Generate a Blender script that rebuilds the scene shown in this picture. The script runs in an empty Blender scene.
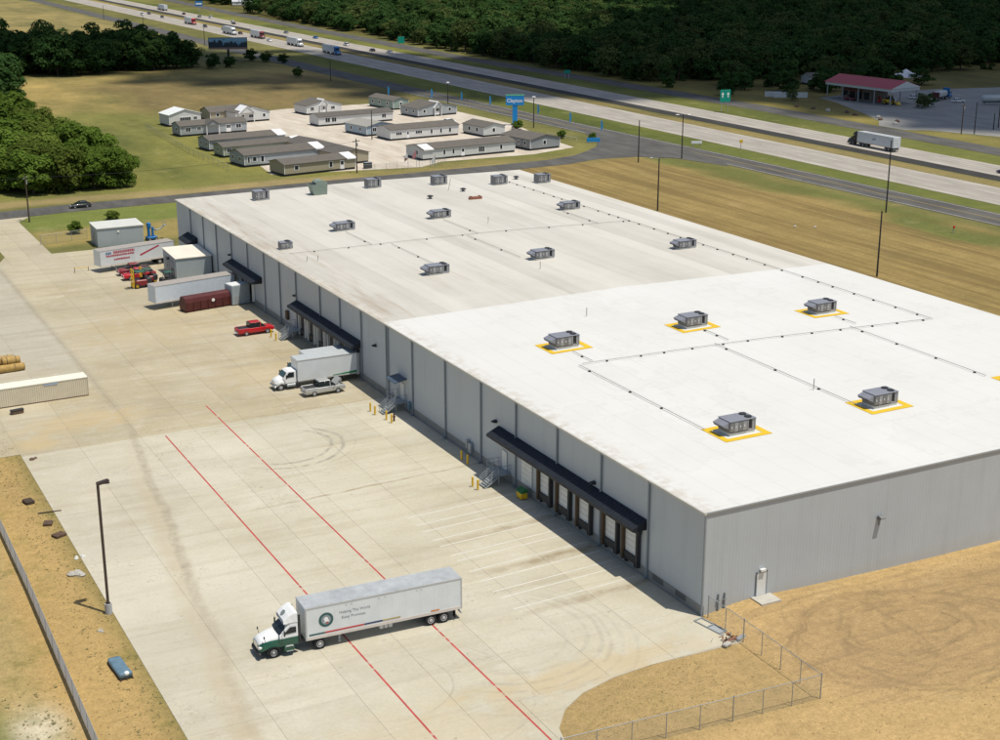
import bpy, bmesh, math, random
import numpy as np
from mathutils import Vector, Matrix
R = math.radians
rnd = random.Random(7)
scene = bpy.context.scene

# ------------------------------------------------------------------ camera
cam_d = bpy.data.cameras.new('camera'); cam = bpy.data.objects.new('camera', cam_d)
scene.collection.objects.link(cam)
cam.location = (-71.84, -97.39, 60.0)
cam.rotation_euler = (R(90 - 17.169), 0, R(-27.588))
cam_d.sensor_width = 36.0; cam_d.lens = 52.2
cam_d.clip_start = 1.0; cam_d.clip_end = 12000
scene.camera = cam

# ------------------------------------------------------------------ sky + sun
SUN = Vector((0.18, -0.285, 1.0)).normalized()          # direction towards the sun
el = math.asin(SUN.z); az = math.atan2(SUN.x, SUN.y)
w = bpy.data.worlds.new('World'); scene.world = w; w.use_nodes = True
nt = w.node_tree; nt.nodes.clear()
sky = nt.nodes.new('ShaderNodeTexSky'); sky.sky_type = 'NISHITA'; sky.sun_disc = False
sky.sun_elevation = el; sky.sun_rotation = az
sky.air_density = 1.0; sky.dust_density = 1.2
bg = nt.nodes.new('ShaderNodeBackground'); bg.inputs['Strength'].default_value = 0.10
ow = nt.nodes.new('ShaderNodeOutputWorld')
nt.links.new(sky.outputs[0], bg.inputs[0]); nt.links.new(bg.outputs[0], ow.inputs[0])
sd = bpy.data.lights.new('sun', 'SUN'); sd.energy = 4.2; sd.angle = R(0.53); sd.color = (1.0, 0.945, 0.83)
sun = bpy.data.objects.new('sun', sd); scene.collection.objects.link(sun)
sun.rotation_euler = SUN.to_track_quat('Z', 'Y').to_euler(); sun.location = (0, 0, 200)

vs = scene.view_settings
vs.view_transform = 'Standard'; vs.look = 'None'; vs.exposure = 0.0; vs.gamma = 1.0
try: vs.use_curve_mapping = False
except Exception: pass
scene.render.engine = 'CYCLES'
scene.cycles.max_bounces = 6

C = scene.collection

# ------------------------------------------------------------------ materials
def srgb(r, g, b):
    f = lambda c: (c/255/12.92) if c/255 <= .04045 else ((c/255+.055)/1.055)**2.4
    return (f(r), f(g), f(b))

class NT:
    """tiny node-graph helper"""
    def __init__(s, m): s.t = m.node_tree; s.n = s.t.nodes; s.l = s.t.links
    def new(s, k, **kw):
        x = s.n.new(k)
        for a, b in kw.items(): setattr(x, a, b)
        return x
    def link(s, a, b): s.l.new(a, b)
    def _set(s, inp, v):
        if hasattr(v, 'is_output') or isinstance(v, bpy.types.NodeSocket): s.link(v, inp)
        else: inp.default_value = v
    def pos(s): return s.new('ShaderNodeNewGeometry').outputs['Position']
    def objco(s): return s.new('ShaderNodeTexCoord').outputs['Object']
    def math(s, op, a, b=0.0, c=0.0, clamp=False):
        x = s.new('ShaderNodeMath', operation=op); x.use_clamp = clamp
        s._set(x.inputs[0], a); s._set(x.inputs[1], b); s._set(x.inputs[2], c); return x.outputs[0]
    def noise(s, vec, scale, detail=3.0, rough=.55, dist=0.0):
        x = s.new('ShaderNodeTexNoise'); s.link(vec, x.inputs['Vector'])
        x.inputs['Scale'].default_value = scale; x.inputs['Detail'].default_value = detail
        x.inputs['Roughness'].default_value = rough; x.inputs['Distortion'].default_value = dist
        return x.outputs['Fac']
    def scale(s, vec, sx, sy, sz):
        x = s.new('ShaderNodeVectorMath', operation='MULTIPLY'); s.link(vec, x.inputs[0]); x.inputs[1].default_value = (sx, sy, sz)
        return x.outputs[0]
    def maprange(s, v, a, b, c=0.0, d=1.0, smooth=False):
        x = s.new('ShaderNodeMapRange'); x.clamp = True
        if smooth: x.interpolation_type = 'SMOOTHSTEP'
        s._set(x.inputs[0], v); x.inputs[1].default_value = a; x.inputs[2].default_value = b
        x.inputs[3].default_value = c; x.inputs[4].default_value = d; return x.outputs[0]
    def mix(s, fac, a, b, blend='MIX'):
        x = s.new('ShaderNodeMix', data_type='RGBA', blend_type=blend); x.clamp_factor = True
        s._set(x.inputs[0], fac)
        for i, v in ((6, a), (7, b)):
            if isinstance(v, tuple): v = (*v, 1.0) if len(v) == 3 else v
            s._set(x.inputs[i], v)
        return x.outputs[2]
    def xyz(s, vec):
        x = s.new('ShaderNodeSeparateXYZ'); s.link(vec, x.inputs[0]); return x.outputs
    def gray(s, v):
        x = s.new('ShaderNodeCombineColor')
        for i in range(3): s._set(x.inputs[i], v)
        return x.outputs[0]
    def bump(s, h, strength=.3, dist=.05):
        x = s.new('ShaderNodeBump'); x.inputs['Strength'].default_value = strength; x.inputs['Distance'].default_value = dist
        s.link(h, x.inputs['Height']); return x.outputs[0]

MATS = {}
def mat(name, col, rough=.7, var=.12, scale=1.5, fine=12.0, metal=0.0, spec=.4, bump=0.0, coat=0.0, world=False, objvar=0.0):
    """procedural paint/metal/… : base colour broken up by two noises"""
    if name in MATS: return MATS[name]
    m = bpy.data.materials.new(name); m.use_nodes = True; MATS[name] = m
    g = NT(m); b = g.n['Principled BSDF']
    co = g.pos() if world else g.objco()
    n1 = g.noise(co, scale, 4); n2 = g.noise(co, fine, 2)
    f = g.math('ADD', g.math('MULTIPLY', n1, .7), g.math('MULTIPLY', n2, .3))
    lo = tuple(c*(1-var) for c in col); hi = tuple(min(c*(1+var), .95) for c in col)
    c = g.mix(g.maprange(f, .3, .7), lo, hi)
    if objvar:
        oi = g.new('ShaderNodeObjectInfo')
        c = g.mix(1.0, c, g.gray(g.maprange(oi.outputs['Random'], 0, 1, 1-objvar, 1+objvar)), 'MULTIPLY')
    g.link(c, b.inputs['Base Color'])
    b.inputs['Metallic'].default_value = metal
    b.inputs['Specular IOR Level'].default_value = spec
    if coat: b.inputs['Coat Weight'].default_value = coat
    g.link(g.maprange(n1, .3, .7, max(rough-.08, .02), min(rough+.08, 1)), b.inputs['Roughness'])
    if bump: g.link(g.bump(n2, bump, .02), b.inputs['Normal'])
    return m

white_paint = mat('white_paint', (.74, .75, .75), .45, .05, .8)
trailer_white = mat('trailer_white', (.66, .69, .70), .42, .07, .7, spec=.5)
trailer_roof_m = mat('trailer_roof', (.37, .39, .405), .6, .2, .9, 6)
green_paint = mat('green_paint', (.008, .075, .045), .3, .1, spec=.5, coat=.4)
black_rubber = mat('black_rubber', (.02, .02, .021), .85, .2)
dark_metal = mat('dark_metal', (.03, .032, .035), .6, .2)
chrome = mat('chrome', (.62, .63, .65), .22, .06, metal=.9)
alloy = mat('alloy', (.55, .56, .57), .4, .08, metal=.3)
glass = mat('glass', (.018, .024, .026), .12, .1, spec=.35)
glass_green = mat('glass_green', (.03, .06, .05), .06, .1, spec=.6)
grey_paint = mat('grey_paint', (.33, .35, .36), .5, .08)
galv = mat('galvanised_steel', (.36, .39, .41), .45, .12, 3, metal=.35)
fence_steel = mat('fence_steel', (.33, .35, .36), .5, .1, metal=.3)
red_paint = mat('red_paint', (.45, .012, .018), .3, .08, coat=.4)
maroon_paint = mat('maroon_paint', (.085, .018, .018), .5, .15)
darkred_paint = mat('darkred_paint', (.2, .012, .02), .35, .1, coat=.3)
yellow_paint = mat('yellow_paint', (.72, .45, .02), .5, .1)
orange_red = mat('orange_red', (.27, .10, .06), .5, .1)
blue_paint = mat('blue_paint', (.015, .16, .42), .4, .08)
sign_blue = mat('sign_blue', (.01, .24, .62), .4, .05)
flag_blue = mat('flag_blue', (.02, .27, .62), .7, .08)
sign_green = mat('sign_green', (.0, .26, .19), .5, .05)
silver_paint = mat('silver_paint', (.46, .47, .46), .3, .05, metal=.35, coat=.4)
black_paint = mat('black_paint', (.012, .013, .015), .25, .1, coat=.5)
navy_awning = mat('navy_awning', (.013, .017, .025), .6, .12, 1, 6)
door_white = mat('door_white', (.68, .69, .67), .55, .05)
post_brown = mat('post_brown', (.09, .06, .035), .8, .2)
wood = mat('weathered_wood', (.07, .05, .035), .85, .25, 2, 14)
straw = mat('straw', (.40, .265, .09), .9, .32, 2, 20, bump=.4)
tan_panel = mat('tan_panel', (.60, .54, .41), .6, .08, .5)
concrete_block = mat('concrete_block', (.44, .42, .37), .9, .14, 1, 9, bump=.2, world=True)
plinth_m = mat('plinth_concrete', (.24, .245, .23), .9, .16, .7, 6, world=True)
wall_grey = mat('wall_panel_grey', (.435, .477, .508), .5, .035, .25, 3, spec=.35, world=True)
_g = NT(wall_grey); _b = _g.n['Principled BSDF']; _c0 = _b.inputs['Base Color'].links[0].from_socket; _p = _g.pos(); _z = _g.xyz(_p)[2]
_st = _g.noise(_g.scale(_p, 1, 1, .05), 1.1, 4, .7); _c1 = _g.mix(_g.math('MULTIPLY', _g.maprange(_st, .52, .72), .16), _c0, (.25, .255, .25))
_c1 = _g.mix(_g.math('MULTIPLY', _g.maprange(_g.math('ADD', _z, _g.math('MULTIPLY', _g.noise(_p, .9, 4, .7), -1.6)), .7, -.4), .22), _c1, (.34, .31, .26))
_c1 = _g.mix(_g.math('MULTIPLY', _g.maprange(_g.noise(_g.scale(_p, 1, 1, .15), .12, 3), .4, .65), .10), _c1, (.47, .49, .50)); _g.link(_c1, _b.inputs['Base Color'])
trim_grey = mat('trim_grey', (.25, .28, .30), .5, .06)
spout_grey = mat('downspout_grey', (.22, .26, .29), .5, .08)
roof_trim = mat('roof_trim', (.56, .54, .48), .6, .12, .5, 5, world=True)
hvac_body = mat('hvac_body', (.175, .175, .18), .5, .16, 2, 9)
hvac_light = mat('hvac_light', (.27, .275, .285), .45, .12, 2, 9)
hvac_top = mat('hvac_top', (.22, .23, .265), .45, .1, 1.5)
hvac_dark = mat('hvac_dark', (.035, .036, .04), .6, .2)
hvac_green = mat('hvac_green', (.20, .25, .21), .55, .12)
curb_white = mat('curb_white', (.62, .62, .58), .7, .08)
pipe_m = mat('pipe_grey', (.34, .335, .32), .6, .15)
tarp_blue = mat('tarp_blue', (.12, .20, .26), .5, .22, 1.6, 7, bump=.4)
screen_grey = mat('screen_grey', (.62, .64, .67), .8, .12, .6, 5, world=True)
_g = NT(screen_grey); _t = _g.new('ShaderNodeBsdfTranslucent'); _t.inputs[0].default_value = (.62, .64, .67, 1); _m = _g.new('ShaderNodeMixShader'); _m.inputs[0].default_value = .45
_g.link(_g.n['Principled BSDF'].outputs[0], _m.inputs[1]); _g.link(_t.outputs[0], _m.inputs[2]); _g.link(_m.outputs[0], _g.n['Material Output'].inputs[0])
rubble = mat('rubble', (.42, .40, .36), .9, .2, 2, 10)
rust = mat('rust_brown', (.12, .075, .05), .85, .3, 2, 12)
shed_wall = mat('shed_wall', (.34, .39, .41), .5, .05, .5)
shed_roof = mat('shed_roof', (.72, .68, .58), .6, .08, .4)
red_roof = mat('red_roof', (.36, .06, .065), .55, .12, .6)
canopy_white = mat('canopy_white', (.55, .58, .58), .5, .08)
shingle = mat('shingle_brown', (.125, .112, .096), .9, .14, .7, 8)
shingle_d = mat('shingle_grey', (.11, .10, .088), .9, .14, .7, 8)
bark = mat('bark', (.07, .052, .038), .9, .25, 2, 14)
sign_white = mat('sign_white', (.8, .8, .8), .5, .03)
text_dark = mat('text_dark', (.20, .235, .24), .6, .1)
text_red = mat('text_red', (.42, .06, .08), .6, .15)
text_blue = mat('text_blue', (.05, .15, .28), .6, .15)
stripe_navy = mat('stripe_navy', (.025, .045, .12), .6, .1)
stripe_gold = mat('stripe_gold', (.42, .33, .16), .6, .1)
stripe_red = mat('stripe_red', (.5, .06, .05), .6, .1)
stripe_green = mat('stripe_green', (.035, .10, .095), .6, .1)
tail_red = mat('tail_red', (.4, .01, .01), .3, .1)
lamp_clear = mat('lamp_clear', (.7, .7, .68), .2, .05)
amber = mat('amber', (.6, .2, .02), .3, .1)
cloud_m = mat('cloud_white', (.85, .86, .88), 1.0, .03, spec=0)

# ---- leaves
def leaf_mat(name, c1, c2, c3):
    m = bpy.data.materials.new(name); m.use_nodes = True; g = NT(m); b = g.n['Principled BSDF']
    p = g.pos()
    n1 = g.noise(p, .22, 3); n2 = g.noise(p, 1.6, 2)
    c = g.mix(g.maprange(n1, .35, .65), c1, c2)
    c = g.mix(g.maprange(n2, .45, .75), c, c3)
    oi = g.new('ShaderNodeObjectInfo')
    c = g.mix(1.0, c, g.gray(g.maprange(oi.outputs['Random'], 0, 1, .75, 1.2)), 'MULTIPLY')
    g.link(c, b.inputs['Base Color']); b.inputs['Roughness'].default_value = .9
    b.inputs['Specular IOR Level'].default_value = .03
    tr = g.new('ShaderNodeBsdfTranslucent'); g.link(c, tr.inputs[0])
    mx = g.new('ShaderNodeMixShader'); mx.inputs[0].default_value = .32
    g.link(b.outputs[0], mx.inputs[1]); g.link(tr.outputs[0], mx.inputs[2])
    g.link(mx.outputs[0], g.n['Material Output'].inputs[0])
    return m
leaf_a = leaf_mat('leaf_green', (.085, .145, .022), (.11, .175, .028), (.14, .20, .036))
leaf_b = leaf_mat('leaf_dark', (.03, .074, .022), (.044, .094, .025), (.062, .112, .03))
leaf_c = leaf_mat('leaf_olive', (.095, .14, .024), (.12, .165, .03), (.15, .19, .04))
leaf_d = leaf_mat('leaf_wood', (.038, .082, .024), (.055, .104, .027), (.076, .124, .032))
leaf_e = leaf_mat('leaf_wood_pale', (.062, .092, .03), (.086, .118, .036), (.112, .138, .042))

# ---- ground
def ground_material():
    m = bpy.data.materials.new('ground_grass'); m.use_nodes = True; g = NT(m); b = g.n['Principled BSDF']
    at = g.new('ShaderNodeAttribute', attribute_name='Col'); col = at.outputs['Color']
    st = g.new('ShaderNodeAttribute', attribute_name='stripe').outputs['Fac']
    tr = g.new('ShaderNodeAttribute', attribute_name='track').outputs['Fac']
    de = g.new('ShaderNodeAttribute', attribute_name='dry').outputs['Fac']
    p = g.pos(); x, y, z = g.xyz(p)
    n_big = g.noise(p, .035, 4, .6); n_mid = g.noise(p, .22, 4, .65); n_sm = g.noise(p, 1.3, 3, .7); n_f = g.noise(p, 5.0, 2, .7)
    # large tonal patches
    v = g.math('ADD', g.math('MULTIPLY', n_big, .55), g.math('MULTIPLY', n_mid, .45))
    c = g.mix(1.0, col, g.mix(g.maprange(v, .33, .67), (.80, .82, .78), (1.2, 1.17, 1.12)), 'MULTIPLY')
    far = g.maprange(y, 225, 260); n_h = g.noise(g.scale(p, 1.6, .55, 1), .021, 5, .68)
    c = g.mix(far, c, g.mix(1.0, c, g.mix(g.maprange(n_h, .36, .66), (.62, .68, .66), (1.28, 1.2, 1.12)), 'MULTIPLY'))
    # green weeds inside the dry grass
    c = g.mix(g.math('MULTIPLY', g.maprange(n_mid, .53, .68), g.math('MULTIPLY', de, .55)), c, (.16, .15, .045))
    # pale bare earth showing through
    c = g.mix(g.math('MULTIPLY', g.maprange(g.noise(p, .12, 5, .7), .58, .72), .22), c, (.44, .36, .22))
    # tufts
    c = g.mix(1.0, c, g.mix(g.maprange(n_sm, .30, .70), (.86, .86, .84), (1.11, 1.1, 1.08)), 'MULTIPLY')
    c = g.mix(1.0, c, g.mix(g.maprange(n_f, .25, .75), (.82, .82, .79), (1.17, 1.17, 1.16)), 'MULTIPLY')
    # mowing stripes of the field by the frontage road (run along y)
    sx = g.math('ADD', x, g.math('MULTIPLY', g.noise(g.scale(p, 1, .12, 1), .07, 3), 14.0))
    wv = g.math('SINE', g.math('MULTIPLY', sx, 1.05))
    wv2 = g.math('SINE', g.math('MULTIPLY', sx, .41))
    wsum = g.math('ADD', g.math('MULTIPLY', wv, .28), g.math('MULTIPLY', wv2, .32))
    streak = g.noise(g.scale(p, 1, .035, 1), .55, 5, .72)
    sfac = g.math('MULTIPLY', g.maprange(g.math('ADD', wsum, g.math('MULTIPLY', streak, 5.0)), 2.1, 3.1), st)
    c = g.mix(g.math('MULTIPLY', sfac, .62), c, (.145, .10, .04))
    # wheel tracks on the bare earth: ovals driven round and round
    nx = g.math('MULTIPLY', g.math('SUBTRACT', g.noise(p, .12, 5, .6), .5), 5.0)
    ny = g.math('MULTIPLY', g.math('SUBTRACT', g.noise(g.scale(p, -1, 1.1, 1), .11, 5, .6), .5), 5.0)
    tot = None
    for (cx, cy, rx, ry, wd, st_) in ((13.5, -12.5, 11.6, 8.6, .30, .9), (13.5, -12.2, 10.9, 7.9, .24, .7), (14.5, -10.6, 6.9, 4.6, .32, 1.0), (14.8, -10.9, 6.2, 4.0, .26, .8),
                                    (15.4, -12.6, 8.6, 6.2, .24, .6), (16.2, -10.4, 3.4, 2.3, .26, .9), (19, -14.5, 13.5, 8.2, .30, .7), (24, -12.0, 17.0, 7.0, .35, .6), (9.5, -10.0, 5.2, 7.5, .24, .7)):
        dx = g.math('DIVIDE', g.math('ADD', g.math('SUBTRACT', x, cx), nx), rx)
        dy = g.math('DIVIDE', g.math('ADD', g.math('SUBTRACT', y, cy), ny), ry)
        d = g.math('SQRT', g.math('ADD', g.math('MULTIPLY', dx, dx), g.math('MULTIPLY', dy, dy)))
        q = g.math('MULTIPLY', g.math('ABSOLUTE', g.math('SUBTRACT', d, 1.0)), min(rx, ry))
        k = g.math('MULTIPLY', g.maprange(q, 0, wd, 1.0, 0.0), st_)
        tot = k if tot is None else g.math('MAXIMUM', tot, k)
    brk = g.maprange(g.noise(p, .35, 3), .32, .58)
    tot = g.math('MULTIPLY', g.math('MULTIPLY', tot, brk), tr)
    c = g.mix(g.math('MULTIPLY', tot, .6), c, (.20, .14, .078))
    # dragged-smooth lines
    drag = g.noise(g.scale(p, .10, 1, 1), 1.1, 3, .6, .4)
    c = g.mix(g.math('MULTIPLY', g.maprange(drag, .5, .68), g.math('MULTIPLY', tr, .55)), c, (.26, .182, .096))
    g.link(c, b.inputs['Base Color']); b.inputs['Roughness'].default_value = .95; b.inputs['Specular IOR Level'].default_value = .1
    h = g.math('ADD', g.math('MULTIPLY', n_sm, .6), g.math('SUBTRACT', g.math('MULTIPLY', n_f, .4), g.math('MULTIPLY', tot, .5)))
    g.link(g.bump(h, .6, .25), b.inputs['Normal'])
    return m

# ---- concrete yard
def concrete_material():
    m = bpy.data.materials.new('yard_concrete'); m.use_nodes = True; g = NT(m); b = g.n['Principled BSDF']
    p = g.pos(); x, y, z = g.xyz(p)
    oi = g.new('ShaderNodeObjectInfo').outputs['Random']
    n1 = g.noise(p, .06, 5, .62); n2 = g.noise(p, .45, 4, .6); n3 = g.noise(p, 3.0, 3, .6)
    streak = g.noise(g.scale(p, .10, 1.0, 1), .55, 4, .65)          # wash marks run across, towards the dock
    new = g.mix(g.maprange(n1, .35, .66), (.452, .413, .308), (.54, .503, .40))
    old = g.mix(g.maprange(n1, .35, .66), (.385, .33, .214), (.468, .416, .298))
    edge = g.math('ADD', y, g.math('MULTIPLY', x, -.02))
    c = g.mix(g.maprange(edge, 70.9, 71.0), new, old)
    lane = g.math('MULTIPLY', g.maprange(g.math('ADD', x, g.math('MULTIPLY', g.math('SUBTRACT', n2, .5), 2.0)), -32.6, -34.2), g.maprange(y, 92, 108))
    c = g.mix(g.math('MULTIPLY', lane, .55), c, (.40, .385, .33))
    grim = g.noise(g.scale(p, .55, 1, 1), .05, 5, .68)
    c = g.mix(g.math('MULTIPLY', g.maprange(grim, .50, .70), .40), c, (.30, .262, .19))
    vj = g.math('MULTIPLY', g.maprange(g.math('ABSOLUTE', g.math('ADD', x, 33.6)), .1, .9, 1, 0, True), g.maprange(y, 72, 84))
    c = g.mix(g.math('MULTIPLY', vj, .35), c, (.27, .235, .17))
    c = g.mix(g.math('MULTIPLY', g.maprange(streak, .50, .72), .34), c, (.325, .265, .175))
    c = g.mix(g.math('MULTIPLY', g.maprange(n2, .52, .72), .22), c, (.58, .565, .51))
    c = g.mix(1.0, c, g.gray(g.maprange(oi, 0, 1, .95, 1.045)), 'MULTIPLY')
    c = g.mix(1.0, c, g.mix(g.maprange(n3, .3, .7), (.94, .94, .94), (1.05, 1.05, 1.05)), 'MULTIPLY')
    # wandering silt line down the middle of the yard (valley of the paving)
    cx = g.math('ADD', -37.6, g.math('MULTIPLY', g.math('SUBTRACT', 50.0, y), -.118))
    wob = g.math('MULTIPLY', g.math('SUBTRACT', g.noise(g.scale(p, .3, 1, 1), .10, 3), .5), 2.2)
    d = g.math('ABSOLUTE', g.math('ADD', g.math('SUBTRACT', x, cx), wob))
    silt = g.math('MULTIPLY', g.maprange(d, .2, 1.9, 1, 0, True), g.maprange(y, 74, 50, 0, 1))
    c = g.mix(g.math('MULTIPLY', g.math('MULTIPLY', silt, g.maprange(n2, .3, .6, .4, 1)), .5), c, (.40, .315, .19))
    dk = g.math('ABSOLUTE', g.math('SUBTRACT', g.math('ADD', g.math('SUBTRACT', x, cx), wob), .75))
    dks = g.math('MULTIPLY', g.maprange(dk, .15, .8, 1, 0, True), g.math('MULTIPLY', g.maprange(y, 84, 66), g.maprange(y, -6, 34, .15, 1)))
    c = g.mix(g.math('MULTIPLY', g.math('MULTIPLY', dks, g.maprange(g.noise(p, .9, 4, .7), .3, .62)), .6), c, (.25, .215, .155))
    # rust-brown runs at the downspouts and joints
    tot = None
    for (yc, wd, x0, amt, tl) in ((43.5, .35, -34, .85, .055), (25.6, .9, -17, .8, .055), (17.2, 1.1, -19, .95, .055), (16.6, .5, -16, .8, .055), (8.0, 1.0, -20, .75, .055), (34.4, .7, -14, .45, .055), (52.6, .35, -11, .35, .04), (62, .6, -9, .4, .03), (85, .9, -24, .35, .0), (97, 1.3, -26, .35, .0), (118, 1.5, -24, .35, 0), (71.0, .35, -47, .45, -.02)):
        yy = g.math('SUBTRACT', y, g.math('ADD', yc - .0, g.math('MULTIPLY', x, tl)))
        wy = g.math('MULTIPLY', g.math('SUBTRACT', g.noise(p, .3, 3), .5), 1.6*wd)
        k = g.maprange(g.math('ABSOLUTE', g.math('ADD', yy, wy)), wd*.15, wd, 1, 0, True)
        k = g.math('MULTIPLY', k, g.math('MULTIPLY', g.maprange(x, x0, x0+12, 0, 1), amt))
        tot = k if tot is None else g.math('MAXIMUM', tot, k)
    tot = g.math('MULTIPLY', tot, g.maprange(g.noise(p, .5, 4, .7), .3, .6))
    c = g.mix(g.math('MULTIPLY', tot, .72), c, (.235, .165, .085))
    # orange dust along the apron edge and behind the white/tan container
    for (ex, ey, rx, ry, a) in ((-14, -4.5, 14, 2.6, .5), (-38, 80, 9, 5, .5), (-45.5, 74, 3, 3, .55), (-18, 120, 16, 14, .25), (-12, 88, 10, 8, .3), (-32, -8, 12, 6, .25)):
        dd = g.math('SQRT', g.math('ADD', g.math('POWER', g.math('DIVIDE', g.math('SUBTRACT', x, ex), rx), 2.0), g.math('POWER', g.math('DIVIDE', g.math('SUBTRACT', y, ey), ry), 2.0)))
        k = g.maprange(g.math('ADD', dd, g.math('MULTIPLY', g.math('SUBTRACT', n2, .5), 1.6)), .3, 1.1, a, 0, True)
        c = g.mix(k, c, (.50, .38, .20))
    # tyre marks: arcs of turning trucks
    tot = None
    for (ax, ay, r, wd, a0) in ((-19.5, 59.2, 7.3, .26, 1.0), (-19.5, 59.5, 6.0, .26, .9), (-19.5, 60, 9.0, .14, .35), (-18.5, 4.0, 9.4, .22, .34), (-18.2, 4.3, 8.5, .25, .4), (-17.9, 4.6, 7.1, .25, .34), (-18.6, 3.8, 10.4, .22, .26), (-18.9, 4.2, 5.8, .25, .24), (-19.4, 3.5, 12.2, .2, .24), (-31, 1.0, 5.5, .12, .45), (-29, -2, 9.0, .12, .35), (-12, 40, 16, .12, .3)):
        ddx = g.math('ADD', g.math('SUBTRACT', x, ax), g.math('MULTIPLY', g.math('SUBTRACT', g.noise(p, .12, 2), .5), 1.2)); ddy = g.math('SUBTRACT', y, ay)
        d = g.math('SQRT', g.math('ADD', g.math('MULTIPLY', ddx, ddx), g.math('MULTIPLY', ddy, ddy)))
        k = g.maprange(g.math('ABSOLUTE', g.math('SUBTRACT', d, r)), wd*.3, wd*1.3, a0, 0)
        # only part of the circle
        k = g.math('MULTIPLY', k, g.maprange(g.math('SUBTRACT', ddx, g.math('MULTIPLY', ddy, .9)), -r*.25, r*.35))
        tot = k if tot is None else g.math('MAXIMUM', tot, k)
    tot = g.math('MULTIPLY', tot, g.maprange(g.noise(p, .8, 3), .3, .6))
    c = g.mix(g.math('MULTIPLY', tot, .62), c, (.20, .185, .16))
    # hairline cracks and oil drips
    crk = g.math('ABSOLUTE', g.math('SUBTRACT', g.noise(p, .085, 5, .62), .5))
    ck = g.math('MULTIPLY', g.maprange(crk, .0006, .0022, 1, 0), g.maprange(g.noise(g.scale(p, 1, 1.1, 1), .05, 3), .48, .58))
    c = g.mix(g.math('MULTIPLY', ck, .5), c, (.22, .195, .15))
    oil = g.math('MULTIPLY', g.maprange(g.noise(p, 1.1, 2, .4), .70, .78), g.maprange(g.noise(p, .07, 3), .45, .62))
    c = g.mix(g.math('MULTIPLY', oil, .5), c, (.15, .135, .11))
    ptch = g.noise(g.scale(p, .8, 1, 1), .022, 5, .72)
    c = g.mix(g.math('MULTIPLY', g.maprange(ptch, .46, .64), .30), c, (.52, .495, .42))
    # straight scuffs towards the docks
    sc = g.noise(g.scale(p, .05, 1.6, 1), 1.0, 3, .7)
    c = g.mix(g.math('MULTIPLY', g.maprange(sc, .58, .72), g.maprange(y, 66, 78, .2, .42)), c, (.25, .215, .16))
    sc2 = g.noise(g.scale(p, .035, .5, 1), .9, 4, .7)
    c = g.mix(g.math('MULTIPLY', g.maprange(sc2, .52, .68), g.maprange(y, 66, 78, .0, .38)), c, (.29, .245, .175))
    g.link(c, b.inputs['Base Color']); b.inputs['Roughness'].default_value = .88; b.inputs['Specular IOR Level'].default_value = .25
    g.link(g.bump(n3, .15, .02), b.inputs['Normal'])
    return m

def roof_material():
    m = bpy.data.materials.new('roof_membrane'); m.use_nodes = True; g = NT(m); b = g.n['Principled BSDF']
    p = g.pos(); x, y, z = g.xyz(p)
    n1 = g.noise(p, .07, 5, .65); n2 = g.noise(p, .8, 3)
    st = g.noise(g.scale(p, 1, .045, 1), .55, 4, .65)          # streaks run with the sheets (along y)
    new = g.mix(g.maprange(n1, .3, .7), (.605, .60, .57), (.65, .645, .62))
    seam = g.math('ABSOLUTE', g.math('SUBTRACT', g.math('FRACT', g.math('DIVIDE', x, 3.05)), .5))
    new = g.mix(g.math('MULTIPLY', g.maprange(seam, .470, .494), .26), new, (.42, .42, .40))
    seam2 = g.math('ABSOLUTE', g.math('SUBTRACT', g.math('FRACT', g.math('DIVIDE', y, 10.6)), .5))
    new = g.mix(g.math('MULTIPLY', g.maprange(seam2, .488, .497), .14), new, (.42, .42, .40))
    old = g.mix(g.maprange(n1, .32, .68), (.505, .478, .418), (.575, .55, .495))
    sheet = g.math('FRACT', g.math('MULTIPLY', g.math('SINE', g.math('MULTIPLY', g.math('FLOOR', g.math('DIVIDE', x, 3.05)), 12.9)), 43.7))
    old = g.mix(1.0, old, g.gray(g.maprange(sheet, 0, 1, .90, 1.06)), 'MULTIPLY')
    old = g.mix(g.math('MULTIPLY', g.maprange(st, .40, .70), .50), old, (.605, .583, .535))
    old = g.mix(g.math('MULTIPLY', g.maprange(g.noise(g.scale(p, 1.3, .05, 1), .8, 4, .7), .57, .76), .42), old, (.36, .31, .235))
    # dirt gathering along the eave
    de = g.math('MULTIPLY', g.maprange(x, 1.0, 9.0, 1, 0, True), g.maprange(g.noise(g.scale(p, 1, .09, 1), .6, 4, .7), .47, .68))
    old = g.mix(g.math('MULTIPLY', de, .7), old, (.33, .26, .18))
    pond = g.noise(p, .055, 5, .7)
    ring = g.maprange(g.math('ABSOLUTE', g.math('SUBTRACT', pond, .56)), .002, .02, 1, 0)
    new = g.mix(g.math('MULTIPLY', ring, .10), new, (.36, .345, .30))
    new = g.mix(g.math('MULTIPLY', g.maprange(pond, .54, .70), .16), new, (.43, .42, .375))
    sct = g.noise(g.scale(p, .12, 1, 1), .9, 4, .7)
    new = g.mix(g.math('MULTIPLY', g.maprange(sct, .6, .75), .14), new, (.40, .39, .36))
    bound = g.math('ADD', y, g.math('MULTIPLY', g.math('SUBTRACT', n2, .5), .3))
    c = g.mix(g.maprange(bound, 71.2, 71.5), new, old)
    dn = g.math('MULTIPLY', g.maprange(x, -.6, 2.2, 1, 0, True), g.maprange(n2, .42, .66))
    c = g.mix(g.math('MULTIPLY', dn, .45), c, (.38, .31, .22))
    g.link(c, b.inputs['Base Color']); b.inputs['Roughness'].default_value = .65; b.inputs['Specular IOR Level'].default_value = .3
    g.link(g.bump(n2, .08, .02), b.inputs['Normal'])
    return m

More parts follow.
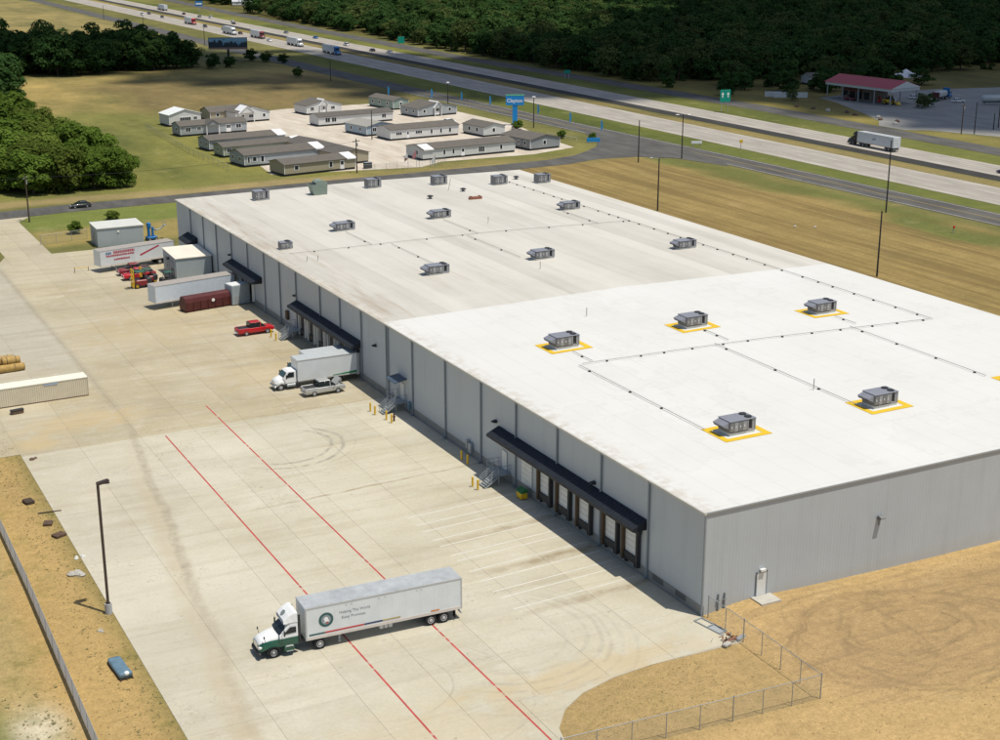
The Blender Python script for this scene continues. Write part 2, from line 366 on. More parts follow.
def road_material(name, c0, c1, track=0.0, xs=()):
    m = bpy.data.materials.new(name); m.use_nodes = True; g = NT(m); b = g.n['Principled BSDF']
    p = g.pos()
    n1 = g.noise(g.scale(p, 1, .25, 1), .3, 4, .6); n2 = g.noise(p, 2.0, 3)
    c = g.mix(g.maprange(n1, .35, .65), c0, c1)
    c = g.mix(1.0, c, g.mix(g.maprange(n2, .3, .7), (.92, .92, .92), (1.07, 1.07, 1.07)), 'MULTIPLY')
    if track:
        x = g.xyz(p)[0]; tot = None
        for xc in xs:
            k = g.maprange(g.math('ABSOLUTE', g.math('SUBTRACT', x, xc)), .3, 1.1, 1, 0, True)
            tot = k if tot is None else g.math('MAXIMUM', tot, k)
        c = g.mix(g.math('MULTIPLY', tot, track), c, tuple(v*.6 for v in c0))
    g.link(c, b.inputs['Base Color']); b.inputs['Roughness'].default_value = .9; b.inputs['Specular IOR Level'].default_value = .2
    return m
asphalt = road_material('asphalt', (.078, .075, .07), (.12, .115, .105))
asphalt_d = road_material('asphalt_dark', (.035, .034, .032), (.055, .052, .048))
highway_m = road_material('highway_concrete', (.33, .30, .26), (.43, .395, .345), .35, (176.8, 178.8, 180.9, 183, 185.2, 187.2, 206.0, 208.1, 210.6, 212.8))
lot_m = road_material('lot_asphalt', (.22, .215, .20), (.30, .29, .265))
gravel_m = road_material('gravel', (.46, .40, .32), (.58, .52, .44))
paint_red = mat('line_red', (.42, .07, .06), .8, .3, .6, 5, world=True)
paint_white = mat('line_white', (.60, .585, .53), .8, .14, .6, 5, world=True)
paint_yellow = mat('line_yellow', (.66, .43, .02), .75, .10, .6, 5, world=True)

# ------------------------------------------------------------------ mesh helpers
class MB:
    def __init__(s): s.v = []; s.f = []
    def add(s, vs, fs):
        o = len(s.v); s.v += [tuple(map(float, q)) for q in vs]; s.f += [tuple(i+o for i in f) for f in fs]; return s
    def box(s, x0, x1, y0, y1, z0, z1):
        return s.add([(x0,y0,z0),(x1,y0,z0),(x1,y1,z0),(x0,y1,z0),(x0,y0,z1),(x1,y0,z1),(x1,y1,z1),(x0,y1,z1)],
                     [(0,3,2,1),(4,5,6,7),(0,1,5,4),(1,2,6,5),(2,3,7,6),(3,0,4,7)])
    def cbox(s, x0, x1, y0, y1, z0, z1, b):
        """box with chamfered edges"""
        b = min(b, (x1-x0)*.45, (y1-y0)*.45, (z1-z0)*.45)
        return s.loft([[(x0, *q) for q in rr(y0+b, y1-b, z0+b, z1-b, b, 1)], [(x0+b, *q) for q in rr(y0, y1, z0, z1, b, 1)],
                       [(x1-b, *q) for q in rr(y0, y1, z0, z1, b, 1)], [(x1, *q) for q in rr(y0+b, y1-b, z0+b, z1-b, b, 1)]])
    def prism(s, prof, y0, y1):
        """profile in (x,z), extruded along y"""
        n = len(prof)
        vs = [(x, y0, z) for x, z in prof] + [(x, y1, z) for x, z in prof]
        fs = [tuple(range(n)), tuple(range(2*n-1, n-1, -1))] + [(i, i+n, (i+1) % n+n, (i+1) % n) for i in range(n)]
        return s.add(vs, fs)
    def prismx(s, prof, x0, x1):
        """profile in (y,z), extruded along x"""
        n = len(prof)
        vs = [(x0, y, z) for y, z in prof] + [(x1, y, z) for y, z in prof]
        fs = [tuple(range(n-1, -1, -1)), tuple(range(n, 2*n))] + [(i, (i+1) % n, (i+1) % n+n, i+n) for i in range(n)]
        return s.add(vs, fs)
    def prismz(s, prof, z0, z1):
        n = len(prof)
        vs = [(x, y, z0) for x, y in prof] + [(x, y, z1) for x, y in prof]
        fs = [tuple(range(n-1, -1, -1)), tuple(range(n, 2*n))] + [(i, (i+1) % n, (i+1) % n+n, i+n) for i in range(n)]
        return s.add(vs, fs)
    def loft(s, secs, caps=True):
        n = len(secs[0]); o = len(s.v)
        for q in secs: s.v += [tuple(map(float, a)) for a in q]
        for k in range(len(secs)-1):
            for i in range(n):
                j = (i+1) % n
                s.f.append((o+k*n+i, o+k*n+j, o+(k+1)*n+j, o+(k+1)*n+i))
        if caps:
            s.f.append(tuple(o+i for i in range(n-1, -1, -1))); s.f.append(tuple(o+(len(secs)-1)*n+i for i in range(n)))
        return s
    def tube(s, p0, p1, r0, r1=None, n=8):
        p0 = Vector(p0); p1 = Vector(p1); r1 = r0 if r1 is None else r1
        d = (p1-p0).normalized(); a = d.orthogonal().normalized(); b = d.cross(a)
        secs = []
        for p, r in ((p0, r0), (p1, r1)):
            secs.append([p + (a*math.cos(t)+b*math.sin(t))*r for t in [2*math.pi*i/n for i in range(n)]])
        return s.loft(secs)
    def quad(s, a, b, c, d): return s.add([a, b, c, d], [(0, 1, 2, 3)])
    def disc(s, c, axis, r, n=20):
        axis = Vector(axis).normalized(); a = axis.orthogonal().normalized(); b = axis.cross(a); c = Vector(c)
        return s.add([c+(a*math.cos(2*math.pi*i/n)+b*math.sin(2*math.pi*i/n))*r for i in range(n)], [tuple(range(n))])
    def build(s, name, m, parent=None, smooth=False):
        me = bpy.data.meshes.new(name); me.from_pydata(s.v, [], s.f); me.materials.append(m)
        fixn(me)
        if smooth:
            me.polygons.foreach_set('use_smooth', [True]*len(me.polygons))
        o = bpy.data.objects.new(name, me); C.objects.link(o)
        if parent: o.parent = parent
        return o

def fixn(me):
    bm = bmesh.new(); bm.from_mesh(me); bmesh.ops.recalc_face_normals(bm, faces=bm.faces); bm.to_mesh(me); bm.free()

def rr(y0, y1, z0, z1, r, n=2):
    """rounded rectangle as (y,z) points"""
    r = max(min(r, (y1-y0)/2*.99, (z1-z0)/2*.99), 1e-4); pts = []
    for cy, cz, a0 in ((y1-r, z0+r, -90), (y1-r, z1-r, 0), (y0+r, z1-r, 90), (y0+r, z0+r, 180)):
        for i in range(n+1):
            a = R(a0 + 90*i/n); pts.append((cy+r*math.cos(a), cz+r*math.sin(a)))
    return pts
def taper(hw0, hw1, z0, z1, r=.12, n=2):
    """rounded section whose half width goes from hw0 (bottom) to hw1 (top)"""
    out = []
    for (y, z) in rr(-1, 1, 0, 1, .001, n): pass
    base = rr(-hw0, hw0, z0, z1, r, n)
    for y, z in base:
        t = (z-z0)/max(z1-z0, 1e-6); k = 1+(hw1/hw0-1)*t
        out.append((y*k, z))
    return out

def tag(o, label=None, cat=None, group=None, kind=None):
    if label: o['label'] = label
    if cat: o['category'] = cat
    if group: o['group'] = group
    if kind: o['kind'] = kind
    return o
def thing(name, label, cat, loc=(0, 0, 0), rz=0.0, group=None):
    o = bpy.data.objects.new(name, None); C.objects.link(o); o.empty_display_size = .5
    o.location = loc; o.rotation_euler = (0, 0, R(rz)); return tag(o, label, cat, group)
KIDS = {}
def kids(o): return [c for c in bpy.data.objects if c.parent == o]
def copy_tree(o, parent=None):
    c = o.copy(); C.objects.link(c); c.parent = parent
    for ch in list(o.children): copy_tree(ch, c)
    return c
def text_mesh(name, txt, size, m, parent, matrix, extrude=.004, bold=0.0):
    cu = bpy.data.curves.new(name, 'FONT'); cu.body = txt; cu.size = size; cu.extrude = extrude; cu.offset = bold; cu.resolution_u = 2
    tmp = bpy.data.objects.new('tmp_text', cu); C.objects.link(tmp)
    dg = bpy.context.evaluated_depsgraph_get()
    me = bpy.data.meshes.new_from_object(tmp.evaluated_get(dg)); me.name = name
    bpy.data.objects.remove(tmp)
    me.transform(matrix); me.materials.clear(); me.materials.append(m)
    o = bpy.data.objects.new(name, me); C.objects.link(o); o.parent = parent
    return o

# ================================================================== SETTING
def sm(a, b, t):
    t = np.clip((t-a)/(b-a), 0, 1); return t*t*(3-2*t)
def band(v, a, b, s): return sm(a-s, a+s, v)*(1-sm(b-s, b+s, v))
GX = [0, 3, 6, 10, 21, 37, 60, 74]; GZ = [.1, .55, .62, .42, .1, -.05, -.1, 0]
def terrain(x, y):
    """ground height: a low bank against the near gable wall"""
    x = np.asarray(x, float); y = np.asarray(y, float)
    h = np.interp(x, GX, GZ, left=0, right=0)*sm(-9, -1.5, y)*(1-sm(1.0, 2.5, y))
    return h
def yard_inside(x, y):
    a = (x > -46.5) & (x < -2.0) & (y > -4.8) & (y < 178.5)
    b = (x > -46.5) & (x < -23.8) & (y > -58) & (y < 0)
    c = (x > .5) & (x < 71.5) & (y > 1) & (y < 169)
    return a | b | c
def build_ground():
    xs = np.unique(np.concatenate([np.array([-4000, -2500, -1500, -900, -500, -300, -200, -150, -120, -100, -85]), np.arange(-75, 80, 1.25), np.arange(80, 260, 2.5), np.arange(260, 900, 20), np.array([1000, 1400, 2000, 3000, 5000])]))
    ys = np.unique(np.concatenate([np.array([-2500, -1200, -600, -300, -150, -100, -75]), np.arange(-60, 20, 1.0), np.arange(20, 260, 2.5), np.arange(260, 620, 6), np.arange(620, 1300, 25), np.array([1500, 2000, 3000, 5000, 7000])]))
    X, Y = np.meshgrid(xs, ys); X = X.ravel(); Y = Y.ravel(); nx = len(xs); ny = len(ys)
    Z = terrain(X, Y) - .05 - .7*yard_inside(X, Y)
    i = np.arange(nx*ny).reshape(ny, nx)
    F = np.stack([i[:-1, :-1], i[:-1, 1:], i[1:, 1:], i[1:, :-1]], -1).reshape(-1, 4)
    me = bpy.data.meshes.new('ground'); me.vertices.add(len(X)); me.vertices.foreach_set('co', np.stack([X, Y, Z], 1).ravel())
    me.loops.add(F.size); me.loops.foreach_set('vertex_index', F.ravel()); me.polygons.add(len(F))
    me.polygons.foreach_set('loop_start', np.arange(0, F.size, 4)); me.polygons.foreach_set('loop_total', np.full(len(F), 4))
    me.update(); me.validate()
    rg = np.random.default_rng(3)
    # smooth pseudo noise to make region borders uneven
    wob = 3.0*np.sin(X*.13+1.3*np.sin(Y*.07))+3.0*np.sin(Y*.11+1.7*np.sin(X*.05))+1.5*np.sin(X*.37+Y*.29)
    def blend(c, m, new): return c*(1-m[:, None]) + np.array(new)[None]*m[:, None]
    col = np.tile(np.array([.15, .145, .055]), (len(X), 1))
    # far meadow on the left: olive near the service road, straw-coloured further off
    lf = (1-sm(140, 150, X))*sm(232, 236, Y)
    col = blend(col, lf*band(Y+wob*2, 232, 330, 20), (.182, .182, .058))
    col = blend(col, lf*band(Y+wob*3, 330, 420, 25), (.17, .172, .058))
    col = blend(col, lf*band(Y+wob*3, 395, 520, 25), (.30, .238, .098))
    col = blend(col, lf*band(X+wob, 50, 150, 12)*band(Y+wob, 372, 480, 14), (.175, .14, .068))  # dark field behind the homes: cloud shade put into the ground colour
    col = blend(col, lf*(1-sm(560, 640, Y))*sm(520, 560, Y), (.16, .15, .065))
    col = blend(col, lf*sm(620, 660, Y), (.25, .21, .095))
    # strip between yard and service road
    col = blend(col, band(X, -22.5, 75, .6)*band(Y+wob*.4, 186, 203, 1.5), (.26, .21, .08))
    col = blend(col, band(X, -22.5, 75, .6)*band(Y+wob*.3, 203, 222, 2), (.155, .18, .05))
    col = blend(col, band(Y+wob*.3, 231, 239, 2)*(1-sm(130, 150, X)), (.29, .23, .115))
    # mown field to the right of the warehouse
    rf = band(X, 73, 152, 1.0)*(1-sm(226, 232, Y))
    col = blend(col, rf, (.28, .208, .086))
    col = blend(col, rf*band(X+wob, 140, 155, 5), (.13, .145, .045))
    # verges
    col = blend(col, band(X, 160, 174, 1.5)*(1-sm(500, 600, Y)), (.125, .142, .04))
    col = blend(col, band(X, 190, 197, .8), (.235, .19, .085))
    col = blend(col, band(X, 214, 229, 1.0), (.14, .15, .045))
    col = blend(col, band(X, 238, 250, 2)*(1-sm(400, 470, Y)), (.20, .175, .06))
    col = blend(col, sm(238, 246, X)*sm(430, 480, Y), (.12, .11, .04))
    col = blend(col, sm(248, 256, X)*(1-sm(430, 480, Y)), (.16, .14, .055))
    # grass in front of the homes
    col = blend(col, band(X, 60, 152, 3)*band(Y+wob*.3, 234, 243, 1.5), (.225, .195, .078))
    col = blend(col, band(X, 130, 149, 2)*band(Y, 245, 340, 5), (.17, .165, .062))
    # near ground
    nr = 1-sm(20, 60, Y) ; near_r = sm(-2, 0, X)*(1-sm(73, 75, X))*(1-sm(2, 4, Y))
    col = blend(col, (1-sm(-50, -46, X))*(1-sm(150, 170, Y)), (.40, .28, .125))
    col = blend(col, (1-sm(-56.5, -54.5, X+wob*.2))*(1-sm(120, 150, Y)), (.36, .272, .13))
    col = blend(col, (1-sm(-61, -57, X+wob*.5))*band(Y+wob*.4, -4, 14, 3), (.17, .165, .05))
    pale = np.exp(-(((X+57.5)/2.0)**2+((Y-7.5)/3.2)**2)*1.2); col = blend(col, np.clip(pale*1.3, 0, 1)*.9, (.55, .50, .40))
    col = blend(col, sm(-24, -22, X)*(1-sm(1, 3, Y)), (.435, .305, .15))
    col = blend(col, band(X+wob*.05, -23.5, -.6, .4)*band(Y, -17.2, -5, .5), (.365, .262, .128))
    dirt = np.exp(-np.maximum(((X-19)/17.5)**4+((Y+11.5)/8.6)**4-.55, 0)*1.6)
    dirt = np.clip(dirt, 0, 1); col = blend(col, dirt*sm(-.5, 2.2, X), (.345, .242, .128))
    stripe = rf*(1-band(X, 144, 155, 3)*.6)
    track = np.clip(np.exp(-np.maximum(((X-20)/20)**4+((Y+11.5)/11)**4-.7, 0)*1.5), 0, 1)
    dry = np.clip((1-sm(-44, -40, X))*(1-sm(100, 140, Y)) + sm(-24, -20, X)*(1-sm(0, 4, Y))*(1-track*.8)*.5, 0, 1)
    a = me.color_attributes.new('Col', 'FLOAT_COLOR', 'POINT'); a.data.foreach_set('color', np.concatenate([col, np.ones((len(X), 1))], 1).ravel())
    for nme, arr in (('stripe', stripe), ('track', track), ('dry', dry)):
        at = me.attributes.new(nme, 'FLOAT', 'POINT'); at.data.foreach_set('value', arr.astype(np.float32))
    me.materials.append(ground_material())
    o = bpy.data.objects.new('ground', me); C.objects.link(o); o['kind'] = 'structure'
    return o
build_ground()

# ---------------------------------------------------------------- concrete yard, slab by slab
yard_m = concrete_material()
joint_m = mat('joint_dark', (.40, .36, .285), .95, .2, .5, 4, world=True)
yb = MB()
YARD = [(-47.7, -60), (-22.4, -60), (-22.4, -14.0), (-21.6, -11.2), (-19.8, -9.0), (-17.2, -7.4), (-13.7, -6.4), (-9.5, -6.0), (-.3, -6.3), (-.3, .0), (-.75, .0), (-.75, 180.2), (-22.6, 180.2), (-22.6, 214.5), (-31.0, 214.5), (-31.0, 181), (-32.4, 177.2), (-36, 174.6), (-60, 174), (-60, 71.4), (-47.7, 71.4)]
yb.prismz(YARD, -.30, -.025)
yard = yb.build('concrete_yard', joint_m); yard['kind'] = 'structure'
SLABM = {}
def slab(x0, x1, y0, y1, gap=.007):
    key = (round(x1-x0, 2), round(y1-y0, 2), gap)
    if key not in SLABM:
        b = MB(); hx = (x1-x0)/2-gap; hy = (y1-y0)/2-gap; e = .012
        b.loft([[(-hx, -hy, -.02), (hx, -hy, -.02), (hx, hy, -.02), (-hx, hy, -.02)], [(-hx, -hy, -e), (hx, -hy, -e), (hx, hy, -e), (-hx, hy, -e)],
                [(-hx+e, -hy+e, 0), (hx-e, -hy+e, 0), (hx-e, hy-e, 0), (-hx+e, hy-e, 0)]])
        o = b.build('slab', yard_m, yard); SLABM[key] = o
    else:
        o = SLABM[key].copy(); C.objects.link(o); o.parent = yard
    o.location = ((x0+x1)/2, (y0+y1)/2, 0); return o
xsm = [-47.7, -40.9, -33.6, -27.0, -20.4, -13.8, -7.3, -.76]
ysm = list(np.linspace(-6.0, 71.0, 12)); yso = list(np.linspace(71.0, 174.0, 15))
for j in range(len(ysm)-1):
    for i in range(7): slab(xsm[i], xsm[i+1], ysm[j], ysm[j+1])
for j in range(len(yso)-1):
    for i in range(7): slab(xsm[i], xsm[i+1], yso[j], yso[j+1], .03 if i == 1 else .007)
    for a in (-60, -53.85): slab(a, a+6.15, yso[j], yso[j+1])
for a, b in ((-20.4, -13.8), (-13.8, -7.3), (-7.3, -.76)): slab(a, b, 174.0, 180.2)
slab(-31.0, -27.0, 174.0, 180.2); slab(-27.0, -20.4, 174.0, 180.2)
for k in range(5):
    y0 = 180.2+k*6.86
    slab(-31.0, -27.0, y0, y0+6.86); slab(-27.0, -22.6, y0, y0+6.86)
for k in range(8):
    y1 = -6.0-k*6.75
    for i in range(3): slab(xsm[i], xsm[i+1], y1-6.75, y1)
    slab(-27.0, -22.4, y1-6.75, y1)
b = MB(); b.prismz([(-22.38, -6.02), (-22.38, -13.9), (-21.6, -11.15), (-19.8, -8.95), (-17.2, -7.35), (-13.7, -6.35), (-9.5, -6.02)], -.02, 0); b.build('slab', yard_m, yard)
b = MB(); b.prismz([(-31.02, 174.02), (-31.02, 181), (-32.4, 177.25), (-36, 174.65), (-40, 174.3), (-40, 174.02)], -.02, 0); b.build('slab', yard_m, yard)
paint_worn = mat('line_worn', (.44, .24, .19), .9, .35, .8, 6, world=True)
# painted lines in the yard: red fire lanes with worn gaps, white truck bays
def strip(name, x0, y0, x1, y1, wd, m, parent, z=.004):
    d = Vector((x1-x0, y1-y0, 0)).normalized(); n = Vector((-d.y, d.x, 0))*wd/2
    b = MB(); b.prismz([(x0-n.x, y0-n.y), (x1-n.x, y1-n.y), (x1+n.x, y1+n.y), (x0+n.x, y0+n.y)], .0015, z)
    return b.build(name, m, parent)
for X, segs in ((-30.75, [(69.5, 60.3), (60.0, 46.2), (45.7, 45.2), (44.9, 22.5), (22.2, 21.7), (21.2, 9.2), (8.9, 5.6), (5.1, 4.4), (4.0, -7.2), (-7.6, -8.1), (-8.5, -40)]),
               (-23.0, [(78.5, 74.0), (73.2, 62.2), (61.7, 61.2), (60.7, 57.0), (56.2, 47.5), (47.0, 25.2), (24.8, 24.0), (23.7, 8.0), (7.6, 6.7), (6.3, 5.7), (5.3, -3.0), (-3.5, -4.2), (-4.9, -40)])):
    for k_, (a, c) in enumerate(segs):
        strip('red_line', X, a, X, c, .18, paint_red, yard)
        if k_: strip('worn_red_line', X, segs[k_-1][1], X, a, .15, paint_worn, yard)
for y in (32.4, 30.1, 28.3, 25.9, 24.2, 21.7, 20.3, 17.6, 15.1, 12.6, 11.1, 8.5):
    strip('white_line', -15.1, y, -1.4, y+.78, .14, paint_white, yard)

# ---------------------------------------------------------------- roads
road_yellow = mat('road_yellow', (.42, .30, .06), .85, .2, .6, 5, world=True)
def ribbon(name, pts, wd, m, z=0.0, parent=None, thick=.06):
    b = MB(); L = []; Rr = []
    for i, p in enumerate(pts):
        p = Vector((*p, 0)); a = Vector((*pts[max(i-1, 0)], 0)); c = Vector((*pts[min(i+1, len(pts)-1)], 0))
        d = (c-a).normalized(); n = Vector((-d.y, d.x, 0))*wd/2
        L.append(p+n); Rr.append(p-n)
    for i in range(len(pts)-1):
        b.quad((L[i].x, L[i].y, z), (Rr[i].x, Rr[i].y, z), (Rr[i+1].x, Rr[i+1].y, z), (L[i+1].x, L[i+1].y, z))
    if thick:
        for S in (L, Rr):
            for i in range(len(pts)-1):
                b.quad((S[i].x, S[i].y, z), (S[i].x, S[i].y, z-thick), (S[i+1].x, S[i+1].y, z-thick), (S[i+1].x, S[i+1].y, z))
    o = b.build(name, m, parent)
    if not parent: o['kind'] = 'structure'
    return o
fr_pts = [(163, 30), (161.3, 120), (159, 205), (156.7, 262), (154.6, 320), (152.5, 400), (150.5, 500), (150, 620), (151.5, 760), (153, 1000), (155, 1500)]
front = ribbon('frontage_road', fr_pts, 10.5, asphalt, .0)
ribbon('yellow_line', fr_pts[:6], .2, road_yellow, .006, front, 0)
ribbon('edge_line', [(x-4.5, y) for x, y in fr_pts[:6]], .14, paint_white, .006, front, 0)
ribbon('edge_line', [(x+4.5, y) for x, y in fr_pts[:6]], .14, paint_white, .006, front, 0)
sv_pts = [(-220, 219), (-100, 221), (-25.5, 223), (-12, 225), (14, 226), (56, 228), (79, 229), (100, 230), (117, 231.3), (128, 235), (137, 241), (146, 246), (154, 247.5)]
ribbon('service_road', sv_pts, 8.6, asphalt, .004)
# flares of the junction with the frontage road and the yard drive
b = MB(); b.prismz([(124, 236.8), (132, 243.0), (140, 250), (146, 259), (151, 275), (158, 275), (158, 215), (152.5, 205), (148, 222), (140, 229.5), (128, 231)], -.06, .009); tag(b.build('junction_pavement', asphalt), kind='structure')
b = MB(); b.prismz([(-33.5, 219.0), (-31, 214.4), (-22.6, 214.4), (-19.5, 219.2)], -.06, .002); tag(b.build('driveway_apron', yard_m), kind='structure')
hw_pts = [(182, 40), (182, 400), (182, 800), (184, 1400)]
hwn = ribbon('highway_carriageway', hw_pts, 16.6, highway_m)
hwf = ribbon('highway_carriageway', [(209, 40), (209, 500), (209, 900), (211, 1400)], 12.4, highway_m)
ribbon('median_shoulder', [(200.0, 40), (200.0, 500), (200, 900), (202, 1400)], 5.4, asphalt_d)
for k in range(26):
    y = 60+k*14
    for xx in (178.6, 183.8): strip('lane_dash', xx, y, xx, y+4, .14, paint_white, hwn, .006)
ff = ribbon('far_frontage_road', [(231, 40), (232.5, 190), (235.4, 300), (233, 400), (229, 520), (231, 620), (234, 720), (239.5, 880), (250, 1100), (260, 1400)], 10.2, asphalt)
b = MB(); b.prismz([(240, 236), (246, 232), (258, 205), (275, 190), (400, 190), (400, 300), (345, 312), (300, 322), (272, 314), (268, 300), (256, 272), (248, 256), (240, 247)], -.06, -.004); tag(b.build('store_lot', lot_m), kind='structure')
b = MB(); b.prismz([(44, 247), (63, 243.5), (82, 240.5), (90, 246), (118, 246), (134, 252), (136, 275), (142, 300), (140, 345), (122, 372), (92, 372), (64, 364), (56, 345), (50, 320), (47, 290), (46, 262)], -.06, -.02); tag(b.build('gravel_lot', gravel_m), kind='structure')
b = MB(); b.prismz([(18, 745), (32, 735), (52, 742), (66, 760), (60, 790), (30, 795), (15, 770)], -.06, -.03)
pond_m = mat('pond_water', (.05, .07, .08), .08, .1, spec=.6); tag(b.build('pond', pond_m), kind='structure')

# ================================================================== WAREHOUSE
WX, WY, WX2, WY2, WH = -.7, -.6, 72.7, 170.5, 10.12
ware = thing('warehouse', 'huge grey metal warehouse with a white flat roof and dock doors', 'warehouse', (0, 0, 0))
RIDGE = 36.0
def roof_z(x, y):
    t = 1-abs(x-RIDGE)/(RIDGE-WX); k = np.interp(y, [0, 30, 71, 171], [.0, .35, .6, .35]); return WH+max(t, 0)*k
def ribbed(a, b_, z0, z1, axis, c, out):
    """ribbed metal sheet between a and b_ along axis ('y': wall in plane x=c, 'x': wall in plane y=c)"""
    mb = MB(); prof = []; t = a; n = max(1, round((b_-a)/.36)); p = (b_-a)/n
    for i in range(n):
        s = a+i*p
        prof += [(s, 0), (s+p*.70, 0), (s+p*.76, .005), (s+p*.94, .005)]
    prof.append((b_, 0))
    vs = []
    for s, d in prof:
        for z in (z0, (z1(s) if callable(z1) else z1)):
            vs.append((c+out*d, s, z) if axis == 'y' else (s, c+out*d, z))
    fs = [(2*i, 2*i+2, 2*i+3, 2*i+1) for i in range(len(prof)-1)]
    return mb.add(vs, fs)
DS = [8.3, 16.9, 25.7, 34.8, 43.3, 52.8, 62.4, 70.6, 79.2, 87.0, 94.8, 104.9, 112.3, 119.7, 128.0, 136.7, 145.2, 153.0, 161.0]
ys_ = [WY]+DS+[WY2]
for i in range(len(ys_)-1):
    ribbed(ys_[i], ys_[i+1], .95, WH-.12, 'y', WX, -1).build('wall_panel', wall_grey, ware)
for i in range(8):
    x0 = WX+(WX2-WX)*i/8; x1 = WX+(WX2-WX)*(i+1)/8
    ribbed(x0, x1, -.6, lambda s: roof_z(s, WY)-.12, 'x', WY, -1).build('wall_panel', wall_grey, ware)
for i in range(4):
    y0 = WY+(WY2-WY)*i/4; y1 = WY+(WY2-WY)*(i+1)/4
    ribbed(y0, y1, -.3, WH-.12, 'y', WX2, 1).build('wall_panel', wall_grey, ware)
    x0 = WX+(WX2-WX)*i/4; x1 = WX+(WX2-WX)*(i+1)/4
    ribbed(x0, x1, -.3, lambda s: roof_z(s, WY2)-.12, 'x', WY2, 1).build('wall_panel', wall_grey, ware)
b = MB(); b.box(WX-.03, WX+.2, WY-.03, WY2, -.3, .97); pl = b.build('plinth', plinth_m, ware)
for a, c in ((1.9, 3.6), (5.6, 7.4)):
    b = MB(); b.box(WX-.05, WX-.028, a, c, .35, .93); b.build('vent_grille', mat('vent_dark', (.11, .115, .115), .7, .15), pl)
# roof sheet (grid, crowned) + eave trim
xs = np.linspace(WX-.12, WX2+.12, 25); ys2 = np.linspace(WY-.12, WY2+.12, 49)
vs_ = [(x, y, roof_z(x, y)) for y in ys2 for x in xs]; nxx = len(xs)
fs_ = [(j*nxx+i, j*nxx+i+1, (j+1)*nxx+i+1, (j+1)*nxx+i) for j in range(len(ys2)-1) for i in range(nxx-1)]
b = MB(); b.add(vs_, fs_); roof = b.build('roof', roof_material(), ware)
b = MB(); b.box(WX-.22, WX-.045, WY-.16, WY2+.16, WH-.22, WH-.02); b.build('eave_gutter', roof_trim, ware)
b = MB(); b.box(WX2+.045, WX2+.2, WY-.16, WY2+.16, WH-.22, WH-.02); b.build('eave_gutter', roof_trim, ware)
for yy, s in ((WY, -1), (WY2, 1)):
    b = MB(); n = 24
    for i in range(n):
        x0 = WX-.12+(WX2-WX+.24)*i/n; x1 = WX-.12+(WX2-WX+.24)*(i+1)/n
        za = roof_z(x0, yy); zb = roof_z(x1, yy); o1 = yy+s*.045; o2 = yy+s*.15
        b.add([(x0, o1, za-.13), (x1, o1, zb-.13), (x1, o2, zb-.13), (x0, o2, za-.13), (x0, o1, za+.01), (x1, o1, zb+.01), (x1, o2, zb+.01), (x0, o2, za+.01)],
              [(0, 3, 2, 1), (4, 5, 6, 7), (0, 1, 5, 4), (2, 3, 7, 6)])
    b.build('gable_trim', mat('gable_trim_m', (.36, .38, .39), .5, .06), ware)
b = MB(); b.box(WX-.10, WX+.04, WY-.10, WY+.04, .0, WH-.25); b.build('corner_trim', trim_grey, ware)
for y in DS:
    b = MB(); b.box(WX-.22, WX-.06, y-.09, y+.09, .25, WH-.15); b.box(WX-.42, WX-.06, y-.09, y+.09, .08, .26); b.build('downspout', spout_grey, ware)
b = MB(); b.box(WX-.2, WX-.06, 70.0, 70.14, .2, WH-.15); b.build('expansion_trim', trim_grey, ware)
# awnings
def awning(y0, y1, zt, zb, out):
    a = MB(); n = max(2, int((y1-y0)/.5))
    for i in range(n):
        s = y0+(y1-y0)*i/n; e = y0+(y1-y0)*(i+1)/n
        a.quad((WX-.05, s, zt), (WX-.05, e, zt), (WX-out, e, zb), (WX-out, s, zb))
        a.add([(WX-.05, s-.02, zt), (WX-out, s-.02, zb), (WX-out, s+.02, zb), (WX-.05, s+.02, zt), (WX-.05, s, zt+.05), (WX-out, s, zb+.05)], [(0, 1, 5, 4), (4, 5, 2, 3)])
    a.quad((WX-out, y0, zb), (WX-out, y1, zb), (WX-out, y1, zb-.32), (WX-out, y0, zb-.32))
    for s in (y0, y1): a.add([(WX-.05, s, zt), (WX-out, s, zb), (WX-out, s, zb-.32), (WX-.05, s, zb-.32)], [(0, 1, 2, 3)])
    a.quad((WX-.05, y0, zb-.32), (WX-.05, y1, zb-.32), (WX-out, y1, zb-.32), (WX-out, y0, zb-.32))
    o = a.build('awning', navy_awning, ware); return o
awning(8.6, 39.0, 5.95, 5.25, 1.6); awning(79.4, 105.0, 5.5, 4.85, 1.6); awning(121.3, 137.0, 5.5, 4.8, 1.7); awning(157.4, 163.6, 5.2, 4.3, 1.9)
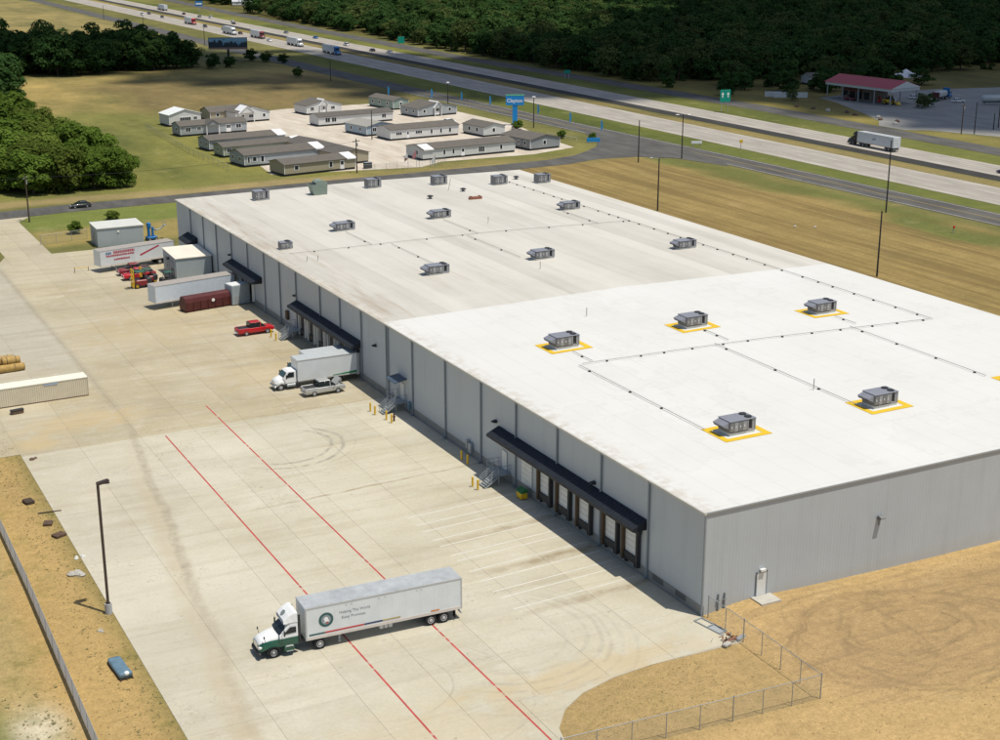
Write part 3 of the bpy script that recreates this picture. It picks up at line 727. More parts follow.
# dock doors
def dock(yc, wdt=2.35, open_=False, z0=1.12, z1=4.05, posts=True):
    a = MB()
    if open_:
        a.box(WX-.10, WX-.05, yc-wdt/2, yc+wdt/2, z0, z1); d = a.build('dock_door', hvac_dark, ware)  # open dock: dark panel in place of the shaded opening
    else:
        n = 5
        for i in range(n):
            za = z0+(z1-z0)*i/n; zb = z0+(z1-z0)*(i+1)/n
            a.cbox(WX-.12, WX-.05, yc-wdt/2, yc+wdt/2, za+.01, zb-.01, .02)
        d = a.build('dock_door', door_white, ware)
    if posts:
        for s in (-1, 1):
            q = MB(); q.cbox(WX-.50, WX-.055, yc+s*(wdt/2+.14)-(.08 if open_ else .15), yc+s*(wdt/2+.14)+(.08 if open_ else .15), .6, z1+.35, .04); q.build('door_seal', (post_brown if s > 0 else dark_metal) if not open_ else door_white, d)
            q = MB(); q.cbox(WX-.34, WX-.04, yc+s*.85-.16, yc+s*.85+.16, .45, 1.0, .04); q.build('dock_bumper', black_rubber, d)
        q = MB(); q.cbox(WX-.46, WX-.055, yc-wdt/2-.42, yc+wdt/2+.42, z1+.03, z1+.5, .05); q.build('head_seal', dark_metal, d)
        q = MB(); q.box(WX-.30, WX-.05, yc-wdt/2, yc+wdt/2, .80, 1.55); q.build('dock_leveler', dark_metal, d)
    return d
dock(32.3, posts=False)
for y in (28.0, 24.0, 19.8, 14.7, 11.0): dock(y)
for y in (102.0, 98.2, 94.2, 90.0, 86.0, 81.6): dock(y, 2.3, True, 1.12, 3.7)
for y in (134.5, 130.5, 126.5): dock(y, 2.3, True, 1.12, 3.7)
dock(160.5, 2.4, True, 1.12, 3.6)
b = MB(); b.box(WX-.10, WX-.045, 37.0, 38.1, 1.2, 3.4); d = b.build('personnel_door', door_white, ware)
b = MB(); b.box(WX-.10, WX-.045, 65.2, 66.3, 1.2, 3.4); b.build('personnel_door', door_white, ware)
b = MB(); b.box(5.3, 6.35, WY-.10, WY-.045, .70, 2.95); d = b.build('personnel_door', door_white, ware)
for (a, c, e, f) in ((5.2, 5.29, .70, 3.05), (6.36, 6.45, .70, 3.05), (5.2, 6.45, 2.96, 3.05)):
    q = MB(); q.box(a, c, WY-.13, WY-.046, e, f); q.build('door_frame', trim_grey, d)
q = MB(); q.box(5.55, 6.1, WY-.35, WY-.046, 3.15, 3.35); q.build('wall_lamp', lamp_clear, ware)
q = MB(); q.box(4.7, 6.9, WY-1.75, WY-.05, .35, .68); q.build('door_stoop', concrete_block, ware)
q = MB(); q.prismx([(WY-.05, 5.55), (WY-.05, 5.95), (WY-.35, 5.95), (WY-.62, 5.8), (WY-.62, 5.72), (WY-.2, 5.5)], 19.3, 19.85); wl = q.build('wall_lamp', hvac_body, ware)
q = MB(); q.box(19.52, 19.64, WY-.09, WY-.045, 4.9, 5.5); q.build('wall_conduit', trim_grey, ware)
for y, z in ((39.6, 6.25), (18.2, 6.35), (74.3, 6.2), (105.2, 6.1), (137.4, 6.0)):
    q = MB(); q.prism([(WX-.05, z-.15), (WX-.05, z+.2), (WX-.55, z+.12), (WX-.62, z), (WX-.3, z-.1)], y-.22, y+.22); q.build('wall_lamp', dark_metal, ware)
# gas meter / electrical boxes on the walls
for (y0, y1, z0, z1, m) in ((45.4, 46.1, .5, 1.7, galv), (46.3, 46.7, .9, 1.9, grey_paint), (108.6, 109.4, 1.5, 2.9, post_brown), (63.0, 63.5, .6, 1.6, tarp_blue)):
    q = MB(); q.cbox(WX-.45, WX-.05, y0, y1, z0, z1, .04); q.build('utility_box', m, ware)
for x in (1.0, 1.7):
    q = MB(); q.box(x-.05, x+.05, WY-.2, WY-.045, .1, 1.9); q.box(x-.2, x+.2, WY-.18, WY-.05, 1.2, 1.3); q.build('gas_riser', trim_grey, ware)
# painted yellow borders round the new roof units
UN = [(14.4, 15.4), (33.1, 15.1), (54.0, 14.6), (14.1, 50.2), (33.0, 50.0), (52.6, 48.3)]
for (x, y) in UN:
    a, c, wd = 2.9, 2.2, .75
    b = MB()
    for (x0, x1, y0, y1) in ((x-a, x+a, y-c, y-c+wd), (x-a, x+a, y+c-wd, y+c), (x-a, x-a+wd, y-c+wd, y+c-wd), (x+a-wd, x+a, y-c+wd, y+c-wd)):
        b.add([(x0, y0, roof_z(x0, y0)+.03), (x1, y0, roof_z(x1, y0)+.03), (x1, y1, roof_z(x1, y1)+.03), (x0, y1, roof_z(x0, y1)+.03)], [(0, 1, 2, 3)])
    b.build('yellow_border', paint_yellow, roof)

# ================================================================== ROOF EQUIPMENT
def hvac(L=3.7, D=2.2, H=1.75, curb=.35, hood=True):
    t = thing('rooftop_unit', 'grey rooftop unit', 'rooftop unit')
    x0, x1, y0, y1 = -L/2, L/2, -D/2, D/2
    b = MB(); b.box(x0+.05, x1-.05, y0+.05, y1-.05, -.06, curb); b.build('curb', curb_white, t)
    b = MB(); b.cbox(x0, x0+L*.68, y0, y1, curb, H, .04); body = b.build('body', hvac_body, t)
    for i in range(4):                                              # service panels, seam by seam
        a = x0+.08+i*(L*.68-.1)/4; c = a+(L*.68-.1)/4-.07
        b = MB(); b.box(a, c, y0-.035, y0-.001, curb+.12, H-.14); b.build('service_panel', hvac_light if i % 2 else hvac_body, body)
        b = MB(); b.box(a+.1, a+.2, y0-.06, y0-.036, curb+.5, curb+.75); b.build('latch', chrome, body)
    b = MB(); b.box(x0+.06, x0+L*.68-.06, y0-.03, y0-.002, curb+.01, curb+.10); b.build('base_rail', hvac_dark, body)
    # condenser end: corner posts, dark coil set back, grille top
    a = x0+L*.68+.002
    b = MB()
    for (px, py) in ((a+.05, y0+.05), (x1-.09, y0+.05), (x1-.09, y1-.05), (a+.05, y1-.05)): b.box(px-.05, px+.09, py-.05, py+.05, curb, H-.03)
    b.box(a, x1, y0, y1, curb, curb+.14); b.box(x1-.42, x1-.02, y0+.03, y1-.03, curb+.14, H-.05); b.build('condenser_frame', hvac_light, t)
    b = MB(); b.box(a+.08, x1-.45, y0+.16, y1-.16, curb+.14, H-.06); b.build('coil', hvac_dark, t)
    b = MB(); b.cbox(x0-.04, x1+.04, y0-.05, y1+.05, H, H+.07, .02); top = b.build('top_panel', hvac_top, t)
    for fy in (y0+D*.28, y0+D*.74):
        b = MB(); b.tube((x1-.62, fy, H+.07), (x1-.62, fy, H+.17), .40, .38, 14); b.tube((x1-.62, fy, H+.17), (x1-.62, fy, H+.19), .30, .30, 14); b.build('fan', hvac_dark, top)
    if hood:
        b = MB(); b.prism([(x0-.002, H-.02), (x0-.75, H-.30), (x0-.75, H-.42), (x0-.002, H-.75)], y0+.12, y1-.12); b.build('intake_hood', hvac_top, t)
        b = MB(); b.box(x0-.72, x0-.1, y0+.2, y1-.2, H-.55, H-.44); b.build('hood_filter', hvac_dark, t)
    return t
u0 = hvac(3.25, 2.0, 1.48, .28); u1 = hvac(3.3, 1.8, 1.3, .2)
G = 'rooftop units'
near_lab = ['grey rooftop unit on yellow border nearest the warehouse corner', 'grey rooftop unit on yellow border, middle of the front row', 'grey rooftop unit on yellow border cut by the right picture edge',
            'grey rooftop unit on yellow border nearest the old tan roof and dock eave', 'grey rooftop unit on yellow border, middle of the second row', 'grey rooftop unit on yellow border nearest the mown field']
for i, (x, y) in enumerate(UN):
    o = u0 if i == 0 else copy_tree(u0)
    o.location = (x, y, roof_z(x, y)+.03); tag(o, near_lab[i], 'rooftop unit', G)
old = [((16.7, 92.2), 'grey rooftop unit on old roof, left one of the row behind the white section'), ((34.9, 92.8), 'grey rooftop unit on old roof, middle one of the row behind the white section'), ((59.3, 90.0), 'grey rooftop unit on old roof, right one of the row behind the white section'),
       ((16.4, 128.3), 'grey rooftop unit on old roof, left one of the row beyond the long pipe'), ((34.9, 129.4), 'grey rooftop unit on old roof, middle one of the row beyond the long pipe'), ((59.7, 127.0), 'grey rooftop unit on old roof, right one of the row beyond the long pipe')]
for i, ((x, y), lb) in enumerate(old):
    o = u1 if i == 0 else copy_tree(u1)
    o.location = (x, y, roof_z(x, y)+.02); tag(o, lb, 'rooftop unit', G)
u2 = hvac(2.8, 2.0, 1.7, .2, False)
for i, (x, y, lb) in enumerate(((13.1, 162.0, 'boxy grey rooftop unit at the far left end of the roof'), (36.3, 163.2, 'boxy grey rooftop unit right of the green vent hood'), (49.5, 161.0, 'boxy grey rooftop unit on the far edge in front of the flags'),
                               (60.5, 156.3, 'boxy grey rooftop unit second from the far right corner'), (69.3, 154.5, 'boxy grey rooftop unit at the far right corner of the roof'))):
    o = u2 if i == 0 else copy_tree(u2)
    o.location = (x, y, roof_z(x, y)+.02); tag(o, lb, 'rooftop unit', G)
u3 = hvac(2.0, 1.4, 1.1, .15, False); u3.location = (2.9, 119.6, roof_z(2.9, 119.6)+.02); tag(u3, 'small grey rooftop unit close to the dock-side eave', 'rooftop unit', G)
# green vent hood
t = thing('vent_hood', 'tall grey-green vent hood flaring to a hooked top on the roof', 'vent hood', (24.6, 161.8, roof_z(24.6, 161.8)+.02))
b = MB(); b.loft([[(-1.3, -1, -.05), (1.3, -1, -.05), (1.3, 1, -.05), (-1.3, 1, -.05)], [(-1.5, -1, .6), (1.35, -1, .6), (1.35, 1, .6), (-1.5, 1, .6)], [(-1.9, -1.1, 2.0), (1.4, -1.1, 2.0), (1.4, 1.1, 2.0), (-1.9, 1.1, 2.0)]]); b.build('housing', hvac_green, t)
b = MB(); b.prism([(-.9, 2.0), (1.4, 2.0), (1.4, 2.35), (.5, 2.75), (-.5, 2.7), (-.9, 2.4)], -1.1, 1.1); b.build('cowl', hvac_green, t)
b = MB(); b.box(-1.8, -.95, -1.0, 1.0, 1.96, 2.06); b.build('throat', hvac_dark, t)
# small vents
for i, (x, y, lb) in enumerate(((41.2, 147.2, 'squat dark roof vent nearest the far middle of the roof'), (50.4, 151.9, 'squat roof vent with a mast beside it'), (66.5, 160.3, 'squat dark roof vent by the far right corner'))):
    t = thing('roof_vent', lb, 'roof vent', (x, y, roof_z(x, y)+.02), 0, 'small roof vents')
    b = MB(); b.tube((0, 0, -.05), (0, 0, .4), .28, .28, 10); b.build('stack', hvac_body, t)
    b = MB(); b.tube((0, 0, .4), (0, 0, .55), .62, .55, 12); b.tube((0, 0, .55), (0, 0, .68), .55, .1, 12); b.build('cap', hvac_dark, t)
t = thing('roof_skid', 'low orange-red box lying on the old roof', 'roof box', (48.7, 143.3, roof_z(48.7, 143.3)))
b = MB(); b.cbox(-1.3, 1.3, -.35, .35, .0, .5, .05); b.build('box', orange_red, t)
b = MB(); b.box(-1.0, -.8, -.4, .4, .5, .6); b.box(.8, 1.0, -.4, .4, .5, .6); b.build('lid_rib', rust, t)
for i, (x, y, h, lb) in enumerate(((48.0, 153.5, 2.4, 'leaning pipe mast on the far roof left of the vents'), (2.6, 108.9, .9, 'thin vent pipe at the dock eave, left of two'), (4.3, 108.7, .9, 'thin vent pipe at the dock eave, right of two'), (23.5, 60.5, 1.2, 'thin vent pipe on the white roof near the old section'), (31.0, 86.5, 1.2, 'thin vent pipe before the middle unit of the old roof'), (40.0, 121.0, 1.2, 'thin vent pipe beyond the long roof pipe'), (30.0, 22.3, 1.3, 'thin vent pipe left of the second front unit'))):
    t = thing('vent_pipe', lb, 'vent pipe', (x, y, roof_z(x, y)), 0, 'thin roof pipes')
    b = MB(); b.tube((0, 0, -.05), (.0 if i else .5, 0, h), .055, .055, 7); b.build('pipe', pipe_m, t)
    b = MB(); b.tube((0, 0, -.02), (0, 0, .16), .14, .08, 8); b.build('boot', curb_white, t)
# gas pipes on blocks
def roof_pipe(lb, pts, step=3.9, phase=1.0):
    t = thing('roof_pipe', lb, 'pipe', (0, 0, 0), 0, 'gas pipes on the roof')
    P3 = [Vector((x, y, roof_z(x, y)+.2)) for x, y in pts]
    b = MB()
    for a, c in zip(P3[:-1], P3[1:]):
        n = max(1, int((c-a).length/12))
        for i in range(n):
            p = a.lerp(c, i/n); q = a.lerp(c, (i+1)/n)
            p.z = roof_z(p.x, p.y)+.2; q.z = roof_z(q.x, q.y)+.2; b.tube(p, q, .04, .04, 6)
    b.build('pipe', pipe_m, t)
    s = MB(); s.cbox(-.17, .17, -.1, .1, 0, .16, .03); proto = None; d = phase
    for a, c in zip(P3[:-1], P3[1:]):
        L = (c-a).length; dirv = (c-a).normalized()
        while d < L:
            p = a+dirv*d
            if proto is None: o = proto = s.build('support_block', hvac_dark, t)
            else: o = proto.copy(); C.objects.link(o); o.parent = t
            o.location = (p.x, p.y, roof_z(p.x, p.y)+.005); o.rotation_euler = (0, 0, math.atan2(dirv.y, dirv.x)+math.pi/2+rnd.uniform(-.15, .15))
            d += step*rnd.uniform(.75, 1.3)
        d -= L
roof_pipe('long gas pipe on blocks running along the field side of the roof', [(63.2, 158), (63.2, 38.8)])
roof_pipe('gas pipe on blocks crossing the white roof section', [(62.8, 39.0), (12.2, 42.6)])
roof_pipe('gas pipe on blocks crossing the old roof section', [(63.0, 112.5), (2.0, 115.2)], 6.5)
for k, (x, ya, yb) in enumerate(((13.8, 42.9, 47.6), (33.0, 42.3, 47.6), (52.5, 41.4, 45.6), (11.6, 42.3, 17.0), (30.6, 41.8, 15.0), (50.8, 40.6, 17.2))):
    roof_pipe(['short pipe spur to the unit nearest the old roof', 'short pipe spur to the middle unit of the second row', 'short pipe spur to the unit near the mown field',
               'long pipe spur to the unit nearest the warehouse corner', 'long pipe spur to the middle unit of the front row', 'long pipe spur to the unit at the right picture edge'][k], [(x, ya), (x, yb)], 8.0 if k > 2 else 2.6, 2.4)
for k, (x, ya, yb, lb) in enumerate(((15.8, 114.8, 126, 'left pipe spur beyond the old roof cross pipe'), (34.3, 113.6, 127, 'middle pipe spur beyond the old roof cross pipe'), (57.0, 112.6, 125, 'right pipe spur beyond the old roof cross pipe'), (18.7, 113.6, 95, 'left pipe spur before the old roof cross pipe'), (32.0, 113.0, 94.5, 'middle pipe spur before the old roof cross pipe'))):
    roof_pipe(lb, [(x, ya), (x, yb)], 9.0, 3.0)

# ================================================================== WHEELS AND VEHICLES (local: nose towards +x, wheels on z=0)
def wheel(parent, x, y, r, wd, rimm=alloy, side=1):
    """tyre + rim; side=+1 outer face towards +y"""
    b = MB(); n = 18; secs = []
    for yy, rad in ((-wd/2, r*.80), (-wd/2+.03, r*.95), (-wd/2+.07, r), (wd/2-.07, r), (wd/2-.03, r*.95), (wd/2, r*.80), (wd/2-.02, r*.60)):
        secs.append([(x+rad*math.cos(2*math.pi*i/n), y+side*yy, r+rad*math.sin(2*math.pi*i/n)) for i in range(n)])
    b.loft(secs); o = b.build('wheel', black_rubber, parent, False)
    q = MB(); n = 12; f = y+side*(wd/2)
    q.loft([[(x+rad*math.cos(2*math.pi*i/n), yy, r+rad*math.sin(2*math.pi*i/n)) for i in range(n)] for rad, yy in ((r*.60, f-side*.03), (r*.58, f), (r*.34, f-side*.05), (r*.30, f+side*.01), (r*.1, f+side*.02))])
    q.build('rim', rimm, o); return o

def secs_x(lst):
    """list of (x, hw_bottom, hw_top, z0, z1, r) -> loft sections"""
    return [[(x, *q) for q in taper(a, c, z0, z1, r, 2)] for (x, a, c, z0, z1, r) in lst]

def car(name, label, cat, loc, rz, paint, kind='sedan', group=None, simple=False):
    t = thing(name, label, cat, loc, rz, group)
    if kind == 'suv': L, hood, zr, base, c0, c1 = 4.7, 1.02, 1.72, .30, -2.05, .75
    elif kind == 'pickup': L, hood, zr, base, c0, c1 = 5.8, 1.14, 1.92, .40, -.95, 1.15
    else: L, hood, zr, base, c0, c1 = 4.6, .86, 1.42, .22, -1.55, .65
    h = L/2; W = .98 if kind == 'pickup' else .90
    b = MB()
    if kind == 'pickup':
        b.loft(secs_x([(-h, W*.93, W*.93, base+.12, hood-.06, .1), (-h+.12, W, W*.97, base, hood, .1), (-1.02, W, W*.97, base, hood, .1), (.9, W, W*.95, base, hood+.03, .12), (h-.5, W*.98, W*.88, base, hood-.02, .16), (h-.08, W*.93, W*.82, base+.05, hood-.14, .2), (h, W*.85, W*.75, base+.18, hood-.28, .2)]))
    else:
        b.loft(secs_x([(-h, W*.82, W*.72, base+.16, hood-.06, .15), (-h+.14, W*.95, W*.85, base+.03, hood+.03, .2), (-1.2, W, W*.93, base, hood+.06, .2), (.7, W, W*.93, base, hood+.05, .2), (h-.6, W*.97, W*.86, base, hood-.08, .2), (h-.12, W*.9, W*.78, base+.03, hood-.2, .2), (h, W*.8, W*.66, base+.14, hood-.32, .15)]))
    body = b.build('body', paint, t, True)
    # greenhouse
    rw = W*.74
    b = MB()
    if kind == 'sedan': cs = [(c0-.45, W*.86, rw*1.05, hood, hood+.06, .03), (c0+.25, W*.9, rw, hood, zr-.04, .06), (c1-.55, W*.9, rw, hood, zr-.03, .06), (c1+.55, W*.86, rw*1.05, hood, hood+.06, .03)]
    elif kind == 'suv': cs = [(c0-.2, W*.88, rw*1.05, hood, hood+.15, .05), (c0, W*.92, rw*1.08, hood, zr-.05, .06), (c1-.5, W*.92, rw*1.08, hood, zr-.03, .06), (c1+.45, W*.88, rw*1.05, hood, hood+.08, .03)]
    else: cs = [(c0-.05, W*.92, rw*1.06, hood-.02, zr-.06, .05), (c0+.15, W*.93, rw*1.06, hood, zr-.04, .05), (c1-.45, W*.93, rw*1.04, hood, zr-.04, .05), (c1+.35, W*.9, rw*1.08, hood, hood+.08, .03)]
    b.loft(secs_x(cs)); gh = b.build('windows', glass, t)
    b = MB(); b.cbox(cs[1][0]-.03, cs[2][0]+.05, -rw*1.03, rw*1.03, zr-.045, zr+.015, .04); b.build('roof', paint, t)
    for s in (-1, 1):                                                # pillars
        for xp in ((cs[1][0]+.05, cs[2][0]-.02, (cs[1][0]+cs[2][0])/2)):
            q = MB(); hb = W*.925; ht = rw*1.05
            q.add([(xp-.06, s*hb, hood+.02), (xp+.06, s*hb, hood+.02), (xp+.05, s*ht, zr-.03), (xp-.05, s*ht, zr-.03), (xp-.06, s*(hb-.08), hood+.02), (xp+.06, s*(hb-.08), hood+.02), (xp+.05, s*(ht-.08), zr-.03), (xp-.05, s*(ht-.08), zr-.03)],
                  [(0, 1, 2, 3), (4, 7, 6, 5), (0, 4, 5, 1), (2, 6, 7, 3), (0, 3, 7, 4), (1, 5, 6, 2)])
            q.build('pillar', paint, gh)
    if kind == 'pickup':
        q = MB(); q.box(-h+.14, c0-.1, -W*.82, W*.82, hood-.02, hood+.012); q.build('bed', dark_metal, t)
        for s in (-1, 1):
            q = MB(); q.cbox(-h+.1, c0-.08, s*W*.9-.07, s*W*.9+.07, hood-.03, hood+.05, .02); q.build('bed_rail', paint, t)
    rad = .40 if kind == 'pickup' else .33
    for xw in (-h*.56, h*.60):
        for s in (-1, 1): wheel(t, xw, s*(W-.10), rad, .22, alloy, s)
    for s in (-1, 1):
        q = MB(); q.cbox(h-.16, h-.0, s*W*.58-.17, s*W*.58+.17, hood-.32, hood-.16, .03); q.build('headlight', lamp_clear, t)
        q = MB(); q.cbox(-h-.015, -h+.12, s*W*.72-.1, s*W*.72+.1, hood-.34, hood-.06, .02); q.build('tail_light', tail_red, t)
        q = MB(); q.cbox(c1-.02, c1+.14, s*(W+.1)-.08, s*(W+.1)+.08, hood+.02, hood+.16, .03); q.build('mirror', dark_metal, t)
    q = MB(); q.cbox(h-.1, h+.06, -W*.82, W*.82, base+.05, base+.27, .05); q.build('bumper', dark_metal if paint in (black_paint,) else paint if kind != 'pickup' else chrome, t)
    q = MB(); q.cbox(-h-.08, -h+.08, -W*.82, W*.82, base+.08, base+.28, .05); q.build('bumper', chrome if kind == 'pickup' else paint, t)
    return t

def trailer_parts(t, x0, x1, side_m=trailer_white, roof_m=trailer_roof_m, top=4.02, bot=1.12, hw=1.29, tandem=(1.75, 3.0), gear=True, rimm=alloy, doors=True):
    """van trailer from x0 (rear) to x1 (front); parts are children of t"""
    b = MB(); b.cbox(x0, x1, -hw, hw, bot, top-.03, .03); body = b.build('trailer_box', side_m, t)
    for s in (-1, 1):
        q = MB(); q.box(x0-.01, x1+.01, s*hw-.02, s*hw+.025 if s > 0 else s*hw+.02, bot-.05, bot+.22) if s > 0 else q.box(x0-.01, x1+.01, -hw-.025, -hw+.02, bot-.05, bot+.22)
        q.build('bottom_rail', MATS['rail_dusty'], body)
        q = MB(); q.box(x0-.01, x1+.01, s*hw-.03, s*hw+.03, top-.14, top-.02); q.build('top_rail', MATS['rail_grey'], body)
        for xx in (x0+.04, x1-.08):
            q = MB(); q.box(xx-.05, xx+.06, s*hw-.03, s*hw+.032, bot-.04, top-.03); q.build('corner_post', MATS['rail_grey'], body)
    n = int((x1-x0)/.62); b = MB()
    for i in range(n):                                              # roof skin with its cross bows
        a = x0+.02+(x1-x0-.04)*i/n; c = x0+.02+(x1-x0-.04)*(i+1)/n; z = top-.012
        b.add([(a, -hw+.03, z), (a, hw-.03, z), ((a+c)/2, hw-.03, z-.009), ((a+c)/2, -hw+.03, z-.009), (c, -hw+.03, z), (c, hw-.03, z)], [(0, 3, 2, 1), (3, 4, 5, 2)])
    b.build('roof', roof_m, body)
    n = int((x1-x0)/1.22)
    for i in range(1, n):                                           # side panel seams
        xx = x0+(x1-x0)*i/n
        for sy in (-hw, hw):
            q = MB(); q.box(xx-.03, xx+.03, sy-.008, sy+.008, bot+.23, top-.15); q.build('panel_seam', side_m, body)
    if doors:
        q = MB()
        for s in (-1, 1): q.box(x0-.05, x0-.001, min(s*.03, s*1.22), max(s*.03, s*1.22), bot+.05, top-.12)
        d = q.build('rear_door', side_m, body)
        for yy in (-.9, -.35, .35, .9):
            q = MB(); q.tube((x0-.08, yy, bot+.05), (x0-.08, yy, top-.15), .025, .025, 6); q.build('lock_rod', galv, d)
    q = MB(); q.box(x0-.03, x0+.07, -1.15, 1.15, .55, .66); q.box(x0-.01, x0+.06, -.8, -.7, .6, bot); q.box(x0-.01, x0+.06, .7, .8, .6, bot); q.build('rear_guard', galv, t)
    q = MB(); q.box(x0+.6, x0+4.4, -.5, .5, .80, bot-.05); q.build('bogie', dark_metal, t)
    for xw in tandem:
        for s in (-1, 1): wheel(t, x0+xw, s*(hw-.30), .52, .55, rimm, s)
    for s in (-1, 1):
        q = MB(); q.box(x0+.62, x0+.66, s*(hw-.3)-.28, s*(hw-.3)+.28, .25, 1.0); q.build('mud_flap', black_rubber, t)
    if gear:
        for s in (-1, 1):
            q = MB(); q.box(x1-3.2, x1-3.05, s*.85-.07, s*.85+.07, .15, bot); q.box(x1-3.27, x1-2.97, s*.85-.15, s*.85+.15, .06 if gear == 'down' else .28, .12 if gear == 'down' else .34)
            if gear == 'down': q.box(x1-3.18, x1-3.07, s*.85-.05, s*.85+.05, .0, .16)
            q.build('landing_leg', galv, t)
    return body
mat('rail_dusty', (.60, .55, .50), .6, .1, 1, 6); mat('rail_grey', (.46, .46, .44), .5, .1)

def tractor_parts(t, xf, upper=white_paint, lower=green_paint, sleeper=True, back=15.25, drive=(13.35,), zt=3.85, emblem=True):
    """conventional tractor: front bumper at xf, back of the cab at back"""
    xh = xf-.12                                                      # grille
    cowl = xf-1.95                                                   # foot of the windscreen
    ch = cowl-.85                                                    # head of the windscreen
    hw = 1.18
    b = MB()                                                         # cab shell, upper
    b.loft(secs_x([(back, hw, hw*.95, 1.62, 2.95, .10), (ch-.1, hw, hw*.94, 1.62, 2.95, .12), (ch+.12, hw, hw*.92, 1.62, 2.78, .12), (cowl+.05, hw, hw*.97, 1.62, 2.02, .1)]))
    cab = b.build('cab', upper, t)
    b = MB()                                                         # roof fairing
    b.loft(secs_x([(back-.02, hw*.985, hw*.93, 2.90, zt, .10), (back+.28, hw*.985, hw*.92, 2.90, zt+.04, .12), (back+.75, hw*.98, hw*.88, 2.90, zt-.20, .12), (back+1.2, hw*.97, hw*.84, 2.90, zt-.58, .10), (ch-.05, hw*.95, hw*.82, 2.88, 3.02, .05), (ch+.2, hw*.90, hw*.80, 2.78, 2.86, .03)]))
    fair = b.build('roof_fairing', upper, t)
    b = MB(); b.loft(secs_x([(cowl-.08, 1.02, .92, 1.45, 2.02, .14), (cowl+.7, .98, .84, 1.40, 1.90, .18), (xh-.35, .92, .74, 1.30, 1.70, .2), (xh, .84, .62, 1.20, 1.52, .15)])); b.build('hood', upper, t, True)
    b = MB()                                                         # lower cab and fenders
    b.loft(secs_x([(back, hw+.005, hw+.005, .95, 1.64, .06), (cowl+.1, hw+.005, hw, .95, 1.64, .06)]))
    b.loft(secs_x([(cowl+.09, hw, hw*.9, .92, 1.62, .10), (cowl+.8, hw, hw*.86, .98, 1.60, .15), (xh-.25, 1.12, .95, .72, 1.46, .2), (xh+.03, 1.0, .82, .62, 1.30, .2)]))
    low = b.build('lower_body', lower, t)
    # windscreen in two panes, side windows
    for s in (-1, 1):
        q = MB(); q.add([(ch+.16, s*.03, 2.76), (ch+.14, s*1.0, 2.72), (cowl+.09, s*1.08, 2.06), (cowl+.14, s*.03, 2.06)], [(0, 1, 2, 3)]); q.add([(ch+.12, s*.03, 2.74), (ch+.10, s*1.0, 2.70), (cowl+.05, s*1.08, 2.04), (cowl+.10, s*.03, 2.04)], [(3, 2, 1, 0)]); q.build('windscreen', glass, cab)
        q = MB(); y = s*(hw*.985)
        q.prism([(ch-.55, 2.08), (ch-.55, 2.60), (ch-.02, 2.62), (cowl-.42, 2.2), (cowl-.42, 2.04)], min(y, y+s*.03), max(y, y+s*.03)); q.build('side_window', glass, cab)
        q = MB(); q.prism([(ch-.80, 1.0), (ch-.80, 1.9), (ch-.77, 1.9), (ch-.77, 1.0)], s*hw-.02, s*hw+.02); q.build('door_seam', dark_metal, cab)
        q = MB(); q.cbox(cowl-.34, cowl-.22, s*(hw+.26)-.10, s*(hw+.26)+.10, 1.98, 2.5, .04); q.box(cowl-.30, cowl-.24, min(s*hw, s*(hw+.28)), max(s*hw, s*(hw+.28)), 2.52, 2.57); q.build('mirror', dark_metal, cab)
        q = MB(); q.tube((xh-.55, s*.98, 1.55), (xh-.45, s*1.02, 1.98), .02, .02, 6); q.cbox(xh-.5, xh-.40, s*1.02-.1, s*1.02+.1, 1.92, 2.14, .03); q.build('hood_mirror', dark_metal, t)
        q = MB(); q.cbox(xh-.30, xh+.06, s*.88-.13, s*.88+.13, .98, 1.22, .05); q.build('headlight', lamp_clear, t)
        q = MB(); q.cbox(back+.35, cowl-.25, s*(hw-.10)-.22, s*(hw-.10)+.22, .42, .95, .10); st = q.build('fuel_tank', lower, t)
        for zz in (.48, .93):
            q = MB(); q.box(back+.5, cowl-.45, s*(hw+.04)-.12, s*(hw+.04)+.12, zz, zz+.05); q.build('step', alloy, st)
        q = MB(); q.box(back-.26, back-.03, s*1.1-.03, s*1.1+.03, 1.0, zt-.25); q.build('side_extender', dark_metal, t)
        q = MB(); q.tube((back-.12, s*.9, .9), (back-.12, s*.9, 2.2), .07, .07, 8); q.build('exhaust', chrome, t) if s > 0 else None
    q = MB(); q.cbox(xh-.02, xh+.06, -.52, .52, .85, 1.46, .05); q.build('grille', chrome, t)
    q = MB(); q.cbox(xh-.15, xf+.04, -1.14, 1.14, .32, .72, .10); q.build('bumper', dark_metal, t)
    q = MB(); q.box(drive[0]-1.0, xh-.3, -.45, .45, .72, .98); q.build('chassis', dark_metal, t)
    for s in (-1, 1):
        wheel(t, xf-1.32, s*.98, .50, .32, alloy, s)
        q = MB(); n = 9; r0 = .60                                   # dark wheel arch
        q.loft([[(xf-1.32+rad*math.cos(math.pi*i/n), yy, .5+rad*math.sin(math.pi*i/n)) for i in range(n+1)] for rad, yy in ((r0, s*1.185), (r0-.06, s*1.19), (r0-.06, s*.9))], False); q.build('wheel_arch', dark_metal, low)
        for d in drive: wheel(t, d, s*.99, .52, .58, alloy, s)
    if emblem:
        q = MB(); q.tube((back+.9, 0, zt-.34), (back+.94, 0, zt-.30), .28, .28, 18)
        o = q.build('emblem', text_dark, fair)
    return cab

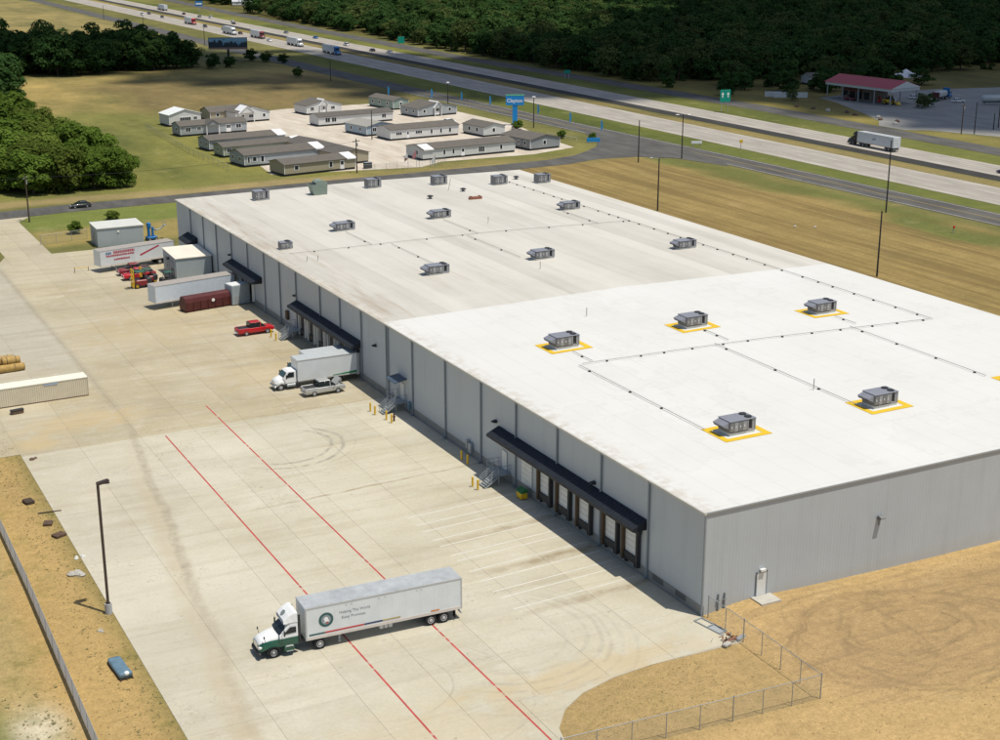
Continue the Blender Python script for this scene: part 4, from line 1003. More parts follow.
# ---- the semi in the yard (nose to the left, along -x)
semi = thing('semi_truck', 'white and green semi truck with long white trailer in the open yard', 'truck', (-20.1, 10.2, 0), 177.65)
body = trailer_parts(semi, 0, 14.6, top=4.12)
tractor_parts(semi, 18.75, drive=(13.35,))
yv = -1.29                                                           # sign: local +y is the side the camera sees (truck is turned round)
S = 1.30
q = MB(); q.tube((12.75, S, 2.72), (12.75, S+.012, 2.72), .66, .66, 28); em = q.build('emblem', stripe_green, body)
q = MB(); q.tube((12.75, S+.012, 2.72), (12.75, S+.02, 2.72), .44, .44, 24); q.build('emblem_ring', MATS['trim_grey'], em)
q = MB(); q.prism([(12.45, 2.5), (12.62, 2.95), (12.8, 3.0), (12.98, 2.8), (12.86, 2.62), (13.0, 2.45), (12.72, 2.55)], S+.02, S+.026); q.build('emblem_figure', sign_white, em)
q = MB(); q.prism([(12.5, 2.42), (12.62, 2.52), (12.76, 2.44), (12.68, 2.34)], S+.027, S+.031); q.build('emblem_figure', stripe_red, em)
MT = lambda x, z: Matrix(((-1, 0, 0, x), (0, 0, 1, S+.006), (0, 1, 0, z), (0, 0, 0, 1)))
text_mesh('lettering', 'Helping The World', .36, text_dark, body, MT(11.55, 3.02), .004, -.004)
text_mesh('lettering', 'Keep Promises.', .36, text_dark, body, MT(11.35, 2.52), .004, -.004)
for x0, x1, m in ((12.9, 14.3, stripe_green), (11.35, 12.88, stripe_red), (9.3, 11.33, stripe_red), (7.6, 9.28, stripe_navy), (5.9, 7.58, stripe_gold)):
    q = MB(); q.box(x0, x1, S-.005, S+.012, 1.46, 1.60); q.build('colour_stripe', m, body)
q = MB(); q.box(2.2, 3.0, S, S+.012, 1.38, 1.50); q.build('marker', amber, body)
for k in range(3):
    q = MB(); q.cbox(6.6+k*.42, 6.98+k*.42, .85, 1.15, .62, 1.02, .06); q.build('tool_box', alloy, semi)
for x in (10.9, 10.4, 7.9, 7.3, 4.3, 3.9):
    q = MB(); q.box(x-.05, x+.05, S, S+.012, 3.70, 3.80); q.build('rivet_plate', MATS['rail_grey'], body)

# ---- box trucks at the dock
def box_truck(label, loc, rz, green_stripe=True, cut=0.0):
    t = thing('box_truck', label, 'truck', loc, rz, 'box trucks at the dock')
    b = MB(); b.cbox(cut, 8.6, -1.28, 1.28, 1.05, 3.95, .05); bx = b.build('cargo_box', trailer_white, t)
    b = MB(); b.box(cut+.03, 8.57, -1.25, 1.25, 3.945, 3.965); b.build('roof', mat('box_roof', (.44, .47, .48), .5, .08), bx)
    for s in (-1, 1):
        b = MB(); b.box(cut-.01, 8.61, s*1.28-.03, s*1.28+.03, 1.0, 1.16); b.build('bottom_rail', MATS['rail_grey'], bx)
        b = MB(); b.box(cut-.01, 8.61, s*1.28-.03, s*1.28+.03, 3.83, 3.955); b.build('top_rail', MATS['rail_grey'], bx)
        if green_stripe:
            b = MB(); b.prism([(.1, 1.2), (.1, 1.5), (3.6, 1.28), (3.6, 1.2)], s*1.28-.02, s*1.28+.012) if s > 0 else b.prism([(.1, 1.2), (.1, 1.5), (3.6, 1.28), (3.6, 1.2)], -1.292, -1.26); b.build('green_stripe', mat('stripe_bright_green', (.02, .22, .07), .5, .1), bx)
    b = MB(); b.box(cut+.3, 10.6, -.45, .45, .70, 1.03); b.build('chassis', dark_metal, t)
    b = MB(); b.loft(secs_x([(8.75, 1.05, 1.0, .85, 2.55, .12), (9.75, 1.06, .98, .85, 2.6, .14), (10.02, 1.06, .96, .85, 2.42, .12), (10.5, 1.06, 1.02, .85, 1.78, .1)])); cab = b.build('cab', white_paint, t)
    b = MB(); b.loft(secs_x([(10.4, .95, .84, .95, 1.76, .14), (11.2, .92, .74, .85, 1.55, .2), (11.65, .82, .6, .70, 1.30, .2)])); b.build('hood', white_paint, t, True)
    for s in (-1, 1):
        b = MB(); b.loft(secs_x([(10.35, .16, .14, .80, 1.25, .08), (10.9, .2, .15, .95, 1.35, .1), (11.5, .16, .12, .6, 1.05, .1)])); 
        b.v = [(x, y+s*.92, z) for x, y, z in b.v]; b.build('fender', white_paint, t, True)
        b = MB(); b.prism([(9.05, 1.72), (9.05, 2.36), (9.75, 2.38), (10.15, 1.85), (10.15, 1.70)], s*1.045-.015, s*1.045+.015); b.build('side_window', glass, cab)
        b = MB(); b.cbox(10.15, 10.27, s*1.35-.12, s*1.35+.12, 1.6, 2.2, .03); b.build('mirror', dark_metal, cab)
        b = MB(); b.cbox(11.45, 11.66, s*.72-.13, s*.72+.13, .95, 1.15, .04); b.build('headlight', lamp_clear, t)
        wheel(t, 10.95, s*.93, .48, .28, alloy, s); wheel(t, 2.6+cut*.7, s*.92, .48, .52, alloy, s)
        b = MB(); b.cbox(8.85, 10.1, s*.98-.16, s*.98+.16, .45, .82, .06); b.build('step', galv, t)
    b = MB(); b.add([(10.07, -.92, 2.40), (10.07, .92, 2.40), (10.53, .98, 1.80), (10.53, -.98, 1.80), (10.04, -.92, 2.38), (10.04, .92, 2.38), (10.5, .98, 1.78), (10.5, -.98, 1.78)], [(0, 1, 2, 3), (7, 6, 5, 4), (0, 4, 5, 1), (3, 2, 6, 7), (1, 5, 6, 2), (0, 3, 7, 4)]); b.build('windscreen', glass_green, cab)
    b = MB(); b.cbox(11.58, 11.80, -1.1, 1.1, .45, .75, .07); b.build('bumper', chrome, t)
    b = MB(); b.cbox(11.62, 11.70, -.45, .45, .8, 1.22, .04); b.build('grille', chrome, t)
    return t
box_truck('white box truck with green stripe backed to the dock beside the silver pickup', (-1.35, 80.9, 0), 180)
t = box_truck('white box truck mostly hidden behind the other box truck at the dock', (1.1, 84.5, 0), 180, False, 2.5); t.scale = (1, 1, .88)

# ---- pickups
p = car('pickup_truck', 'silver pickup truck with its hood raised beside the white box truck', 'pickup', (-7.6, 76.4, 0), 1.5, silver_paint, 'pickup')
b = MB(); b.add([(1.52, -.82, 1.18), (1.52, .82, 1.18), (2.25, .75, 1.98), (2.25, -.75, 1.98), (1.48, -.82, 1.21), (1.48, .82, 1.21), (2.2, .75, 2.01), (2.2, -.75, 2.01)], [(0, 1, 2, 3), (7, 6, 5, 4), (0, 4, 5, 1), (3, 2, 6, 7), (1, 5, 6, 2), (0, 3, 7, 4)]); b.build('raised_hood', silver_paint, p)
b = MB(); b.box(1.55, 2.55, -.7, .7, 1.06, 1.125); b.build('engine_bay', dark_metal, p)
car('pickup_truck', 'bright red pickup truck parked by the far dock stairs', 'pickup', (-6.3, 108.9, 0), 2, red_paint, 'pickup')
car('pickup_truck', 'dark maroon pickup parked in front of the lettered trailer', 'pickup', (-12.9, 156.6, 0), 184, darkred_paint, 'pickup')
car('pickup_truck', 'red pickup parked between the maroon pickup and the forklift', 'pickup', (-13.0, 152.6, 0), 184, red_paint, 'pickup')
car('sedan', 'dark sedan driving on the service road past the trees', 'car', (-7.6, 224.9, .004), 184, mat('charcoal_paint', (.035, .04, .038), .3, .1, coat=.4), 'sedan')
car('hatchback', 'red car whose roof shows behind the lettered trailer', 'car', (-11.5, 171.5, 0), 10, mat('bright_red', (.5, .05, .03), .35, .1), 'sedan')

# ---- forklifts
def forklift(label, loc, rz, bodym, mastm, sc=1.0):
    t = thing('forklift', label, 'forklift', loc, rz, 'forklifts by the sheds'); t.scale = (sc, sc, sc)
    b = MB(); b.cbox(-1.5, .6, -.65, .65, .35, 1.15, .1); b.build('chassis', bodym, t)
    b = MB(); b.cbox(-1.7, -.9, -.68, .68, .4, 1.35, .12); b.build('counterweight', dark_metal, t)
    b = MB()
    for x, y in ((-.95, -.55), (-.95, .55), (.45, -.55), (.45, .55)): b.tube((x, y, 1.1), (x*.8, y*.9, 2.25), .05, .05, 6)
    b.build('overhead_guard', dark_metal, t)
    b = MB(); b.cbox(-.85, .5, -.6, .6, 2.22, 2.32, .03); b.build('guard_roof', mat('fork_green', (.03, .11, .07), .5, .1), t)
    b = MB(); b.cbox(-.75, -.2, -.3, .3, 1.15, 1.35, .05); b.cbox(-.8, -.68, -.3, .3, 1.3, 1.75, .04); b.build('seat', black_rubber, t)
    for s in (-1, 1):
        b = MB(); b.box(.78, .92, s*.42-.06, s*.42+.06, .15, 2.7); b.build('mast', mastm, t)
        b = MB(); b.box(.95, 2.0, s*.3-.06, s*.3+.06, .08, .14); b.build('fork', dark_metal, t)
        wheel(t, .45, s*.58, .36, .26, mastm, s); wheel(t, -1.2, s*.55, .28, .22, mastm, s)
    b = MB()
    for z in (.5, 1.3, 2.6): b.box(.80, .90, -.40, .40, z, z+.1)
    b.box(.93, .99, -.5, .5, .2, .7); b.build('carriage', mastm, t)
    return t
forklift('large dark red forklift with yellow mast beside the white trailer nose', (-14.6, 146.0, 0), 185, darkred_paint, yellow_paint, 1.25)
forklift('second dark red forklift standing against the first', (-12.6, 148.8, 0), 183, darkred_paint, yellow_paint, 1.1)
forklift('small black forklift between the grey shed and the white trailer', (-9.3, 146.2, 0), 10, black_paint, dark_metal, .95)

# ---- parked trailers
tr = thing('semi_trailer', 'white parked trailer with red and blue lettering behind the red pickups', 'trailer', (-4.0, 163.9, 0), 192)
tb = trailer_parts(tr, 0, 14.6, trailer_white, mat('dusty_roof', (.34, .31, .28), .7, .12), gear='down')
S2 = 1.295
for (x0, x1, z0, z1, m, gap) in ((12.4, 13.6, 3.15, 3.62, text_blue, .2), (7.9, 12.1, 3.2, 3.68, text_red, .2), (8.0, 13.5, 2.72, 3.05, text_red, .17), (8.9, 11.9, 2.0, 2.32, text_red, .15)):
    q = MB(); x = x0
    while x < x1-.1:
        wd = rnd.uniform(.16, .30); q.box(x, min(x+wd, x1), S2-.01, S2+.012, z0, z1-rnd.choice((0, 0, .06))); x += wd+gap*.4
    q.build('lettering', m, tb)
q = MB(); q.prism([(2.9, 3.45), (3.15, 3.65), (6.9, 2.4), (6.75, 2.1)], S2-.01, S2+.012); q.build('lettering', text_red, tb)
tr2 = thing('semi_trailer', 'plain white parked trailer next to the maroon compactor', 'trailer', (-2.2, 133.2, 0), 190.5)
trailer_parts(tr2, 0, 14.4, mat('trailer_bluewhite', (.60, .66, .72), .45, .06), MATS['dusty_roof'], gear='down')
# ---- compactor
t = thing('trash_compactor', 'maroon steel compactor container with rounded top beside the white trailer', 'compactor', (-8.5, 127.2, 0), 10)
b = MB(); b.loft([[(-4.0, *q) for q in [(-1.1, .25), (1.1, .25), (1.15, 1.6), (.9, 2.25), (.4, 2.5), (-.4, 2.5), (-.9, 2.25), (-1.15, 1.6)]], [(4.0, *q) for q in [(-1.1, .25), (1.1, .25), (1.15, 1.6), (.9, 2.25), (.4, 2.5), (-.4, 2.5), (-.9, 2.25), (-1.15, 1.6)]]]); body = b.build('container', maroon_paint, t)
for i in range(7):
    x = -3.9+i*1.3; b = MB(); b.box(x-.07, x+.07, -1.24, 1.24, .25, 1.7); b.build('rib', maroon_paint, body)
b = MB(); b.box(-4.05, 4.05, -.9, -.6, .0, .26); b.box(-4.05, 4.05, .6, .9, .0, .26); b.build('skid_rail', maroon_paint, t)
b = MB(); b.tube((.8, -1.26, 1.5), (.8, -1.28, 1.5), .28, .28, 14); b.build('round_label', sign_white, body)
t = thing('compactor_hopper', 'pale grey compactor charge box between maroon container and dock wall', 'compactor hopper', (-3.2, 127.9, 0), 10)
b = MB(); b.cbox(-1.25, 2.0, -1.3, 1.3, .1, 3.3, .05); b.build('charge_box', shed_wall, t)
b = MB(); b.cbox(-1.1, 1.85, -1.15, 1.15, 3.3, 3.36, .02); b.build('lid', white_paint, t)
b = MB(); b.box(-.9, .1, -1.34, -1.302, .2, 1.6); b.build('hatch', grey_paint, t)
b = MB(); b.box(-1.2, -1.0, -1.2, 1.2, 0, .1); b.box(1.0, 1.2, -1.2, 1.2, 0, .1); b.build('skid', dark_metal, t)

# ---- sheds
def shed(label, x0, x1, y0, y1, h, hf, doors, rm=None):
    t = thing('storage_shed', label, 'shed', ((x0+x1)/2, (y0+y1)/2, 0), 0, 'grey metal sheds')
    a, c = (x1-x0)/2, (y1-y0)/2; n = int((x1-x0)/.4)
    b = MB(); b.add([(-a, -c, -.02), (a, -c, -.02), (a, c, -.02), (-a, c, -.02), (-a, -c, h), (a, -c, h), (a, c, hf), (-a, c, hf)], [(0, 3, 2, 1), (4, 5, 6, 7), (0, 1, 5, 4), (1, 2, 6, 5), (2, 3, 7, 6), (3, 0, 4, 7)]); wl = b.build('wall', shed_wall, t)
    for i in range(1, n):
        x = -a+2*a*i/n; q = MB(); q.box(x-.03, x+.03, -c-.03, -c+.01, 0, h-.12); q.build('rib', shed_wall, wl)
    b = MB(); e = .15; b.add([(-a-e, -c-e, h), (a+e, -c-e, h), (a+e, c+e, hf), (-a-e, c+e, hf), (-a-e, -c-e, h+.14), (a+e, -c-e, h+.14), (a+e, c+e, hf+.14), (-a-e, c+e, hf+.14)], [(0, 3, 2, 1), (4, 5, 6, 7), (0, 1, 5, 4), (1, 2, 6, 5), (2, 3, 7, 6), (3, 0, 4, 7)]); b.build('roof', rm or shed_roof, t)
    for (s, e2, top) in doors:
        q = MB(); q.box(-a-.06, -a+.01, s, e2, .05, top); d = q.build('door', trim_grey, t)
        q = MB(); q.box(-a-.10, -a-.061, (s+e2)/2-.3, (s+e2)/2-.1, top*.5, top*.62); q.build('handle', dark_metal, d)
    return t
s1 = shed('grey metal shed on the grass edge beyond the lettered trailer', -13.5, -4.6, 181.6, 187.6, 3.55, 3.75, [(-.6, 1.6, 2.6)], mat('shed_roof_grey', (.58, .58, .54), .6, .06, .4))
q = MB(); q.tube((-.4, -3.03, 2.75), (-.4, -3.12, 2.75), .25, .2, 10); q.build('wall_lamp', lamp_clear, s1)
s2 = shed('grey metal shed with cream roof standing against the warehouse wall', -7.4, -1.05, 148.2, 156.6, 3.75, 4.1, [(-2.6, -.2, 3.0), (.2, 2.6, 3.0)])
q = MB(); q.tube((-3.26, .2, 3.1), (-3.6, .2, 3.1), .25, .3, 8); q.build('vent', dark_metal, s2)
t = thing('boom_lift', 'blue boom lift with its arm reaching to the warehouse corner', 'lift', (-2.6, 183.6, 0), 10); t.scale = (.78, .78, .82)
b = MB(); b.cbox(-1.3, 1.3, -.9, .9, .35, .95, .1); b.build('chassis', blue_paint, t)
b = MB(); b.box(-.9, -.4, -.35, .35, .95, 3.6); b.box(.2, .6, -.3, .3, .95, 3.2); b.build('mast', blue_paint, t)
b = MB(); b.tube((-.6, 0, 3.5), (1.3, 0, 2.3), .2, .2, 6); b.tube((1.3, 0, 2.3), (2.6, 0, 2.5), .17, .17, 6); b.tube((2.6, 0, 2.5), (3.6, 0, 3.3), .15, .15, 6); b.build('boom', mat('lift_blue_grey', (.22, .30, .34), .5, .1), t)
b = MB(); b.cbox(-1.0, -.1, -.5, .5, 3.2, 4.3, .1); b.build('turret', blue_paint, t)
b = MB(); b.box(3.3, 4.1, -.5, .5, 3.2, 3.3)
for x in (3.32, 4.05):
    for y in (-.48, .45): b.box(x, x+.05, y, y+.05, 3.3, 4.2)
b.box(3.3, 4.1, -.5, -.45, 4.15, 4.2); b.box(3.3, 4.1, .45, .5, 4.15, 4.2); b.build('basket', galv, t)
for x in (-.85, .85):
    for s in (-1, 1): wheel(t, x, s*.95, .42, .3, alloy, s)

# ---- tan container, straw rolls, yard bits
t = thing('shipping_container', 'long tan corrugated container lying along the left edge of the yard', 'container', (-41.6, 90.9, 0), 1.5)
b = MB(); n = 46; prof = []
for i in range(n):
    x = -6.05+12.1*i/n; p = 12.1/n
    prof += [(x, 0), (x+p*.3, 0), (x+p*.5, .045), (x+p*.8, .045)]
prof.append((6.05, 0)); vs2 = []
for x, d in prof:
    vs2 += [(x, -1.2+d, .12), (x, -1.2+d, 2.5), (x, 1.2-d, .12), (x, 1.2-d, 2.5)]
fs2 = []
for i in range(len(prof)-1):
    a = 4*i; c = a+4; fs2 += [(a, c, c+1, a+1), (a+2, a+3, c+3, c+2)]
b.add(vs2, fs2); b.box(-6.05, -6.0, -1.2, 1.2, .12, 2.5); b.box(6.0, 6.05, -1.2, 1.2, .12, 2.5); bd = b.build('side_wall', tan_panel, t)
b = MB(); b.box(-6.08, 6.08, -1.22, 1.22, 2.5, 2.60); b.build('roof', mat('container_roof', (.74, .71, .60), .6, .06), t)
b = MB(); b.box(-6.08, 6.08, -1.22, -1.12, 0, .13); b.box(-6.08, 6.08, 1.12, 1.22, 0, .13); b.build('base_rail', rust, t)
for x in (-6.1, 6.0):
    for s in (-1.24, 1.14):
        b = MB(); b.box(x, x+.1, s, s+.1, 0, 2.62); b.build('corner_post', tan_panel, t)
b = MB(); b.prism([(.3, 2.42), (2.2, 2.42), (2.1, 2.18), (.35, 2.24)], -1.235, -1.222); b.build('blue_tarp_flap', mat('flap_blue', (.33, .42, .55), .7, .1), bd)
def roll(label, loc, rz, L, r, m=straw):
    t = thing('straw_roll', label, 'straw roll', loc, rz, 'straw rolls stacked by the container')
    n = 14; secs = []
    for k in range(9):
        x = -L/2+L*k/8; rr_ = r*(1+.04*math.sin(k*2.3+loc[0]))*(.90 if k in (0, 8) else 1)
        secs.append([(x, rr_*math.cos(2*math.pi*i/n), r+rr_*math.sin(2*math.pi*i/n)) for i in range(n)])
    b = MB(); b.loft(secs); o = b.build('roll', m, t, True)
    for x in (-L*.25, L*.25):
        q = MB(); q.tube((x-.03, 0, r), (x+.03, 0, r), r*1.055, r*1.055, 14); q.build('band', wood, o)
    return t
roll('golden straw roll, front one on the ground at the left edge', (-43.6, 105.6, 0), 4, 5.4, .55)
roll('golden straw roll on the ground behind the front one', (-43.8, 106.9, 0), 2, 5.2, .55)
roll('golden straw roll at the back on the ground', (-44.2, 108.2, 0), 0, 5.0, .55)
roll('short straw roll lying on top, nearest the camera', (-42.6, 106.2, .92), 6, 2.4, .55)
roll('straw roll on top, left at the picture edge', (-45.3, 106.3, .92), 6, 2.6, .5)
roll('dull straw roll topmost of the back stack', (-43.6, 107.6, .93), 3, 3.2, .5, mat('straw_dull', (.38, .27, .12), .9, .2, 2, 20))
b = MB(); b.cbox(-.8, .8, -.35, .35, 0, .5, .08); t = thing('pallet_box', 'small dark box lying before the tan container', 'box', (-45.3, 86.6, 0), 8); b.build('box', rust, t); b = MB(); b.box(-.84, .84, -.39, .39, .5, .55); b.build('lid', dark_metal, t)

# ---- yellow bollards, hydrant
first = None
for (x, y, lb) in ((-5.0, 66.4, 'yellow bollard left of the middle stairs, farther of the pair'), (-5.0, 64.9, 'yellow bollard left of the middle stairs, nearer of the pair'), (-4.5, 62.4, 'yellow bollard right of the middle stairs, farther of the pair'), (-4.4, 61.0, 'yellow bollard right of the middle stairs, nearer of the pair'),
                   (-2.4, 45.2, 'yellow bollard in the wall shade by the meter, farther of the pair'), (-2.4, 43.6, 'yellow bollard in the wall shade by the meter, nearer of the pair'), (-5.0, 37.1, 'yellow bollard left of the near stairs, farther of the pair'), (-4.9, 36.0, 'yellow bollard left of the near stairs, nearer of the pair'),
                   (-4.8, 105.6, 'yellow bollard in front of the red pickup, farther of the pair'), (-4.8, 103.4, 'yellow bollard in front of the red pickup, nearer of the pair')):
    if first is None:
        first = t = thing('bollard', lb, 'bollard', (x, y, 0), 0, 'yellow bollards along the dock')
        b = MB(); b.tube((0, 0, -.02), (0, 0, 1.18), .12, .12, 10); b.tube((0, 0, 1.18), (0, 0, 1.26), .12, .04, 10); b.build('post', yellow_paint, t)
        b = MB(); b.tube((0, 0, -.01), (0, 0, .05), .22, .2, 10); b.build('footing', concrete_block, t)
    else:
        t = copy_tree(first); t.location = (x, y, 0); t['label'] = lb
t = thing('fire_hydrant', 'dark red hydrant post beside the middle stairs bollards', 'hydrant', (-3.8, 61.6, 0))
b = MB(); b.tube((0, 0, -.02), (0, 0, .85), .12, .11, 10); b.tube((0, 0, .85), (0, 0, 1.02), .15, .06, 10); b.build('barrel', maroon_paint, t)
b = MB(); b.tube((-.2, 0, .6), (.2, 0, .6), .06, .06, 8); b.tube((0, -.2, .6), (0, 0, .6), .08, .08, 8); b.build('outlet', maroon_paint, t)
t = thing('trash_cart', 'green and yellow wheeled bin standing under the near awning', 'bin', (-1.75, 31.6, 0), 0); t.scale = (.8, .8, .85)
b = MB(); b.cbox(-.5, .5, -.7, .7, .12, .95, .05); b.build('tub', yellow_paint, t)
b = MB(); b.prism([(-.55, .95), (.55, .95), (.55, 1.35), (.2, 1.45), (-.55, 1.1)], -.74, .74); b.build('lid', mat('bin_green', (.03, .16, .05), .5, .1), t)
for x in (-.35, .35):
    for s in (-.5, .5):
        b = MB(); b.tube((x, s-.05, .09), (x, s+.05, .09), .09, .09, 10); b.build('caster', black_rubber, t)

# ---- steel stairs to the dock platforms
def stairs(label, y, wdt=1.3, foot=-4.1, plat=(-2.35, -.78), pl_len=2.8, canopy=False):
    t = thing('dock_stairs', label, 'stairs', (0, y, 0), 0, 'steel stairs along the dock wall')
    zt = 1.2; n = 7; x0, x1 = foot, plat[0]
    for i in range(n):
        x = x0+(x1-x0)*i/n; z = zt*(i+1)/n
        b = MB(); b.box(x, x+(x1-x0)/n+.03, -wdt/2, wdt/2, z-.05, z); b.build('tread', galv, t)
    b = MB(); b.box(plat[0], plat[1], -wdt/2, -wdt/2+pl_len, zt-.08, zt); b.build('platform', galv, t)
    for s in (-wdt/2, wdt/2):
        b = MB(); b.add([(x0, s-.04, .02), (x1, s-.04, zt-.02), (x1, s-.04, zt-.22), (x0+.2, s-.04, .0), (x0, s+.04, .02), (x1, s+.04, zt-.02), (x1, s+.04, zt-.22), (x0+.2, s+.04, .0)], [(0, 1, 2, 3), (7, 6, 5, 4), (0, 4, 5, 1), (1, 5, 6, 2), (2, 6, 7, 3), (3, 7, 4, 0)]); b.build('stringer', galv, t)
        b = MB()
        for k in (.45, .75, 1.05): b.tube((x0+.05, s, k), (x1, s, zt+k), .03, .03, 6)
        for k in (0, .5, 1): b.tube((x0+.05+(x1-x0-.05)*k, s, zt*k), (x0+.05+(x1-x0-.05)*k, s, zt*k+1.05), .03, .03, 6)
        b.build('handrail', galv, t)
    b = MB(); ye = -wdt/2+pl_len
    for k in (.55, 1.05):
        b.tube((plat[0], wdt/2, zt+k), (plat[0], ye, zt+k), .03, .03, 6); b.tube((plat[0], ye, zt+k), (plat[1], ye, zt+k), .03, .03, 6); b.tube((plat[0], -wdt/2, zt+k), (plat[1], -wdt/2, zt+k), .03, .03, 6)
    for (x, yy) in ((plat[0], ye), (plat[0], wdt/2), (plat[1]-.1, ye), (plat[1]-.1, -wdt/2), ((plat[0]+plat[1])/2, ye)): b.tube((x, yy, 0 if x == plat[0] else zt-.05), (x, yy, zt+1.05), .035, .035, 6)
    b.build('guard_rail', galv, t)
    b = MB(); b.box(plat[1]-.12, plat[1]-.02, -wdt/2+.1, -wdt/2+.2, 0, zt-.05); b.box(plat[1]-.12, plat[1]-.02, ye-.2, ye-.1, 0, zt-.05); b.box(plat[0]+.02, plat[0]+.12, -wdt/2+.02, -wdt/2+.12, 0, zt-.05); b.build('support_leg', galv, t)
    if canopy:
        b = MB(); b.prism([(WX-.06, 4.25), (-2.5, 3.95), (-2.5, 4.05), (WX-.06, 4.35)], -wdt/2-.1, ye); b.build('canopy', mat('canopy_blue_grey', (.06, .09, .13), .4, .1), t)
        b = MB(); b.tube((-2.3, -wdt/2+.1, zt), (-2.3, -wdt/2+.1, 4.0), .05, .05, 6); b.tube((-2.3, ye-.2, zt), (-2.3, ye-.2, 4.0), .05, .05, 6); b.build('canopy_post', galv, t)
    return t
stairs('steel stairs with railings under the near awning', 36.6); stairs('steel stairs with a small blue canopy at the middle of the wall', 65.0, canopy=True); stairs('steel stairs by the far dock next to the red pickup', 103.6)

# ================================================================== MANUFACTURED HOMES
HW = {}
def hwall(n, c): 
    if n not in HW: HW[n] = mat('siding_'+n, c, .7, .05, .6, 7)
    return HW[n]
hwall('white', (.62, .62, .60)); hwall('grey', (.33, .36, .37)); hwall('pale', (.50, .52, .50)); hwall('sage', (.33, .36, .28)); hwall('tan', (.36, .32, .23)); hwall('green', (.25, .32, .28)); hwall('blue', (.34, .42, .48)); hwall('dark', (.24, .26, .27)); hwall('putty', (.46, .46, .42))
def home(label, x, y, rz, L, D, wm, rm, h=2.9, rise=.9, wins=(), ridge='x', white_end=False, trim=True, group='manufactured homes on the lot', porch=None, edge=False):
    """x,y = near-left corner of the floor; local x runs along the near long wall, local y into the depth"""
    t = thing('manufactured_home', label, 'house', (x, y, -.02), rz, group)
    f = .55
    b = MB(); b.box(.15, L-.15, .15, D-.15, -.05, f); b.build('skirting', dark_metal, t)
    b = MB()
    if ridge == 'x':
        b.prismx([(0, f), (D, f), (D, h), (D/2, h+rise), (0, h)], 0, L)
    else:
        b.prism([(0, f), (L, f), (L, h), (L/2, h+rise), (0, h)], 0, D)
    wl = b.build('wall', wm, t)
    e = .28; b = MB()
    if ridge == 'x':
        for (ya, za, yb, zb) in ((-e, h-.10*rise, D/2, h+rise+.02), (D+e, h-.10*rise, D/2, h+rise+.02)):
            b.add([(-e, ya, za), (L+e, ya, za), (L+e, yb, zb), (-e, yb, zb), (-e, ya, za+.12), (L+e, ya, za+.12), (L+e, yb, zb+.12), (-e, yb, zb+.12)], [(0, 3, 2, 1), (4, 5, 6, 7), (0, 1, 5, 4), (1, 2, 6, 5), (3, 0, 4, 7)])
    else:
        for (xa, za, xb, zb) in ((-e, h-.10*rise, L/2, h+rise+.02), (L+e, h-.10*rise, L/2, h+rise+.02)):
            b.add([(xa, -e, za), (xb, -e, zb), (xb, D+e, zb), (xa, D+e, za), (xa, -e, za+.12), (xb, -e, zb+.12), (xb, D+e, zb+.12), (xa, D+e, za+.12)], [(0, 1, 2, 3), (4, 7, 6, 5), (0, 4, 5, 1), (3, 2, 6, 7), (0, 3, 7, 4)])
    rf = b.build('roof', rm, t)
    if edge:
        b = MB(); b.box(-e, L+e, D/2-.35, D/2+.35, h+rise+.12, h+rise+.20); b.build('ridge_strip', sign_white, rf)
    if white_end:
        b = MB(); b.add([(L-2.6, -e-.05, h+.06), (L+e+.05, -e-.05, h+.06), (L+e+.05, D/2, h+rise+.18), (L-2.6, D/2, h+rise+.18)], [(0, 1, 2, 3)]); b.add([(L-2.6, -e-.05, h-.2), (L+e+.05, -e-.05, h-.2), (L+e+.05, -e-.05, h+.06), (L-2.6, -e-.05, h+.06)], [(0, 1, 2, 3)]); b.build('white_roof_sheet', sign_white, rf)
    if trim:
        for (a, c) in ((-.03, .1), (L-.1, L+.03)):
            b = MB(); b.box(a, c, -.03, .12, f, h-.02); b.build('corner_trim', sign_white, wl)
    for (u, wdt, z0, z1, face) in wins:
        if face == 'n': P = lambda a, c, d0, d1: (a, c, -d1, -d0)
        b = MB()
        if face == 'n': b.box(u-.12, u+wdt+.12, -.05, .02, z0-.12, z1+.12)
        elif face == 'l': b.box(-.05, .02, u-.12, u+wdt+.12, z0-.12, z1+.12)
        else: b.box(L-.02, L+.05, u-.12, u+wdt+.12, z0-.12, z1+.12)
        isd = z0 < .8
        fr = b.build('door' if isd else 'window', sign_white, wl)
        k = max(1, round(wdt/.75))
        for i in range(k):
            a = u+wdt*i/k+.05; c = u+wdt*(i+1)/k-.05; b = MB()
            if isd: zz0, zz1 = (z0+z1)/2, z1-.15
            else: zz0, zz1 = z0+.03, z1-.03
            if face == 'n': b.box(a, c, -.07, -.04, zz0, zz1)
            elif face == 'l': b.box(-.07, -.04, a, c, zz0, zz1)
            else: b.box(L+.04, L+.07, a, c, zz0, zz1)
            b.build('pane', glass, fr)
    if porch:
        (u0, u1, dep, pm, prm) = porch
        b = MB(); b.prism([(u0, h-.15), (u1, h-.15), ((u0+u1)/2, h+rise+.25)], -dep, .3); p = b.build('porch_gable', pm, t)
        b = MB()
        for (xa, xb) in ((u0-.25, (u0+u1)/2), (u1+.25, (u0+u1)/2)):
            za, zb = h-.25, h+rise+.27
            b.add([(xa, -dep-.2, za), (xb, -dep-.2, zb), (xb, D*.45, zb), (xa, D*.45, za), (xa, -dep-.2, za+.14), (xb, -dep-.2, zb+.14), (xb, D*.45, zb+.14), (xa, D*.45, za+.14)], [(0, 1, 2, 3), (4, 7, 6, 5), (0, 4, 5, 1), (3, 2, 6, 7), (0, 3, 7, 4)])
        b.build('porch_roof', prm, p)
        for xx in (u0+.15, u1-.15):
            b = MB(); b.box(xx-.1, xx+.1, -dep, -dep+.2, -.03, h-.15); b.build('porch_post', sign_white, p)
